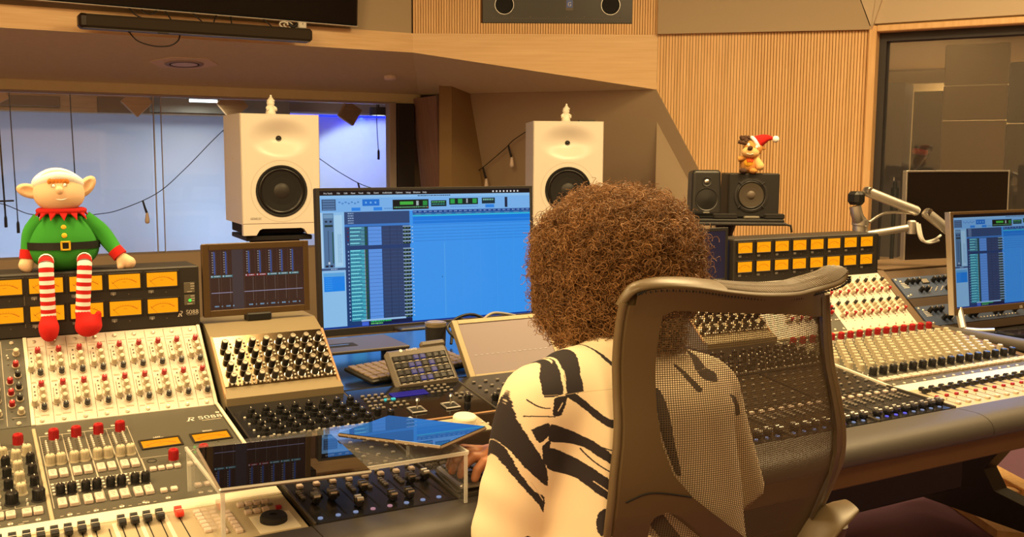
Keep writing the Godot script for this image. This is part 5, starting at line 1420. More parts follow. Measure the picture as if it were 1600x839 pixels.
# ------------------------------------------------------------------ loudspeakers
func big_speaker(o: Node3D) -> void:       # front face at local z = 0, foot at y = 0
	var w := Color.WHITE
	var wide := 0.342
	var high := 0.520
	# cabinet front as a height field: a shallow oval waveguide above, a round seat for the woofer below
	var f := Mb.new()
	var nx := 44
	var ny := 66
	var dep := func(x: float, y: float) -> float:
		var q := Vector2((x) / 0.150, (y - 0.418) / 0.092)
		var r := q.length()
		var d := 0.0
		if r < 1.0: d -= 0.038 * (0.5 + 0.5 * cos(PI * r))
		return d
	for j in ny + 1:
		for i in nx + 1:
			var x := -wide * 0.5 + 0.004 + (wide - 0.008) * i / nx
			var y := 0.052 + (high - 0.056) * j / ny
			var e := 0.0015
			var n := Vector3(-(dep.call(x + e, y) - dep.call(x - e, y)) / (2 * e), -(dep.call(x, y + e) - dep.call(x, y - e)) / (2 * e), 1).normalized()
			f.vert(V(x, y, dep.call(x, y)), n)
	for j in ny:
		for i in nx:
			var q := j * (nx + 1) + i
			f.face(q, q + 1, q + nx + 2); f.face(q, q + nx + 2, q + nx + 1)
	# sides, top and bottom with a soft rim
	var b := f
	var hw := wide * 0.5
	var ring := [[-hw, 0.048], [hw, 0.048], [hw, high], [-hw, high]]
	for k in 4:
		var p: Array = ring[k]
		var q: Array = ring[(k + 1) % 4]
		var pi := V(signf(p[0]) * (hw - 0.004), clampf(p[1], 0.052, high - 0.004), 0)
		var qi := V(signf(q[0]) * (hw - 0.004), clampf(q[1], 0.052, high - 0.004), 0)
		b.quad(V(p[0], p[1], -0.006), V(q[0], q[1], -0.006), qi, pi)
		b.quad(V(p[0], p[1], -0.35), V(q[0], q[1], -0.35), V(q[0], q[1], -0.006), V(p[0], p[1], -0.006))
	b.quad(V(hw, 0.048, -0.35), V(-hw, 0.048, -0.35), V(-hw, high, -0.35), V(hw, high, -0.35))
	part(o, "cabinet", f.done(), mat("speaker_white", w))
	# foot with an arched opening
	var pl := PackedVector2Array([Vector2(-hw + 0.004, 0.05), Vector2(-hw + 0.004, 0), Vector2(-0.112, 0), Vector2(-0.098, 0.022), Vector2(-0.085, 0.028), Vector2(0.085, 0.028), Vector2(0.098, 0.022), Vector2(0.112, 0), Vector2(hw - 0.004, 0), Vector2(hw - 0.004, 0.05)])
	part(o, "foot", Mb.new().prism(pl, at(V(0, 0, -0.004)), 0.03).done(), mat("speaker_white", w))
	part(o, "base", boxm(V(0.30, 0.046, 0.27), 0.003, V(0, 0.026, -0.19)), mat("rubber", w))
	var wf := Transform3D(rotx(90), V(0, 0.190, 0.0))
	part(o, "woofer_ring", Mb.new().lathe(wf, [[0.1120, -0.004], [0.1120, 0.003], [0.1085, 0.006], [0.1015, 0.004], [0.098, -0.004]], 48).done(), mat("rubber", w))
	part(o, "woofer_seam", Mb.new().lathe(wf, [[0.1320, 0.0], [0.1320, 0.0007], [0.1330, 0.0007], [0.1330, 0.0]], 56).done(), mat("seam_tan", rgb(186, 174, 156), 0.5))
	part(o, "surround", Mb.new().lathe(wf, [[0.1005, 0.001], [0.098, 0.005], [0.092, 0.006], [0.086, 0.002]], 48, true).done(), mat("rubber_gloss", rgb(26, 24, 22), 0.3))
	part(o, "cone", Mb.new().lathe(wf, [[0.086, 0.0025], [0.06, 0.0012], [0.034, 0.0010]], 48).done(), mat("cone_black", w))
	part(o, "dust_cap", Mb.new().lathe(wf, [[0.034, 0.001], [0.029, 0.004], [0.018, 0.0075], [0.008, 0.009], [0, 0.0093]], 32, true).done(), mat("cap_black", rgb(46, 42, 38), 0.5))
	var tw := Transform3D(rotx(90), V(0, 0.416, -0.0395))
	part(o, "tweeter", Mb.new().lathe(tw, [[0.013, 0.0], [0.0125, 0.004], [0.0105, 0.005], [0.0095, 0.002]], 24).done(), mat("rubber", w))
	part(o, "dome", Mb.new().lathe(tw, [[0.0095, 0.002], [0.007, 0.005], [0.004, 0.0065], [0, 0.007]], 20, true).done(), mat("cone_black", w))
	lettering(o, "GENELEC", 0.0085, mat("logo_dark", rgb(60, 52, 44), 0.5), at(V(-0.113, 0.072, 0.0006)), "Droid Sans", "logo")
	part(o, "side_bolt", Mb.new().lathe(Transform3D(rotz(90), V(-hw, 0.33, -0.16)), [[0.005, 0], [0.004, 0.002], [0, 0.003]], 12).done(), mat("screw", w))

func speakers() -> void:
	var w := Color.WHITE
	# left and right main pair, each on a tall dark stand
	var l := thing("loudspeaker", "left white two-way loudspeaker with a black woofer, in front of the blue window", "loudspeaker", V(1.2265, 0.946, -4.222), roty(-2.0), "white main loudspeakers")
	big_speaker(l)
	copy_of(l, "loudspeaker", "right white loudspeaker partly hidden by the person's curly hair", V(2.5810, 0.940, -4.043), roty(-24.0))
	for q in [[1.2265, -4.40, -2.0, "black floor stand under the left white loudspeaker"], [2.654, -4.206, -24.0, "black floor stand under the right white loudspeaker"]]:
		var s := thing("speaker_stand", q[3], "speaker stand", V(q[0], 0, q[1]), roty(q[2]), "speaker stands")
		part(s, "top_plate", boxm(V(0.29, 0.02, 0.30), 0.003, V(0, 0.930, 0)), mat("black", w))
		part(s, "column", boxm(V(0.10, 0.86, 0.10), 0.004, V(0, 0.49, -0.02)), mat("black", w))
		part(s, "base_plate", boxm(V(0.34, 0.03, 0.34), 0.004, V(0, 0.015, 0)), mat("black", w))
		part(s, "bracket", boxm(V(0.22, 0.05, 0.02), 0.003, V(0, 0.895, 0.06)), mat("black", w))
	figurine(V(1.224, 1.466, -4.36), 10, "small white snowman figurine standing on the left white loudspeaker")
	figurine(V(2.622, 1.460, -4.135), -25, "small white snowman figurine standing on the right white loudspeaker")
	var bx := thing("sensor_box", "small flat dark box on top of the right white loudspeaker", "box", V(2.80, 1.460, -4.22), roty(-24))
	part(bx, "body", boxm(V(0.085, 0.016, 0.05), 0.003, V(0, 0.008, 0)), mat("plastic_grey", w))
	part(bx, "lid_line", boxm(V(0.083, 0.001, 0.0505), 0.0, V(0, 0.011, 0)), mat("slot_black", w))
	flush_speaker()
	shelf_speakers()

func figurine(where: Vector3, turn: float, label: String) -> void:
	var o := thing("snowman_figurine", label, "figurine", where, roty(turn), "snowman figurines")
	var m := mat("porcelain", rgb(244, 238, 224), 0.25)
	var b := Mb.new()
	b.lathe(Transform3D(), [[0.0, 0], [0.021, 0.0], [0.023, 0.006], [0.019, 0.022], [0.014, 0.034], [0.011, 0.040]], 20, true)
	b.ball(at(V(0, 0.052, 0.001), Basis().scaled(V(0.0175, 0.017, 0.017))), 16)
	part(o, "body", b.done(), m)
	var h := Mb.new().lathe(at(V(0.002, 0.060, 0)), [[0.017, 0.0], [0.018, 0.005], [0.013, 0.008], [0.008, 0.015], [0.003, 0.021]], 16, true)
	h.ball(at(V(0.002, 0.083, 0), Basis().scaled(V(0.0055, 0.0055, 0.0055))), 10)
	part(o, "hat", h.done(), m)
	for s in [-1, 1]:
		part(o, "arm", Mb.new().tube([V(s * 0.012, 0.036, 0.002), V(s * 0.021, 0.030, 0.008), V(s * 0.019, 0.020, 0.014)], [0.007, 0.006, 0.0065], 10).done(), m)
	part(o, "scarf", Mb.new().lathe(at(V(0, 0.038, 0)), [[0.013, -0.004], [0.0155, -0.001], [0.0155, 0.003], [0.012, 0.005]], 18, true).done(), m)

func flush_speaker() -> void:
	var w := Color.WHITE
	var e1 := (CORN - FOLD).normalized()
	var n1 := Vector3(-e1.z, 0, e1.x)
	var o := thing("wall_speaker", "black flush-mounted loudspeaker panel set in the upper slatted wall, with two round ports", "loudspeaker", FOLD + e1 * 0.791 + V(0, 2.013, 0) + n1 * 0.004, Basis(e1, Vector3.UP, n1))
	var holes := [Vector2(-0.290, 0.0985), Vector2(0.290, 0.0985)]
	var m := Mb.new()
	var body := mat("panel_black", rgb(38, 32, 28), 0.35)
	m.box(at(V(0, 0.21, -0.03)), V(0.822, 0.42, 0.05), 0.003)
	part(o, "baffle", m.done(), body)
	for h in holes:
		part(o, "port", Mb.new().lathe(Transform3D(rotx(90), V(h.x, h.y, -0.006)), [[0.050, 0.0], [0.0505, 0.0035], [0.0475, 0.0035], [0.040, 0.0012], [0, 0.001]], 36).done(), mat("slot_black", w))
		part(o, "port_rim", Mb.new().lathe(Transform3D(rotx(90), V(h.x, h.y, -0.006)), [[0.0520, 0.0], [0.0520, 0.0042], [0.0500, 0.0042], [0.0490, 0.0005]], 40).done(), mat("metal", w))
	part(o, "groove", boxm(V(0.72, 0.0012, 0.0006), 0.0, V(0, 0.026, -0.005)), mat("plastic_grey", w))
	for k in 8:
		part(o, "bolt", Mb.new().lathe(Transform3D(rotx(90), V(-0.345 + 0.0985 * k, 0.034, -0.005)), [[0.004, 0], [0.0035, 0.002], [0, 0.0025]], 10).done(), mat("plastic_grey", w))
	var lg := part(o, "logo_plate", boxm(V(0.042, 0.060, 0.002), 0.001, V(0.066, 0.098, -0.0045)), mat("plastic_grey", w))
	part(lg, "logo_face", boxm(V(0.034, 0.040, 0.001), 0.001, V(0.066, 0.104, -0.0032)), mat("logo_blue", rgb(70, 96, 176), 0.4))
	lettering(lg, "G", 0.020, mat("print_white", w), at(V(0.066, 0.102, -0.0024)), "Droid Serif", "logo")

func shelf_speakers() -> void:
	var w := Color.WHITE
	var turn := roty(-29.0)
	# a height-adjustable shelf behind the right console's meters
	var base := V(2.665, 0, -2.955)
	var o := thing("speaker_shelf", "black pedestal shelf carrying the two small dark loudspeakers and the plush reindeer", "stand", base, turn)
	part(o, "board", boxm(V(0.36, 0.022, 0.20), 0.004, V(-0.01, 1.047, 0.0)), mat("black", w))
	part(o, "front_rail", boxm(V(0.37, 0.012, 0.012), 0.003, V(-0.01, 1.040, 0.106)), mat("plastic_dark", w))
	part(o, "neck", Mb.new().lathe(at(V(-0.035, 0.94, 0)), [[0.028, 0.0], [0.028, 0.05], [0.040, 0.085], [0.042, 0.097]], 18).done(), mat("black", w))
	part(o, "pole", boxm(V(0.06, 0.94, 0.06), 0.004, V(-0.035, 0.47, 0)), mat("black", w))
	part(o, "foot_plate", boxm(V(0.4, 0.025, 0.4), 0.004, V(-0.035, 0.0125, 0)), mat("black", w))
	for q in [[-0.165, 0.05], [0.17, 0.055]]: part(o, "hook", Mb.new().tube([V(q[0], 1.04, 0.11), V(q[0] + signf(q[0]) * 0.02, 1.035, 0.115), V(q[0] + signf(q[0]) * 0.024, 1.01, 0.115)], 0.005, 6).done(), mat("black", w))
	for x in [-0.11, -0.08, -0.06]: part(o, "peg", boxm(V(0.003, 0.02, 0.003), 0.0, V(x, 1.028, 0.09)), mat("black", w))
	# rounded two-way
	var s := thing("loudspeaker", "small rounded dark two-way loudspeaker on the pedestal shelf, left of the plush reindeer", "loudspeaker", base + turn * V(-0.118, 1.058, 0.03), turn * rotx(-3))
	var sd := func(p: Vector3) -> float:
		var q := (p - V(0, 0.098, -0.05)).abs() - V(0.046, 0.075, 0.038)
		var t := lerpf(0.0, 0.004, p.y / 0.18)
		q.x += t
		return Vector3(maxf(q.x, 0), maxf(q.y, 0), maxf(q.z, 0)).length() + minf(maxf(q.x, maxf(q.y, q.z)), 0.0) - 0.0145
	part(s, "body", Mb.new().skin(sd, V(-0.07, 0.0, -0.11), V(0.07, 0.20, 0.012), 0.004).done(), mat("speaker_black", w))
	var fz := 0.0025
	part(s, "woofer_rim", Mb.new().lathe(Transform3D(rotx(90), V(0, 0.072, fz - 0.001)), [[0.046, 0.0], [0.044, 0.003], [0.040, 0.001]], 32).done(), mat("speaker_black", w))
	part(s, "woofer_grille", Mb.new().lathe(Transform3D(rotx(90), V(0, 0.072, fz)), [[0.041, 0.0], [0.03, 0.001], [0.012, 0.004], [0, 0.0045]], 32, true).done(), mat("cone_black", w))
	part(s, "tweeter_rim", Mb.new().lathe(Transform3D(rotx(90), V(0, 0.141, fz - 0.001)), [[0.022, 0.0], [0.019, 0.003], [0.012, 0.001]], 28).done(), mat("speaker_black", w))
	part(s, "dome", Mb.new().ball(at(V(0, 0.141, fz), Basis().scaled(V(0.011, 0.011, 0.006))), 18).done(), mat("metal", w))
	lettering(s, "GENELEC", 0.0045, mat("print_white", w), at(V(0, 0.0215, fz + 0.0002)), "Droid Sans", "logo")
	part(s, "stand_pad", boxm(V(0.10, 0.014, 0.08), 0.005, V(0, 0.006, -0.045)), mat("rubber", w))
	# square one-way
	s = thing("loudspeaker", "square black single-cone loudspeaker on the pedestal shelf under the plush reindeer", "loudspeaker", base + turn * V(0.068, 1.058, 0.02), turn)
	part(s, "cabinet", boxm(V(0.198, 0.172, 0.150), 0.004, V(0, 0.088, -0.07)), mat("speaker_black", w))
	var c := Transform3D(rotx(90), V(-0.012, 0.090, 0.005))
	part(s, "frame", Mb.new().lathe(c, [[0.066, 0.0], [0.066, 0.004], [0.058, 0.005], [0.055, 0.003]], 40).done(), mat("plastic_dark", w))
	for k in 4: part(s, "lug", boxm(V(0.016, 0.012, 0.005), 0.002), mat("plastic_dark", w), c * Transform3D(Basis(Vector3.UP, PI / 4 + k * PI / 2), Vector3.ZERO) * at(V(0.064, 0.002, 0)))
	part(s, "surround", Mb.new().lathe(c, [[0.056, 0.002], [0.053, 0.006], [0.048, 0.003]], 40, true).done(), mat("rubber_gloss", w))
	part(s, "cone", Mb.new().lathe(c, [[0.048, 0.003], [0.030, 0.0014], [0.014, 0.0011]], 40).done(), mat("cone_grey", rgb(74, 66, 56), 0.4))
	part(s, "dust_cap", Mb.new().lathe(c, [[0.017, 0.001], [0.013, 0.005], [0.007, 0.0075], [0, 0.008]], 24, true).done(), mat("cap_brown", rgb(96, 84, 72), 0.5))
	for q in [[-0.055, 0.09, "black foam pad under the rounded loudspeaker's right side"], [0.135, 0.075, "black foam pad at the right end of the pedestal shelf"]]:
		var p := thing("foam_pad", q[2], "pad", base + turn * V(q[0], 1.058, 0.075), turn)
		part(p, "pad", boxm(V(q[1], 0.020, 0.035), 0.004, V(0, 0.010, 0)), mat("foam", rgb(34, 31, 29), 0.95))
		part(p, "skin_line", boxm(V(q[1] * 0.96, 0.0015, 0.0356), 0.0, V(0, 0.016, 0)), mat("slot_black", w))
	var t := thing("remote_control", "small grey remote lying on the pedestal shelf in front of the square loudspeaker", "remote", base + turn * V(0.045, 1.058, 0.088), turn)
	part(t, "body", boxm(V(0.062, 0.012, 0.016), 0.004, V(0, 0.006, 0)), mat("remote_grey", rgb(120, 114, 100), 0.35, 0.3))
	part(t, "button", boxm(V(0.01, 0.002, 0.006), 0.0008, V(0.015, 0.0125, 0)), mat("rubber", w))
	reindeer(base + turn * V(0.05, 1.2305, 0.0), turn)

# ------------------------------------------------------------------ television, soundbar and what hangs there
func wall_gear() -> void:
	var w := Color.WHITE
	var o := thing("television", "large dark television mounted over the fascia, only its lower edge in view", "television", V(1.0, 2.35, -4.985), rotz(-0.55) * rotx(3))
	part(o, "housing", boxm(V(1.76, 0.76, 0.05), 0.006, V(0, 0, -0.026)), mat("gloss_black", w))
	part(o, "screen", boxm(V(1.74, 0.745, 0.004), 0.001, V(0, 0.003, 0.0)), mat("tv_glass", rgb(14, 7, 6), 0.12))
	part(o, "lower_trim", boxm(V(1.76, 0.004, 0.054), 0.001, V(0, -0.381, -0.024)), mat("aluminium", w))
	part(o, "wall_mount", boxm(V(0.4, 0.4, 0.10), 0.004, V(0, 0.12, -0.09)), mat("black", w))
	o = thing("soundbar", "long brown-black soundbar on the wooden fascia under the television", "soundbar", V(1.056, 1.887, -4.925))
	part(o, "body", boxm(V(1.078, 0.064, 0.075), 0.012, V(0, 0, 0)), mat("soundbar_cloth", rgb(48, 38, 24), 0.85))
	part(o, "end_cap", boxm(V(0.045, 0.066, 0.078), 0.012, V(-0.521, 0, 0)), mat("soundbar_cap", rgb(40, 28, 20), 0.4))
	part(o, "lower_trim", boxm(V(1.05, 0.002, 0.076), 0.0, V(0, -0.0325, 0)), mat("plastic_grey", w))
	part(o, "badge", boxm(V(0.05, 0.006, 0.002), 0.0, V(-0.18, -0.036, 0.03)), mat("black", w))
	var wires := [
		[[V(0.80, 1.99, -5.02), V(0.81, 1.955, -5.0), V(0.85, 1.95, -5.0), V(0.88, 1.98, -5.01)], "short black cable loop under the television's left end"],
		[[V(0.90, 1.99, -5.02), V(0.93, 1.93, -4.99), V(0.95, 1.905, -4.97)], "thin black cable slanting to the soundbar's left end"],
		[[V(0.74, 1.985, -5.02), V(0.77, 1.94, -4.99), V(0.83, 1.915, -4.98)], "thin black cable behind the soundbar's left cap"],
		[[V(1.02, 1.99, -5.02), V(1.06, 1.945, -5.0), V(1.10, 1.90, -4.97)], "black cable dropping behind the soundbar, left of its middle"],
		[[V(1.16, 1.985, -5.02), V(1.14, 1.95, -5.0), V(1.12, 1.905, -4.97)], "black cable leaning left behind the soundbar"],
		[[V(1.22, 1.985, -5.02), V(1.218, 1.94, -5.0), V(1.215, 1.905, -4.97)], "upright black cable behind the soundbar's middle"],
		[[V(1.36, 1.985, -5.02), V(1.40, 1.945, -5.0), V(1.43, 1.91, -4.97)], "black cable slanting right behind the soundbar"],
		[[V(0.735, 1.853, -4.95), V(0.77, 1.815, -4.945), V(0.84, 1.795, -4.94), V(0.91, 1.80, -4.94), V(0.95, 1.825, -4.945), V(0.962, 1.855, -4.95)], "black cable loop hanging below the soundbar"]]
	for q in wires:
		var c := thing("hanging_wire", q[1], "cable")
		part(c, "cord", Mb.new().tube(arc(q[0], 6), 0.0035, 6).done(), mat("cable", w))
		part(c, "clip", boxm(V(0.012, 0.006, 0.008), 0.001), mat("black", w), at(q[0][0]))
	o = thing("power_adapter", "white plug adapter on the soundbar's right end", "adapter", V(1.555, 1.938, -4.945))
	part(o, "body", boxm(V(0.042, 0.034, 0.04), 0.005, V(0, 0, 0)), mat("cable_white", w))
	part(o, "prong_slot", boxm(V(0.003, 0.008, 0.001), 0.0, V(0.0, 0.006, 0.0205)), mat("slot_black", w))
	o = thing("white_cable", "coiled white cable lying on the soundbar beside the plug adapter", "cable", V(1.455, 1.934, -4.945))
	var pts := []
	for k in 34: pts.append(V(cos(k * 0.4) * 0.026 + 0.0016 * k, sin(k * 0.4) * 0.015, 0.012 - 0.0007 * k))
	part(o, "coil", Mb.new().tube(pts, 0.0045, 7).done(), mat("cable_white", w))
	part(o, "black_lead", Mb.new().tube(arc([V(0.03, 0.01, 0.0), V(0.055, -0.006, 0.01), V(0.075, 0.012, 0.005)], 6), 0.008, 8).done(), mat("cable", w))
	string_light("string of clear bulbs looping across the front window behind the elf and left loudspeaker", [V(0.10, 0.985, -6.45), V(0.214, 0.997, -6.48), V(0.346, 0.938, -6.48), V(0.414, 0.925, -6.48), V(0.58, 0.905, -6.48), V(0.731, 0.921, -6.48), V(0.864, 0.945, -6.48), V(1.089, 1.044, -6.48), V(1.268, 1.199, -6.48), V(1.473, 1.407, -6.48), V(1.62, 1.52, -6.50), V(1.78, 1.50, -6.50), V(1.95, 1.40, -6.50), V(2.14, 1.267, -6.48), V(2.306, 1.159, -6.48), V(2.491, 1.069, -6.48), V(2.72, 1.03, -6.48)], [0.02, 0.42, 0.58, 0.66, 0.73, 0.92])
	string_light("string of clear bulbs hanging on the taupe wall left of the right loudspeaker", [V(3.00, 1.04, -6.47), V(3.040, 1.085, -6.31), V(3.085, 1.177, -6.00), V(3.122, 1.329, -5.676), V(3.132, 1.390, -5.566), V(3.16, 1.462, -5.39)], [0.46, 0.68])

func string_light(label: String, pts: Array, spots: Array) -> void:
	var o := thing("string_light", label, "string lights")
	var path := arc(pts, 8)
	part(o, "wire", Mb.new().tube(path, 0.0028, 6).done(), mat("cable", Color.WHITE))
	for s in spots:
		var p: Vector3 = path[int(s * (path.size() - 1))]
		part(o, "lead", Mb.new().tube([p, p + V(0.012, -0.05, 0.005), p + V(0.02, -0.075, 0.006)], [0.006, 0.007, 0.008], 6).done(), mat("cable", Color.WHITE))
		part(o, "bulb", Mb.new().lathe(at(p + V(0.022, -0.145, 0.006)), [[0.0, 0], [0.012, 0.006], [0.015, 0.02], [0.011, 0.045], [0.007, 0.07], [0, 0.072]], 12, true).done(), mat("bulb_glass", rgb(224, 206, 190), 0.15))

# ------------------------------------------------------------------ plush toys
func plush(key: String, c: Color) -> StandardMaterial3D:
	if M.has(key): return M[key]
	var m := mat(key, c, 0.95)
	m.rim_enabled = true; m.rim = 0.35; m.rim_tint = 0.7
	m.uv1_triplanar = true; m.uv1_scale = Vector3(40, 40, 40)
	bumpy(m, 0.12, 0.05, key.length())
	return m

func elf() -> void:
	var o := thing("plush_elf", "plush elf in a green suit with striped legs sitting on the left meter bridge", "plush toy", V(0.183, 1.060, -2.195))
	var w := Color.WHITE
	var skin_m := plush("plush_skin", rgb(244, 206, 168))
	var green := plush("plush_green", rgb(52, 150, 46))
	var red := plush("plush_red", rgb(206, 28, 24))
	var white := plush("plush_white", rgb(240, 226, 196))
	# body: pear shaped, seated
	var body := func(p: Vector3) -> float:
		var d := egg(p, V(0.0, 0.046, 0.004), V(0.068, 0.048, 0.046))
		d = smin(d, egg(p, V(0, 0.082, 0), V(0.050, 0.042, 0.036)), 0.03)
		return maxf(d, -p.y)
	part(o, "body", Mb.new().skin(body, V(-0.085, -0.01, -0.06), V(0.085, 0.14, 0.07), 0.0045).done(), green)
	var arm_m := func(pts: Array, r: Array) -> ArrayMesh:
		var path := arc(pts, 5)
		var rr := []
		for k in path.size(): rr.append(lerpf(r[0], r[1], float(k) / (path.size() - 1)))
		return Mb.new().tube(path, rr, 14).done()
	part(o, "sleeve", arm_m.call([V(-0.038, 0.102, 0.0), V(-0.058, 0.078, 0.002), V(-0.066, 0.040, 0.006)], [0.019, 0.0125]), green)
	part(o, "sleeve", arm_m.call([V(0.040, 0.102, 0.0), V(0.070, 0.078, 0.004), V(0.088, 0.052, 0.014), V(0.098, 0.036, 0.022)], [0.020, 0.0135]), green)
	part(o, "cuff", arm_m.call([V(-0.0655, 0.044, 0.006), V(-0.068, 0.026, 0.008)], [0.0145, 0.0145]), red)
	part(o, "cuff", arm_m.call([V(0.095, 0.039, 0.020), V(0.105, 0.026, 0.026)], [0.0155, 0.0155]), red)
	var hand := func(at0: Vector3, s: float) -> ArrayMesh:
		return Mb.new().skin(func(p: Vector3) -> float:
			return smin(cone(p, at0, at0 + V(s * 0.012, -0.008, 0.004), 0.0125, 0.013), cone(p, at0, at0 + V(-s * 0.006, -0.015, 0.008), 0.008, 0.007), 0.008), at0 - V(0.035, 0.035, 0.03), at0 + V(0.035, 0.03, 0.035), 0.0035).done()
	part(o, "hand", hand.call(V(-0.068, 0.022, 0.009), -0.3), skin_m)
	part(o, "hand", hand.call(V(0.109, 0.020, 0.028), 1.0), skin_m)
	# head
	var head := func(p: Vector3) -> float:
		return smin(egg(p, V(-0.004, 0.163, 0.004), V(0.0455, 0.0400, 0.036)), egg(p, V(-0.003, 0.148, 0.008), V(0.042, 0.026, 0.034)), 0.02)
	part(o, "head", Mb.new().skin(head, V(-0.07, 0.10, -0.05), V(0.07, 0.22, 0.06), 0.004).done(), skin_m)
	part(o, "nose", Mb.new().ball(at(V(-0.006, 0.163, 0.042), Basis().scaled(V(0.0075, 0.0085, 0.008))), 16).done(), skin_m)
	for s in [-1.0, 1.0]:
		var c := V(-0.004 + s * 0.052, 0.161 + (0.008 if s > 0 else 0.0), 0.0)
		var tilt := Transform3D(rotz(-s * 38.0 if s > 0 else 74.0), c)
		part(o, "ear", Mb.new().skin(func(p: Vector3) -> float:
			var q: Vector3 = tilt.affine_inverse() * p
			var d := egg(q, Vector3.ZERO, V(0.0145, 0.026, 0.009))
			return maxf(d, -egg(q, V(0.0, 0.004, 0.010), V(0.008, 0.017, 0.006))), c - V(0.035, 0.035, 0.02), c + V(0.035, 0.035, 0.02), 0.003).done(), skin_m)
		var ex := -0.0160 if s < 0 else 0.0045
		var ez := 0.0385
		var ey := 0.1720 if s < 0 else 0.1735
		part(o, "eye", joined([[Mb.new().ball(at(V(ex, ey, ez), Basis().scaled(V(0.0046, 0.0048, 0.0034))), 12), mat("eye_gold", rgb(150, 110, 50), 0.3)], [Mb.new().ball(at(V(ex, ey, ez + 0.0014), Basis().scaled(V(0.0034, 0.0036, 0.0034))), 12), mat("eye_black", rgb(18, 14, 12), 0.2)]]), null)
	part(o, "mouth", Mb.new().tube(arc([V(-0.019, 0.1500, 0.0405), V(-0.010, 0.1455, 0.0435), V(0.001, 0.1450, 0.0440), V(0.0135, 0.1520, 0.0410)], 5), 0.0013, 6).done(), mat("stitch", rgb(140, 80, 44), 0.8))
	# hat brim, hat and a fringe of hair
	part(o, "hat", Mb.new().skin(func(p: Vector3) -> float: return maxf(egg(p, V(-0.004, 0.178, -0.006), V(0.040, 0.0225, 0.031)), 0.190 - p.y), V(-0.06, 0.17, -0.05), V(0.06, 0.22, 0.04), 0.004).done(), green)
	var ring := []
	for k in 33:
		var a := TAU * k / 32
		ring.append(V(-0.004 + cos(a) * 0.0385, 0.1935 - 0.0035 * sin(a) - 0.017 * pow(absf(cos(a)), 2.0), -0.002 + sin(a) * 0.031))
	part(o, "hat_brim", Mb.new().tube(ring, 0.0105, 10, false).done(), white)
	for k in 6: part(o, "hair", Mb.new().ball(Transform3D(rotz(8.0 * (k - 2.5)) * Basis().scaled(V(0.0045, 0.0062, 0.003)), V(-0.022 + 0.0062 * k, 0.1815, 0.0365 - 0.00015 * (k - 3) * (k - 3))), 10).done(), plush("plush_ginger", rgb(224, 140, 60)))
	# pointed collar
	var col := Mb.new()
	for k in 14:
		var a := TAU * k / 14
		var a2 := TAU * (k + 1) / 14
		var pa := V(cos(a) * 0.043, 0.120, sin(a) * 0.036)
		var pb := V(cos(a2) * 0.043, 0.120, sin(a2) * 0.036)
		var tip := V(cos((a + a2) * 0.5) * 0.056, 0.103, sin((a + a2) * 0.5) * 0.0475)
		for q in [0.0, 0.0025]:
			var u := V(0, q, 0)
			if q == 0.0: col.tri(pa, pb, tip)
			else: col.tri(pb + u, pa + u, tip + u)
	ring = []
	for k in 33: ring.append(V(cos(TAU * k / 32) * 0.042, 0.121, sin(TAU * k / 32) * 0.034))
	col.tube(ring, 0.006, 8, false)
	part(o, "collar", col.done(), red)
	# belt with a golden buckle, two buttons
	ring = []
	for k in 41:
		var a := TAU * k / 40
		ring.append(V(cos(a) * 0.0700, 0.0525, 0.004 + sin(a) * 0.0495))
	var belt := Mb.new()
	for k in 40:
		var h := V(0, 0.0075, 0)
		belt.quad(ring[k + 1] - h, ring[k] - h, ring[k] + h, ring[k + 1] + h)
	part(o, "belt", belt.done(), mat("belt_black", rgb(18, 20, 16), 0.6))
	var gold := mat("felt_yellow", rgb(236, 190, 40), 0.8)
	part(o, "buckle", Mb.new().box(at(V(-0.0075, 0, 0)), V(0.0035, 0.0185, 0.003), 0.0008).box(at(V(0.0075, 0, 0)), V(0.0035, 0.0185, 0.003), 0.0008).box(at(V(0, 0.0078, 0)), V(0.0185, 0.0033, 0.003), 0.0008).box(at(V(0, -0.0078, 0)), V(0.0185, 0.0033, 0.003), 0.0008).done(), gold, at(V(0.0, 0.0535, 0.0545)))
	for y in [0.0895, 0.0735]: part(o, "button", Mb.new().lathe(Transform3D(rotx(80), V(-0.001, y, 0.0405 + (0.09 - y) * 0.42)), [[0.0052, 0], [0.004, 0.0012], [0.0025, 0.002], [0, 0.002]], 16).done(), gold)
	# striped legs over the front of the bridge, and red shoes
	var stripes := func(a: Vector3, b: Vector3, c: Vector3) -> ArrayMesh:
		var path := arc([a, b, c], 12)
		var ra := Mb.new()
		var wa := Mb.new()
		var run := 0.0
		var rings := []
		for k in path.size():
			if k > 0: run += (path[k] as Vector3).distance_to(path[k - 1])
			rings.append(run)
		var n := 17
		for s in n:
			var pts := []
			for q in 3:
				var want: float = run * (s + q * 0.5) / n
				var k := 0
				while k < path.size() - 2 and rings[k + 1] < want: k += 1
				pts.append((path[k] as Vector3).lerp(path[k + 1], (want - rings[k]) / maxf(rings[k + 1] - rings[k], 1e-5)))
			(wa if s % 2 == 0 else ra).tube(pts, [0.0136, 0.0142, 0.0136], 14, s == 0 or s == n - 1)
		return joined([[wa, white], [ra, red]])
	part(o, "leg", stripes.call(V(-0.034, 0.022, 0.035), V(-0.038, 0.016, 0.066), V(-0.038, -0.085, 0.071)), null)
	part(o, "leg", stripes.call(V(0.034, 0.022, 0.035), V(0.032, 0.016, 0.066), V(0.024, -0.082, 0.071)), null)
	part(o, "shoe", Mb.new().skin(func(p: Vector3) -> float: return smin(egg(p, V(-0.039, -0.112, 0.077), V(0.0175, 0.021, 0.019)), cone(p, V(-0.038, -0.085, 0.072), V(-0.039, -0.10, 0.075), 0.014, 0.017), 0.01), V(-0.07, -0.145, 0.04), V(-0.01, -0.06, 0.11), 0.0035).done(), red)
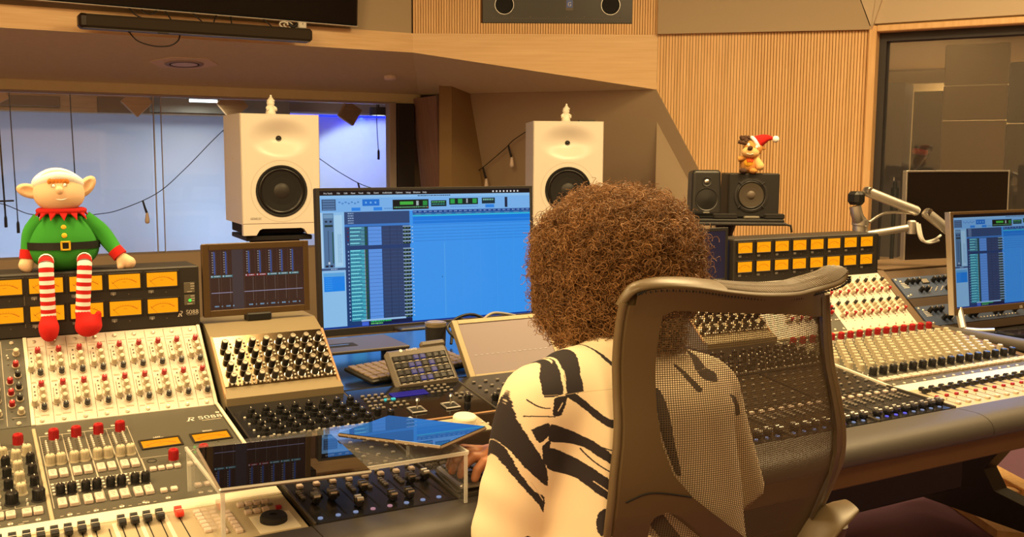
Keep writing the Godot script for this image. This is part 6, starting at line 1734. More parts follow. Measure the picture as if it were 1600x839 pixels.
	part(o, "shoe", Mb.new().skin(func(p: Vector3) -> float: return smin(egg(p, V(0.032, -0.110, 0.078), V(0.0235, 0.019, 0.019)), smin(cone(p, V(0.024, -0.082, 0.072), V(0.028, -0.10, 0.076), 0.014, 0.017), cone(p, V(0.045, -0.103, 0.080), V(0.0525, -0.083, 0.082), 0.013, 0.006), 0.008), 0.01), V(0.0, -0.145, 0.04), V(0.075, -0.06, 0.115), 0.0035).done(), red)

func reindeer(where: Vector3, b: Basis) -> void:
	var o := thing("plush_reindeer", "plush reindeer in a red and white winter hat sitting on the square loudspeaker", "plush toy", where, b)
	var w := Color.WHITE
	var tan := plush("plush_tan", rgb(200, 140, 72))
	var pale := plush("plush_pale", rgb(232, 184, 122))
	var dark := plush("plush_dark", rgb(74, 50, 36))
	part(o, "body", Mb.new().skin(func(p: Vector3) -> float: return smin(egg(p, V(0, 0.034, 0), V(0.036, 0.036, 0.032)), egg(p, V(0.0, 0.055, 0), V(0.026, 0.026, 0.024)), 0.02), V(-0.05, -0.005, -0.045), V(0.05, 0.09, 0.05), 0.004).done(), tan)
	part(o, "head", Mb.new().skin(func(p: Vector3) -> float: return egg(p, V(0.012, 0.098, 0.004), V(0.037, 0.033, 0.032)), V(-0.04, 0.055, -0.04), V(0.06, 0.14, 0.045), 0.004).done(), tan)
	part(o, "muzzle", Mb.new().skin(func(p: Vector3) -> float: return smin(egg(p, V(-0.006, 0.084, 0.026), V(0.031, 0.021, 0.022)), egg(p, V(0.012, 0.080, 0.024), V(0.020, 0.016, 0.018)), 0.012), V(-0.05, 0.05, -0.01), V(0.05, 0.12, 0.06), 0.004).done(), pale)
	part(o, "nose", Mb.new().ball(Transform3D(rotz(18) * Basis().scaled(V(0.0115, 0.0085, 0.008)), V(-0.009, 0.099, 0.047)), 14).done(), dark)
	part(o, "mouth", Mb.new().tube(arc([V(-0.022, 0.080, 0.044), V(-0.010, 0.075, 0.0485), V(0.004, 0.078, 0.047)], 5), 0.0009, 6).done(), mat("stitch", w))
	for q in [[0.019, 0.1035, 0.0345], [-0.012, 0.1125, 0.030]]: part(o, "eye", Mb.new().ball(at(V(q[0], q[1], q[2]), Basis().scaled(V(0.0055, 0.0065, 0.004))), 12).done(), mat("eye_black", w))
	for s in [-1.0, 1.0]:
		var p0 := V(0.001 if s > 0 else -0.012, 0.122 if s > 0 else 0.116, -0.002 if s > 0 else 0.012)
		var a := Mb.new()
		a.tube(arc([p0, p0 + V(-0.018, 0.012 if s > 0 else 0.004, 0), p0 + V(-0.035, 0.014 if s > 0 else 0.008, 0)], 5), 0.0075, 10)
		for k in (3 if s > 0 else 1): a.ball(at(p0 + V(-0.006 - 0.014 * k, 0.019 if s > 0 else 0.010, 0), Basis().scaled(V(0.008, 0.0085, 0.007))), 10)
		part(o, "antler", a.done(), dark)
	part(o, "ear", Mb.new().skin(func(p: Vector3) -> float: return cone(p, V(0.042, 0.100, 0.0), V(0.062, 0.098, -0.002), 0.0105, 0.004), V(0.025, 0.08, -0.02), V(0.075, 0.12, 0.02), 0.003).done(), tan)
	# bib, arms, feet, tail
	part(o, "bib", Mb.new().ball(at(V(-0.006, 0.042, 0.022), Basis().scaled(V(0.021, 0.019, 0.014))), 16).done(), plush("plush_gold", rgb(226, 164, 40)))
	for k in 4: part(o, "bib_stripe", Mb.new().tube([V(-0.016 + k * 0.0075, 0.060, 0.028), V(-0.014 + k * 0.006, 0.046, 0.0375)], 0.0022, 6).done(), plush("plush_red", rgb(206, 28, 24)))
	part(o, "arm", Mb.new().tube(arc([V(-0.016, 0.062, 0.014), V(-0.030, 0.060, 0.018), V(-0.048, 0.056, 0.016)], 5), 0.010, 12).done(), tan)
	part(o, "arm", Mb.new().skin(func(p: Vector3) -> float: return cone(p, V(0.022, 0.060, 0.018), V(0.036, 0.030, 0.028), 0.012, 0.017), V(0.0, 0.0, -0.01), V(0.07, 0.085, 0.06), 0.004).done(), pale)
	for q in [[-0.030, dark], [0.010, tan]]: part(o, "foot", Mb.new().ball(at(V(q[0], 0.0115, 0.030), Basis().scaled(V(0.0155, 0.0115, 0.018))), 14).done(), q[1])
	part(o, "tail", Mb.new().tube(arc([V(0.034, 0.020, -0.005), V(0.050, 0.026, -0.004), V(0.062, 0.034, -0.004)], 4), [0.006, 0.006, 0.005, 0.005, 0.004, 0.004, 0.003, 0.003, 0.002], 8).done(), mat("tag_grey", rgb(190, 180, 150), 0.7))
	# hat
	var hat := Mb.new().tube(arc([V(0.022, 0.118, 0.002), V(0.045, 0.131, 0.002), V(0.068, 0.139, 0.0), V(0.088, 0.138, 0.0)], 5), [0.028, 0.0275, 0.0265, 0.025, 0.0235, 0.022, 0.0205, 0.019, 0.0172, 0.0155, 0.0138, 0.012, 0.010, 0.0085, 0.007, 0.006], 16).done()
	part(o, "hat", hat, plush("plush_red", w))
	var ring := []
	var hb := Transform3D(Basis(V(0.866, 0.5, 0.0), V(-0.5, 0.866, 0), Vector3.BACK), V(0.024, 0.119, 0.002))
	for k in 25: ring.append(hb * V(-0.004, cos(TAU * k / 24) * 0.027, sin(TAU * k / 24) * 0.027))
	part(o, "hat_brim", Mb.new().tube(ring, 0.0075, 8, false).done(), plush("plush_white", w))
	part(o, "pompom", Mb.new().ball(at(V(0.101, 0.135, 0.0), Basis().scaled(V(0.0135, 0.0135, 0.0135))), 16).done(), plush("plush_white", w))

# ------------------------------------------------------------------ the side rack and the keyboard at the right
func side_gear() -> void:
	var w := Color.WHITE
	var o := thing("equipment_rack", "brown slanted rack cabinet right of the white console panel, holding two blue units", "rack")
	var xa := 2.567
	var side := PackedVector2Array()
	for p in [[-2.148, 0.937], [-1.95, 0.766], [-1.93, 0.745], [-2.34, 0.745], [-2.34, 0.937]]: side.append(Vector2(p[0], p[1]))
	part(o, "cabinet", Mb.new().prism(side, Transform3D(Basis(Vector3.BACK, Vector3.UP, Vector3.LEFT), V(xa, 0, 0)), 0.52).done(), mat("rack_brown", rgb(78, 60, 42), 0.55))
	part(o, "top_board", boxm(V(0.54, 0.008, 0.20), 0.002, V(xa + 0.26, 0.941, -2.245)), mat("cheek_brown", w))
	part(o, "blank_panel", boxm(V(0.484, 0.004, 0.034), 0.0005, V(2.812, 0.0025, -0.075)), mat("rack_dark", rgb(56, 40, 26), 0.6), on_panel(UPPER))
	part(o, "blank_panel", boxm(V(0.484, 0.004, 0.034), 0.0005, V(2.812, 0.0025, 0.036)), mat("rack_dark", w), on_panel(UPPER))
	for q in [[0.0925, 0.0865, "upper blue preamplifier unit with a small lit meter, in the slanted rack"], [-0.0220, 0.080, "lower blue preamplifier unit behind the tilted monitor's stand"]]:
		var u := thing("preamp_unit", q[2], "rack unit", on_panel(UPPER).origin, on_panel(UPPER).basis, "blue rack units")
		var f := part(u, "face_plate", boxm(V(0.482, 0.006, q[1]), 0.0008, V(2.811, 0.003, -(q[0] + q[1] * 0.5))), mat("unit_blue", rgb(68, 82, 112), 0.45))
		for c in [[2.615, 1], [2.640, 1], [2.665, 1], [2.740, 1], [2.765, 1], [2.79, 1], [2.86, 1], [2.885, 1], [2.91, 1], [2.96, 1], [2.985, 1]]:
			put_on(f, "knob", "black_tall", c[0], q[0] + q[1] * 0.72, 0.006)
		for c in [2.650, 2.676, 2.775, 2.80, 2.90, 2.93, 3.0]: put_on(f, "knob", "black_tall", c, q[0] + q[1] * 0.30, 0.006)
		for c in 9: put_on(f, "switch", "led_pin", 2.690 + c * 0.009, q[0] + q[1] * (0.25 + 0.07 * (c % 3)), 0.006)
		for c in 12: put_on(f, "switch", "button_tiny", 2.82 + c * 0.016, q[0] + q[1] * 0.16, 0.006)
		for c in [[2.579, 0.9], [2.579, 0.1], [3.043, 0.9], [3.043, 0.1], [2.594, 0.8], [2.594, 0.15]]: put_on(f, "screw", "screw", c[0], q[0] + q[1] * c[1], 0.006)
		var pr := Mb.new()
		for k in 4: printed(pr, 2.588, q[0] + q[1] * (0.5 + 0.07 * k), 2.612 + 0.003 * (k % 2), q[0] + q[1] * (0.5 + 0.07 * k), 0.0018, 0.0064)
		part(f, "panel_print", pr.done(), mat("print_white", w))
		if q[0] > 0:
			part(f, "meter", joined([[Mb.new().box(at(V(0, 0.001, 0)), V(0.036, 0.003, 0.022), 0.001), mat("bezel", w)], [Mb.new().box(at(V(0, 0.0028, 0)), V(0.028, 0.001, 0.015)), glow("meter_cream", Color(1.0, 0.82, 0.55), 0.7)]]), null, at(V(2.7025, 0.006, -(q[0] + q[1] * 0.74))))
	# side desk and the stage keyboard on it
	o = thing("side_desk", "dark desk wing with a thick padded edge, right of the right console", "desk")
	part(o, "top", boxm(V(0.8, 0.03, 0.60), 0.004, V(2.982, 0.745, -1.64)), mat("black", w))
	part(o, "rear_top", boxm(V(0.5, 0.03, 0.42), 0.004, V(3.02, 0.7449, -2.09)), mat("black", w))
	part(o, "padded_edge", Mb.new().tube([V(2.585, 0.775, -1.93), V(2.590, 0.775, -1.40)], 0.020, 14).done(), mat("armrest", w))
	part(o, "padded_edge", Mb.new().tube([V(2.590, 0.775, -1.40), V(2.605, 0.773, -1.365), V(3.38, 0.77, -1.36)], 0.020, 14).done(), mat("armrest", w))
	var lg := []
	for q in LEG: lg.append(V(3.0, q[0], q[1]))
	part(o, "leg", poly3(lg, 0.07, Vector3.LEFT), mat("leg_grey", w))
	part(o, "levelling_foot", Mb.new().lathe(at(V(3.18, 0.03, -2.12)), [[0.03, 0], [0.03, 0.01], [0.014, 0.018], [0.010, 0.05], [0, 0.05]], 18).done(), mat("rubber", w))
	part(o, "leg", boxm(V(0.05, 0.73, 0.05), 0.004, V(3.36, 0.365, -1.42)), mat("black", w))
	o = thing("stage_keyboard", "glossy black stage keyboard with white keys on the desk wing at the right edge", "keyboard", V(2.97, 0.761, -1.60))
	part(o, "body", boxm(V(0.68, 0.035, 0.27), 0.006, V(0, 0.0175, -0.06)), mat("gloss_black", w))
	for k in 28: part(o, "white_key", boxm(V(0.0218, 0.012, 0.12), 0.0015, V(-0.315 + k * 0.0232, 0.036, 0.02)), mat("key_ivory", rgb(240, 234, 218), 0.3))
	for k in 28:
		if k % 7 in [2, 6]: continue
		part(o, "black_key", boxm(V(0.012, 0.012, 0.075), 0.002, V(-0.3034 + k * 0.0232, 0.047, -0.003)), mat("gloss_black", w))
	for k in 6: part(o, "slider", boxm(V(0.02, 0.004, 0.006), 0.001, V(-0.28 + k * 0.045, 0.037, -0.12 - 0.02 * (k % 3))), mat("metal", w))

const LEG := [[0.729, -1.72], [0.382, -1.955], [0.245, -2.051], [0.182, -2.008], [0.164, -1.899], [0.136, -1.686], [0.075, -1.62], [0.075, -2.40], [0.206, -2.40], [0.729, -2.25]]

func floor_boards() -> void:
	var w := Color.WHITE
	var o := thing("floor_board", "pale wooden plinth board on the carpet at the lower right, under the desk wing's black leg", "board")
	part(o, "board", poly3([V(3.31, 0.03, -2.56), V(3.05, 0.03, -2.02), V(3.3, 0.03, -1.75), V(3.75, 0.03, -1.7), V(3.62, 0.03, -2.08)], 0.03, Vector3.UP), mat("wood_slat_1", w))
	part(o, "raised_lip", Mb.new().box(Transform3D(Basis(V(0.46, 0, 0.89).normalized(), Vector3.UP, V(-0.89, 0, 0.46).normalized()), V(3.40, 0.04, -2.28)), V(0.62, 0.03, 0.035), 0.004).done(), mat("wood_slat_3", w))
	o = thing("floor_board", "short pale board on the carpet behind the desk leg at the right edge", "board")
	part(o, "board", Mb.new().box(Transform3D(Basis(V(-0.40, 0, 0.92).normalized(), Vector3.UP, V(-0.92, 0, -0.40).normalized()), V(3.47, 0.03, -2.20)), V(0.75, 0.06, 0.06), 0.004).done(), mat("wood_slat_2", w))
	part(o, "cap", Mb.new().box(Transform3D(Basis(V(-0.40, 0, 0.92).normalized(), Vector3.UP, V(-0.92, 0, -0.40).normalized()), V(3.47, 0.065, -2.20)), V(0.75, 0.01, 0.07), 0.002).done(), mat("wood_slat_3", w))
	o = thing("floor_board", "small pale board on the carpet seen through the gap under the right console", "board")
	part(o, "board", boxm(V(0.26, 0.04, 0.08), 0.004, V(3.58, 0.02, -2.86)), mat("wood_slat_2", w))
	part(o, "end_cap", boxm(V(0.012, 0.042, 0.084), 0.003, V(3.45, 0.021, -2.86)), mat("wood_slat_1", w))

# ------------------------------------------------------------------ the mesh chair
const BACK_Y := [0.66, 0.70, 0.76, 0.79, 0.82, 0.85, 0.88, 0.91, 0.94, 0.97, 1.0, 1.04, 1.07, 1.10, 1.12, 1.15]
const BACK_W := [0.165, 0.185, 0.2034, 0.2107, 0.2177, 0.2221, 0.2208, 0.2179, 0.2116, 0.2065, 0.2035, 0.2017, 0.199, 0.195, 0.192, 0.190]
const BACK_F := [-0.062, -0.05, -0.0293, -0.0203, -0.0117, -0.0016, 0.0018, 0.001, -0.0018, -0.0068, -0.0145, -0.0200, -0.0215, -0.0214, -0.018, -0.010]

func along(xs: Array, ys: Array, x: float) -> float:
	if x <= xs[0]: return ys[0]
	for i in xs.size() - 1:
		if x <= xs[i + 1]: return lerpf(ys[i], ys[i + 1], (x - xs[i]) / (xs[i + 1] - xs[i]))
	return ys[-1]
func back_point(s: float, y: float, off := 0.0) -> Vector3:      # the dished, S-shaped sheet of the chair back; off moves it backwards
	var wd := along(BACK_Y, BACK_W, y)
	var f := along(BACK_Y, BACK_F, y) - 0.055 * s * s + off
	var r := deg_to_rad(5.0)
	return V(cos(r) * s * wd + off * s * -0.45, y, cos(r) * f - sin(r) * s * wd)
# a thick band of the sheet: for each height the stretch of s that it covers
func band(rows: Array, thick: float) -> ArrayMesh:
	var m := Mb.new()
	var nc := 6
	var grid := []
	for side in [0.5, -0.5]:
		var g := []
		for r in rows:
			var line := []
			for c in nc + 1: line.append(back_point(lerpf(r[1], r[2], float(c) / nc), r[0], thick * side))
			g.append(line)
		grid.append(g)
	for i in rows.size() - 1:
		for c in nc:
			m.quad(grid[0][i][c], grid[0][i][c + 1], grid[0][i + 1][c + 1], grid[0][i + 1][c])
			m.quad(grid[1][i][c + 1], grid[1][i][c], grid[1][i + 1][c], grid[1][i + 1][c + 1])
		m.quad(grid[0][i][nc], grid[1][i][nc], grid[1][i + 1][nc], grid[0][i + 1][nc])
		m.quad(grid[1][i][0], grid[0][i][0], grid[0][i + 1][0], grid[1][i + 1][0])
	var e := rows.size() - 1
	for c in nc:
		m.quad(grid[1][0][c], grid[1][0][c + 1], grid[0][0][c + 1], grid[0][0][c])
		m.quad(grid[0][e][c], grid[0][e][c + 1], grid[1][e][c + 1], grid[1][e][c])
	return smoothed(m).done()
# average the normals of corners that share a place when they lie within about 40 degrees
func smoothed(m: Mb) -> Mb:
	var by := {}
	for i in m.v.size():
		var k := Vector3i((m.v[i] * 20000.0).round())
		if not by.has(k): by[k] = []
		by[k].append(i)
	var out := m.n.duplicate()
	for k in by:
		for i in by[k]:
			var s := Vector3.ZERO
			for j in by[k]:
				if m.n[i].dot(m.n[j]) > 0.76: s += m.n[j]
			out[i] = s.normalized()
	m.n = out
	return m
func loft(path: Array, a: Array, b: Array, sides := 14) -> ArrayMesh:       # elliptical bar; a and b are the half axes at each point
	var m := Mb.new()
	var base := 0
	for i in path.size():
		for j in sides + 1:
			var t := TAU * j / sides
			var d: Vector3 = a[i] * cos(t) + b[i] * sin(t)
			var nn: Vector3 = (a[i] as Vector3).normalized() * cos(t) * b[i].length() + (b[i] as Vector3).normalized() * sin(t) * a[i].length()
			m.vert(path[i] + d, nn.normalized())
	for i in path.size() - 1:
		var run: Vector3 = path[i + 1] - path[i]
		var flip: bool = (a[i] as Vector3).cross(b[i]).dot(run) < 0
		for j in sides:
			var q := base + i * (sides + 1) + j
			if flip: m.face(q, q + sides + 1, q + 1); m.face(q + 1, q + sides + 1, q + sides + 2)
			else: m.face(q, q + 1, q + sides + 1); m.face(q + 1, q + sides + 2, q + sides + 1)
	for e in [0, path.size() - 1]:
		var c := m.vert(path[e], ((path[e] - path[1 if e == 0 else path.size() - 2]) as Vector3).normalized())
		for j in sides:
			m.face(c, e * (sides + 1) + j, e * (sides + 1) + j + 1)
	return m.done()

func chair() -> void:
	var w := Color.WHITE
	var o := thing("office_chair", "brown framed office chair with a see-through mesh back, behind the seated person", "chair", V(0.905, 0, -0.93))
	var fr := mat("chair_frame", rgb(76, 60, 36), 0.42)
	var fr2 := mat("chair_rim", rgb(98, 83, 60), 0.4)
	# left side band, wide, spreading at the foot into a limb with a rounded opening
	var inn := func(y: float) -> float: return along([0.74, 0.766, 0.798, 0.837, 0.875, 0.906, 0.946, 0.985, 1.016, 1.064, 1.102, 1.14], [-0.25, -0.09, 0.09, 0.34, 0.56, 0.69, 0.775, 0.80, 0.80, 0.79, 0.775, 0.70], y)
	var rows := []
	for y in [0.858, 0.866, 0.875, 0.89, 0.906, 0.925, 0.946, 0.965, 0.985, 1.016, 1.04, 1.064, 1.085, 1.102, 1.115]: rows.append([y, -0.99, -inn.call(y)])
	part(o, "side_band", band(rows, 0.014), fr)
	rows = []
	for y in [0.70, 0.76, 0.80, 0.822, 0.844, 0.853, 0.858]: rows.append([y, -0.99, along([0.70, 0.822, 0.844, 0.853, 0.858], [-0.80, -0.80, -0.795, -0.775, -0.71], y)])
	part(o, "lower_limb", band(rows, 0.014), fr)
	rows = []
	for y in [0.74, 0.766, 0.79, 0.811, 0.832, 0.851, 0.858]: rows.append([y, along([0.74, 0.79, 0.811, 0.832, 0.851, 0.858], [-0.05, -0.30, -0.417, -0.526, -0.627, -0.71], y), -inn.call(y)])
	part(o, "lower_limb", band(rows, 0.014), fr)
	rows = []
	for y in [0.70, 0.766, 0.81, 0.838, 0.878, 0.91, 0.95, 1.0, 1.03, 1.08, 1.10]: rows.append([y, along([0.70, 0.766, 0.81, 0.838, 0.878, 0.91, 0.95, 1.03, 1.10], [0.80, 0.84, 0.84, 0.845, 0.85, 0.865, 0.875, 0.86, 0.86], y), 0.99])
	part(o, "side_band", band(rows, 0.016), fr)
	rows = [[0.66, -0.9, 0.9], [0.70, -0.9, 0.9], [0.735, -0.9, 0.9]]
	part(o, "lower_crossbar", band(rows, 0.016), fr)
	# rims along both edges
	for s in [-1.0, 1.0]:
		var path := []
		for k in 40: path.append(back_point(s, lerpf(0.66, 1.118 if s < 0 else 1.10, k / 39.0)))
		part(o, "edge_rim", Mb.new().tube(path, 0.0055 if s < 0 else 0.0085, 12).done(), fr2)
	part(o, "frame_seam", Mb.new().tube(arc([back_point(-0.957, 0.875, 0.008), back_point(-0.849, 0.885, 0.008), back_point(-0.739, 0.884, 0.008), back_point(-0.574, 0.876, 0.008)], 6), 0.0011, 5).done(), mat("slot_black", w))
	# top rail: a padded lip that rolls forward and rises into a wing at the right
	var top := [[-1.0, 1.112], [-0.975, 1.125], [-0.92, 1.134], [-0.77, 1.138], [-0.55, 1.135], [-0.3, 1.127], [0.0, 1.119], [0.38, 1.113], [0.68, 1.112]]
	var path := []
	for t in top: path.append(back_point(t[0], t[1]))
	path.append(V(1.088, 1.121, -0.985) - o.position)
	path.append(V(1.112, 1.133, -0.992) - o.position)
	var fine := arc(path, 5)
	var a := []
	var b := []
	for k in fine.size():
		var u := float(k) / (fine.size() - 1)
		var wide := lerpf(0.007, 0.022, smoothstep(0.05, 0.5, u)) * (1.0 - 0.55 * smoothstep(0.93, 1.0, u))
		var fw := V(lerpf(0.0, -0.25, smoothstep(0.6, 1.0, u)), lerpf(0.25, 0.42, smoothstep(0.3, 0.9, u)), -1).normalized()
		a.append(fw * wide)
		var t: Vector3 = ((fine[mini(k + 1, fine.size() - 1)] as Vector3) - fine[maxi(k - 1, 0)]).normalized()
		b.append(t.cross(fw).normalized() * 0.0060)
		fine[k] = fine[k] + fw * wide * 0.8
	part(o, "top_rail", loft(fine, a, b), fr2)
	var cols := []
	var m := Mb.new()
	for k in 31:
		var s := lerpf(-0.96, 0.95, k / 30.0)
		cols.append([along([-0.96, -0.7, -0.2, 0.3, 0.75, 0.95], [1.085, 1.108, 1.100, 1.090, 1.075, 1.07], s), along([-0.96, -0.92, -0.77, -0.55, -0.3, 0.0, 0.38, 0.7, 0.95], [1.128, 1.134, 1.138, 1.135, 1.127, 1.119, 1.113, 1.112, 1.114], s), s])
	for k in 30:
		var p: Array = cols[k]
		var q: Array = cols[k + 1]
		for r in 4:
			var y0 := lerpf(p[0], p[1], r / 4.0)
			var y1 := lerpf(p[0], p[1], (r + 1) / 4.0)
			var z0 := lerpf(q[0], q[1], r / 4.0)
			var z1 := lerpf(q[0], q[1], (r + 1) / 4.0)
			m.quad(back_point(p[2], y0, 0.007), back_point(q[2], z0, 0.007), back_point(q[2], z1, 0.007), back_point(p[2], y1, 0.007))
			m.quad(back_point(q[2], z0, -0.007), back_point(p[2], y0, -0.007), back_point(p[2], y1, -0.007), back_point(q[2], z1, -0.007))
		m.quad(back_point(p[2], p[0], -0.007), back_point(q[2], q[0], -0.007), back_point(q[2], q[0], 0.007), back_point(p[2], p[0], 0.007))
	part(o, "top_band", smoothed(m).done(), fr)
	m = Mb.new()
	for k in range(fine.size() / 2, fine.size() - 1):
		for h in 3:
			var c: Vector3 = (fine[k] as Vector3).lerp(fine[k + 1], h / 3.0)
			var n: Vector3 = -b[k] if b[k].y < 0 else b[k]
			m.tube([c - a[k] * 0.7 + n * 0.78, c + n * 1.02, c + a[k] * 0.7 + n * 0.78], 0.0011, 4, false)
	stuff(part(o, "rail_ribs", m.done(), fr))
	m = Mb.new()
	for k in range(9, fine.size() - 1):
		for h in 2:
			var c: Vector3 = (fine[k] as Vector3).lerp(fine[k + 1], h * 0.5) - a[k] * 0.93
			m.box(at(c + V(0, -0.003, 0.002)), V(0.0026, 0.0026, 0.003))
	stuff(part(o, "stitch_row", m.done(), mat("slot_black", w)))
	# woven mesh: real strands, both ways
	m = Mb.new()
	var strand := func(pts: Array, half: float, z: float) -> void:
		for i in pts.size() - 1:
			var t: Vector3 = (pts[i + 1] - pts[i]).normalized()
			var sd := t.cross(Vector3.BACK).normalized() * half
			var nz := V(0, 0, z)
			m.quad(pts[i] - sd + nz, pts[i] + sd + nz, pts[i + 1] + sd + nz, pts[i + 1] - sd + nz)
	for k in 118:
		var s := lerpf(-0.88, 0.92, k / 117.0)
		var pts := []
		for r in 26:
			pts.append(back_point(s, lerpf(0.73, along([-0.9, -0.2, 0.3, 0.9], [1.105, 1.105, 1.094, 1.08], s), r / 25.0), -0.003))
		strand.call(pts, 0.00062, 0.0)
	for k in 136:
		var y := lerpf(0.735, 1.11, k / 135.0)
		var pts := []
		for r in 31: pts.append(back_point(lerpf(-0.9, 0.93, r / 30.0), y, -0.003))
		strand.call(pts, 0.00050, 0.0004)
	stuff(part(o, "mesh_weave", m.done(), mat("mesh_thread", rgb(84, 70, 50), 0.6)))
	# arm pad at the right, seat, column and star base
	var ap := [V(1.040, 0.728, -0.985), V(1.066, 0.756, -0.988), V(1.098, 0.770, -0.992), V(1.128, 0.775, -0.996), V(1.152, 0.777, -1.0)]
	var aa := []
	var ab := []
	for k in ap.size():
		ap[k] -= o.position
		aa.append(V(0.25, 0.1, -1).normalized() * [0.040, 0.038, 0.034, 0.028, 0.020][k]); ab.append(V([-0.75, -0.6, -0.25, -0.12, -0.05][k], 0.9, 0).normalized() * [0.010, 0.008, 0.007, 0.006, 0.005][k])
	part(o, "arm_pad", loft(ap, aa, ab), fr2)
	part(o, "arm_post", Mb.new().tube([V(0.25, 0.74, -0.10), V(0.24, 0.60, -0.14), V(0.20, 0.44, -0.16)], 0.018, 12).done(), fr)
	part(o, "arm_post", Mb.new().tube([V(-0.27, 0.66, -0.06), V(-0.26, 0.55, -0.12), V(-0.22, 0.44, -0.15)], 0.018, 12).done(), fr)
	part(o, "arm_pad", boxm(V(0.06, 0.02, 0.18), 0.009, V(-0.275, 0.67, -0.10)), fr2)
	part(o, "seat", boxm(V(0.46, 0.055, 0.44), 0.025, V(-0.05, 0.415, -0.26)), mat("seat_cloth", rgb(60, 52, 44), 0.9))
	part(o, "back_spine", Mb.new().tube([V(0, 0.40, -0.12), V(0, 0.50, -0.05), V(0, 0.68, -0.05)], 0.03, 14).done(), fr)
	part(o, "column", Mb.new().lathe(at(V(-0.05, 0.09, -0.26)), [[0.035, 0], [0.035, 0.16], [0.022, 0.165], [0.022, 0.30], [0, 0.30]], 18).done(), mat("black", w))
	for k in 5:
		var an := TAU * k / 5 + 0.3
		part(o, "base_leg", Mb.new().tube([V(-0.05, 0.11, -0.26), V(-0.05 + cos(an) * 0.27, 0.075, -0.26 + sin(an) * 0.27)], [0.028, 0.018], 10).done(), fr)
		part(o, "caster", Mb.new().lathe(Transform3D(Basis(Vector3.UP, an) * rotx(90), V(-0.05 + cos(an) * 0.27, 0.03, -0.26 + sin(an) * 0.27)), [[0, -0.02], [0.028, -0.016], [0.028, 0.016], [0, 0.02]], 16).done(), mat("rubber", w))

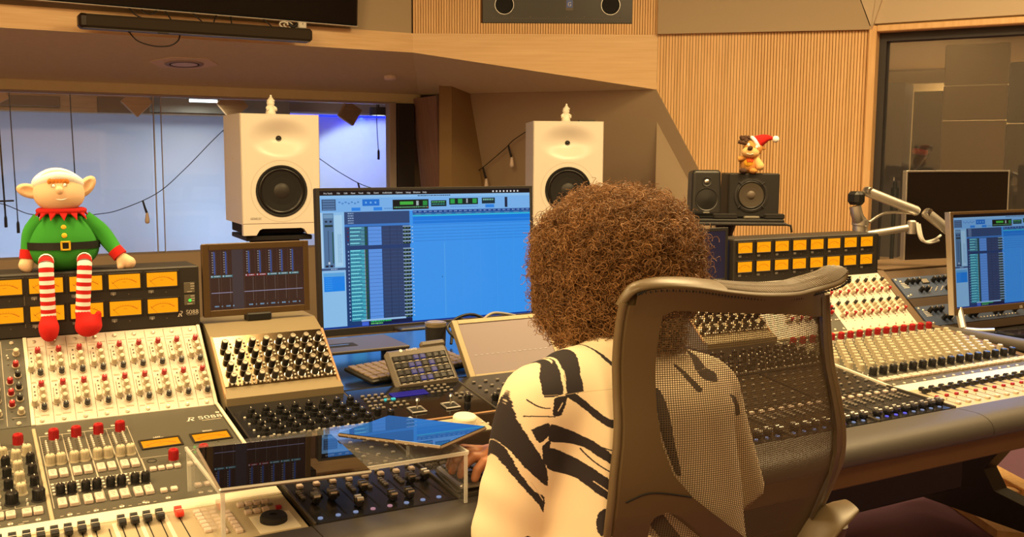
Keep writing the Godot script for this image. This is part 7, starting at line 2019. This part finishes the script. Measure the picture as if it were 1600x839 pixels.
# ------------------------------------------------------------------ the seated person
func brush_print() -> Image:
	var n := 1024
	var k := n / 600.0
	var im := Image.create(n, n, false, Image.FORMAT_RGBA8)
	im.fill(rgb(240, 222, 190))
	var ink := rgb(40, 34, 38)
	# brush strokes on the back of the shirt, in millimetres across and up
	var strokes := [
		[[173, 497], [189, 505], [206, 506], [189, 490], [178, 473], [174, 455], [149, 456], [155, 478], [162, 491]],
		[[139, 487], [150, 491], [149, 486], [158, 491], [154, 485], [147, 471], [143, 456], [118, 453], [119, 468], [124, 478]],
		[[144, 455], [160, 455], [177, 441], [192, 427], [202, 420], [214, 418], [213, 411], [201, 410], [188, 418], [169, 436]],
		[[130, 452], [149, 453], [146, 448], [137, 431], [126, 431]],
		[[124, 420], [150, 410], [178, 395], [197, 379], [205, 366], [203, 362], [186, 373], [168, 387], [145, 393], [124, 398]],
		[[124, 389], [148, 379], [167, 368], [185, 354], [199, 341], [196, 319], [179, 330], [162, 346], [148, 351], [124, 362]],
		[[92, 459], [89, 442], [91, 423], [103, 398], [122, 366], [129, 337], [118, 344], [98, 364], [85, 383], [78, 394], [78, 415], [83, 430]],
		[[77, 394], [84, 381], [93, 358], [110, 333], [127, 321], [127, 300], [120, 311], [99, 336], [85, 356], [75, 378]],
		[[103, 413], [122, 422], [123, 405], [112, 396]], [[116, 392], [126, 398], [126, 365], [118, 372]],
		[[178, 303], [186, 311], [193, 308], [189, 299], [187, 287], [181, 276], [176, 287]],
		[[222, 503], [229, 493], [240, 478], [238, 470], [228, 484]],
		[[281, 443], [298, 441], [300, 379], [306, 337], [295, 340], [273, 400]],
		[[346, 464], [353, 463], [370, 435], [358, 434]],
		[[398, 476], [408, 466], [404, 455], [422, 446], [414, 437], [384, 444], [378, 457]],
		[[437, 415], [474, 402], [492, 376], [478, 372]], [[232, 330], [262, 300], [300, 250], [280, 245], [240, 290]],
		[[90, 262], [110, 270], [120, 258], [104, 246]]]
	for s in strokes:
		var pl := PackedVector2Array()
		for i in s.size():
			var p0 := Vector2(s[i][0], s[i][1])
			var p1 := Vector2(s[(i + 1) % s.size()][0], s[(i + 1) % s.size()][1])
			var pm := Vector2(s[(i + s.size() - 1) % s.size()][0], s[(i + s.size() - 1) % s.size()][1])
			var p2 := Vector2(s[(i + 2) % s.size()][0], s[(i + 2) % s.size()][1])
			for q in 3:
				var c := p0.lerp(p1, q / 3.0).lerp(p0.cubic_interpolate(p1, pm, p2, q / 3.0), 0.6)
				pl.append(Vector2(c.x * k, n - c.y * k))
		var y0 := 9999.0
		var y1 := 0.0
		for p in pl: y0 = minf(y0, p.y); y1 = maxf(y1, p.y)
		for y in range(maxi(int(y0), 0), mini(int(y1) + 1, n)):
			var xs := []
			for i in pl.size():
				var a := pl[i]
				var b := pl[(i + 1) % pl.size()]
				if (a.y <= y) != (b.y <= y): xs.append(a.x + (y - a.y) / (b.y - a.y) * (b.x - a.x))
			xs.sort()
			for i in range(0, xs.size() - 1, 2):
				var jag := 0.5 * sin(y * 0.9) + 0.6 * sin(y * 0.31)
				im.fill_rect(Rect2i(clampi(int(xs[i] + jag), 0, n), y, clampi(int(xs[i + 1] - xs[i]), 0, n), 1), ink)
	# dry-brush gaps, a yoke seam and a few thin ink lines
	for s in [[[152, 470], [156, 480]], [[176, 345], [192, 332]], [[132, 437], [139, 446]], [[106, 345], [124, 318]]]:
		for q in 60: im.fill_rect(Rect2i(int(lerpf(s[0][0], s[1][0], q / 59.0) * k), n - int(lerpf(s[0][1], s[1][1], q / 59.0) * k), 2, 2), rgb(226, 206, 174))
	for s in [[[165, 397], [190, 385], [205, 382]], [[165, 385], [180, 362], [205, 352]], [[95, 430], [110, 432], [128, 430]], [[100, 450], [110, 440], [122, 441]]]:
		for q in 160:
			var t := q / 159.0
			var p := Vector2(s[0][0], s[0][1]).lerp(Vector2(s[1][0], s[1][1]), t).lerp(Vector2(s[1][0], s[1][1]).lerp(Vector2(s[2][0], s[2][1]), t), t) * k
			im.fill_rect(Rect2i(int(p.x), n - int(p.y), 2, 2), ink)
	for q in range(int(118 * k), int(420 * k)): im.fill_rect(Rect2i(q, n - int((454 + 0.00007 * pow(q / k - 270, 2)) * k), 1, 1), rgb(206, 184, 148))
	return im

static func shirt_field(p: Vector3) -> float:
	var d := cone(p, Vector3(0.735, 0.93, -1.075), Vector3(0.745, 0.60, -1.04), 0.098, 0.115)
	d = smin(d, cone(p, Vector3(0.865, 0.92, -1.09), Vector3(0.855, 0.60, -1.04), 0.098, 0.115), 0.06)
	d = smin(d, cone(p, Vector3(0.660, 0.990, -1.064), Vector3(0.765, 0.995, -1.105), 0.049, 0.052), 0.04)
	d = smin(d, cone(p, Vector3(0.944, 0.960, -1.115), Vector3(0.80, 0.988, -1.11), 0.049, 0.052), 0.04)
	var s := cone(p, Vector3(0.640, 0.980, -1.060), Vector3(0.610, 0.80, -1.092), 0.055, 0.050)
	s += 0.0016 * sin(p.y * 95.0 + p.x * 60.0) * smoothstep(0.95, 0.86, p.y)
	s = maxf(s, (Vector3(0.6085, 0.785, -1.094) - p).dot(Vector3(0.16, 0.97, 0.17)))
	var r := cone(p, Vector3(0.965, 0.945, -1.12), Vector3(1.035, 0.785, -1.135), 0.053, 0.049)
	r = maxf(r, (Vector3(1.04, 0.772, -1.136) - p).dot(Vector3(-0.40, 0.91, 0.09)))
	d = smin(smin(d, s, 0.012), r, 0.012)
	d += 0.0018 * sin(p.x * 70.0 + p.y * 34.0) * sin(p.y * 21.0 + 1.0)
	return maxf(d, 0.53 - p.y)

static func body_field(p: Vector3) -> float:
	var d := cone(p, Vector3(0.74, 0.90, -1.075), Vector3(0.755, 0.60, -1.04), 0.085, 0.10)
	d = smin(d, cone(p, Vector3(0.86, 0.89, -1.09), Vector3(0.845, 0.60, -1.04), 0.085, 0.10), 0.06)
	d = smin(d, cone(p, Vector3(0.775, 0.98, -1.10), Vector3(0.83, 1.075, -1.17), 0.055, 0.048), 0.035)
	d = smin(d, egg(p, Vector3(0.845, 1.135, -1.195), Vector3(0.075, 0.098, 0.092)), 0.02)
	d = smin(d, cone(p, Vector3(0.855, 1.075, -1.235), Vector3(0.858, 1.06, -1.262), 0.045, 0.030), 0.03)
	for q in [[Vector3(0.652, 0.965, -1.065), Vector3(0.612, 0.80, -1.095), Vector3(0.758, 0.799, -1.375)], [Vector3(0.955, 0.94, -1.12), Vector3(1.035, 0.785, -1.135), Vector3(0.985, 0.778, -1.38)]]:
		d = smin(d, cone(p, q[0], q[1], 0.043, 0.036), 0.02)
		d = smin(d, cone(p, q[1], q[2], 0.036, 0.023), 0.02)
	return d

static func hand_field(p: Vector3) -> float:      # left hand, fingers bent over the keys towards the left
	var d := egg(p, Vector3(0.772, 0.7955, -1.425), Vector3(0.036, 0.0155, 0.040))
	d = smin(d, cone(p, Vector3(0.756, 0.799, -1.36), Vector3(0.768, 0.797, -1.41), 0.0225, 0.019), 0.018)
	for q in [[Vector3(0.752, 0.797, -1.455), Vector3(0.728, 0.801, -1.463), Vector3(0.711, 0.790, -1.465), Vector3(0.704, 0.775, -1.464)], [Vector3(0.749, 0.798, -1.436), Vector3(0.722, 0.804, -1.440), Vector3(0.703, 0.792, -1.440), Vector3(0.696, 0.775, -1.438)], [Vector3(0.750, 0.796, -1.416), Vector3(0.724, 0.801, -1.416), Vector3(0.706, 0.790, -1.415), Vector3(0.700, 0.775, -1.413)], [Vector3(0.755, 0.793, -1.398), Vector3(0.733, 0.796, -1.394), Vector3(0.719, 0.786, -1.391), Vector3(0.714, 0.774, -1.389)]]:
		var f := minf(cone(p, q[0], q[1], 0.0098, 0.0090), minf(cone(p, q[1], q[2], 0.0090, 0.0082), cone(p, q[2], q[3], 0.0082, 0.0072)))
		d = smin(d, f, 0.006)
	var t := minf(cone(p, Vector3(0.778, 0.790, -1.452), Vector3(0.752, 0.782, -1.482), 0.012, 0.0105), cone(p, Vector3(0.752, 0.782, -1.482), Vector3(0.730, 0.776, -1.490), 0.0105, 0.0085))
	return smin(d, t, 0.008)
static func hand_mirror(p: Vector3) -> float:
	return hand_field(Vector3(0.758 - (p.x - 0.985), p.y + 0.0205, p.z - 0.005))

func person() -> void:
	var w := Color.WHITE
	var o := thing("person", "seated person with voluminous curly brown hair and a cream shirt with black brush strokes", "person", V(0.82, 0, -1.05))
	var off := Transform3D(Basis(), -o.position)
	var skin_m := mat("skin", rgb(168, 112, 78), 0.5)
	skin_m.subsurf_scatter_enabled = true; skin_m.subsurf_scatter_strength = 0.08
	var b := Mb.new().skin(body_field, V(0.53, 0.48, -1.44), V(1.12, 1.26, -0.88), 0.011)
	b.skin(hand_field, V(0.67, 0.755, -1.51), V(0.82, 0.83, -1.33), 0.003)
	b.skin(hand_mirror, V(0.92, 0.735, -1.51), V(1.08, 0.81, -1.33), 0.003)
	part(o, "body", b.done(), skin_m, off)
	var s := Mb.new().skin(shirt_field, V(0.53, 0.51, -1.24), V(1.12, 1.11, -0.90), 0.0085)
	for i in s.v.size(): s.uv[i] = Vector2((s.v[i].x - 0.5) / 0.6, 1.0 - (s.v[i].y - 0.55) / 0.6)
	var cloth := mat("shirt_cloth", Color.WHITE, 0.85)
	cloth.albedo_texture = ImageTexture.create_from_image(brush_print())
	cloth.texture_repeat = false
	part(o, "shirt", s.done(), cloth, off)
	var ring := []
	for k in 25: ring.append(V(0.790 + cos(TAU * k / 24) * 0.054, 1.022 - 0.016 * sin(TAU * k / 24), -1.125 + sin(TAU * k / 24) * 0.050))
	part(o, "collar", Mb.new().tube(ring, 0.011, 10, false).done(), mat("collar_cream", rgb(240, 222, 190), 0.85), off)
	# face, looking ahead
	var f := mat("skin", w)
	part(o, "nose", Mb.new().skin(func(p: Vector3) -> float: return cone(p, V(0.849, 1.150, -1.283), V(0.850, 1.122, -1.298), 0.009, 0.013), V(0.82, 1.09, -1.33), V(0.88, 1.18, -1.25), 0.004).done(), f, off)
	for q in [-0.031, 0.031]:
		part(o, "eye", joined([[Mb.new().ball(at(V(0.848 + q, 1.143, -1.277), Basis().scaled(V(0.012, 0.009, 0.009))), 14), mat("eye_white", rgb(236, 230, 222), 0.25)], [Mb.new().ball(at(V(0.848 + q, 1.143, -1.2815), Basis().scaled(V(0.0055, 0.0055, 0.006))), 12), mat("eye_black", w)]]), null, off)
		part(o, "eyebrow", Mb.new().tube([V(0.848 + q * 0.5, 1.160, -1.287), V(0.848 + q, 1.165, -1.284), V(0.848 + q * 1.6, 1.160, -1.272)], 0.0028, 6).done(), mat("hair_dark", rgb(46, 28, 16), 0.6), off)
		part(o, "ear", Mb.new().ball(at(V(0.846 + q * 2.42, 1.130, -1.185), Basis().scaled(V(0.010, 0.030, 0.019))), 14).done(), f, off)
	part(o, "mouth", Mb.new().ball(at(V(0.852, 1.090, -1.284), Basis().scaled(V(0.022, 0.0075, 0.010))), 14).done(), mat("lips", rgb(140, 72, 62), 0.4), off)
	# legs under the desk
	var tr := mat("trouser_cloth", rgb(38, 38, 46), 0.85)
	var legs := func(p: Vector3) -> float:
		var d := egg(p, V(0.81, 0.53, -1.03), V(0.165, 0.10, 0.13))
		for x in [[0.745, 0.725], [0.875, 0.90]]:
			d = smin(d, cone(p, V(x[0], 0.52, -1.05), V(x[1], 0.50, -1.43), 0.085, 0.062), 0.04)
			d = smin(d, cone(p, V(x[1], 0.50, -1.43), V(x[1], 0.11, -1.40), 0.060, 0.044), 0.02)
		return d
	part(o, "trousers", Mb.new().skin(legs, V(0.60, 0.05, -1.52), V(1.02, 0.66, -0.87), 0.012).done(), tr, off)
	for x in [0.725, 0.90]:
		part(o, "shoe", Mb.new().skin(func(p: Vector3) -> float: return maxf(smin(cone(p, V(x, 0.045, -1.38), V(x, 0.035, -1.55), 0.044, 0.040), cone(p, V(x, 0.05, -1.39), V(x, 0.09, -1.39), 0.042, 0.042), 0.02), 0.003 - p.y), V(x - 0.07, -0.005, -1.62), V(x + 0.07, 0.15, -1.31), 0.006).done(), mat("shoe_black", rgb(26, 24, 24), 0.5), off)
	hair(o, off)

func hair(o: Node3D, off: Transform3D) -> void:
	rng.seed = 77
	var nz := FastNoiseLite.new()
	nz.seed = 5; nz.frequency = 9.0
	var c := V(0.848, 1.138, -1.190)
	var shape := func(dir: Vector3) -> float:        # how far the hair reaches in a direction
		var r := V(0.118, 0.107, 0.118)
		var k := 1.0 / pow(pow(absf(dir.x) / r.x, 2.25) + pow(absf(dir.y) / r.y, 2.25) + pow(absf(dir.z) / r.z, 2.25), 1.0 / 2.25)
		if dir.y < -0.2: k *= 1.0 + (0.16 + 0.20 * smoothstep(-0.1, 0.3, dir.z)) * smoothstep(-0.2, -0.7, dir.y) * smoothstep(0.45, 0.1, dir.x)
		return k * (1.0 + 0.06 * nz.get_noise_3dv(dir * 0.35) + 0.07 * nz.get_noise_3dv(dir * 1.0 + Vector3(3, 1, 2)))
	var open_face := func(dir: Vector3) -> bool: return dir.z < -0.62 and dir.y < 0.35 and dir.y > -0.75 and absf(dir.x) < 0.5
	var core := Mb.new()
	var rows := 22
	var seg := 40
	for i in rows + 1:
		for j in seg + 1:
			var t := PI * i / rows
			var a := TAU * j / seg
			var d := V(sin(t) * cos(a), cos(t), -sin(t) * sin(a))
			var k: float = shape.call(d) * (0.88 if not open_face.call(d) else 0.60)
			core.vert(c + d * k, d)
	for i in rows:
		for j in seg:
			var q := i * (seg + 1) + j
			core.face(q, q + seg + 1, q + 1); core.face(q + 1, q + seg + 1, q + seg + 2)
	part(o, "hair_mass", core.done(), mat("hair_deep", rgb(58, 34, 18), 0.8), off)
	# loose ringlets over the mass
	var curl := func(turns: float, long: float, rad: float, thick: float) -> ArrayMesh:
		var pts := []
		var n := int(turns * 11)
		for k in n + 1:
			var u := float(k) / n
			var rr := rad * (0.55 + 0.6 * sin(PI * (0.15 + 0.75 * u)))
			pts.append(V(cos(u * turns * TAU) * rr, u * long, sin(u * turns * TAU) * rr))
		return Mb.new().tube(pts, thick, 3, false).done()
	var hm := mat("hair_curls", Color.WHITE, 0.42)
	hm.vertex_color_use_as_albedo = true
	var kinds := [[curl.call(2.6, 0.026, 0.0048, 0.00042), 12000], [curl.call(1.7, 0.020, 0.0066, 0.00040), 11000], [curl.call(3.4, 0.034, 0.0032, 0.00036), 11000]]
	for kd in kinds:
		var mm := MultiMesh.new()
		mm.transform_format = MultiMesh.TRANSFORM_3D
		mm.use_colors = true
		mm.mesh = kd[0]
		mm.instance_count = kd[1]
		for i in kd[1]:
			var d := V(rng.randfn(), rng.randfn(), rng.randfn()).normalized()
			while open_face.call(d): d = V(rng.randfn(), rng.randfn(), rng.randfn()).normalized()
			var far := 0.80 + 0.20 * pow(rng.randf(), 0.8) + (0.10 * rng.randf() if rng.randf() < 0.16 else 0.0)
			var p: Vector3 = c + d * shape.call(d) * far
			var along_d := (d * 0.5 + V(rng.randfn(), rng.randfn() - 0.7, rng.randfn()) * 0.6).normalized()
			var sd := along_d.cross(V(rng.randfn(), rng.randfn(), rng.randfn())).normalized()
			var bs := Basis(sd, along_d, sd.cross(along_d)) * rng.randf_range(0.75, 1.3)
			mm.set_instance_transform(i, Transform3D(bs, p - along_d * 0.016))
			var tone := clampf(0.25 + 0.55 * rng.randf() + 0.9 * nz.get_noise_3dv(p * 3.0) + (far - 0.92) * 2.2, 0.0, 1.0)
			var col := Color(0.10, 0.044, 0.015).lerp(Color(0.33, 0.165, 0.060), tone)
			mm.set_instance_color(i, col)
		var h := MultiMeshInstance3D.new()
		h.name = numbered("hair_curls", o)
		h.multimesh = mm
		h.material_override = hm
		o.add_child(h, true)
		h.transform = off
		stuff(h)

func _ready() -> void:
	make_materials()
	stage()
	room()
	console_desk()
	left_console()
	right_console()
	centre()
	screens()
	speakers()
	wall_gear()
	tablets()
	elf()
	side_gear()
	floor_boards()
	chair()
	person()
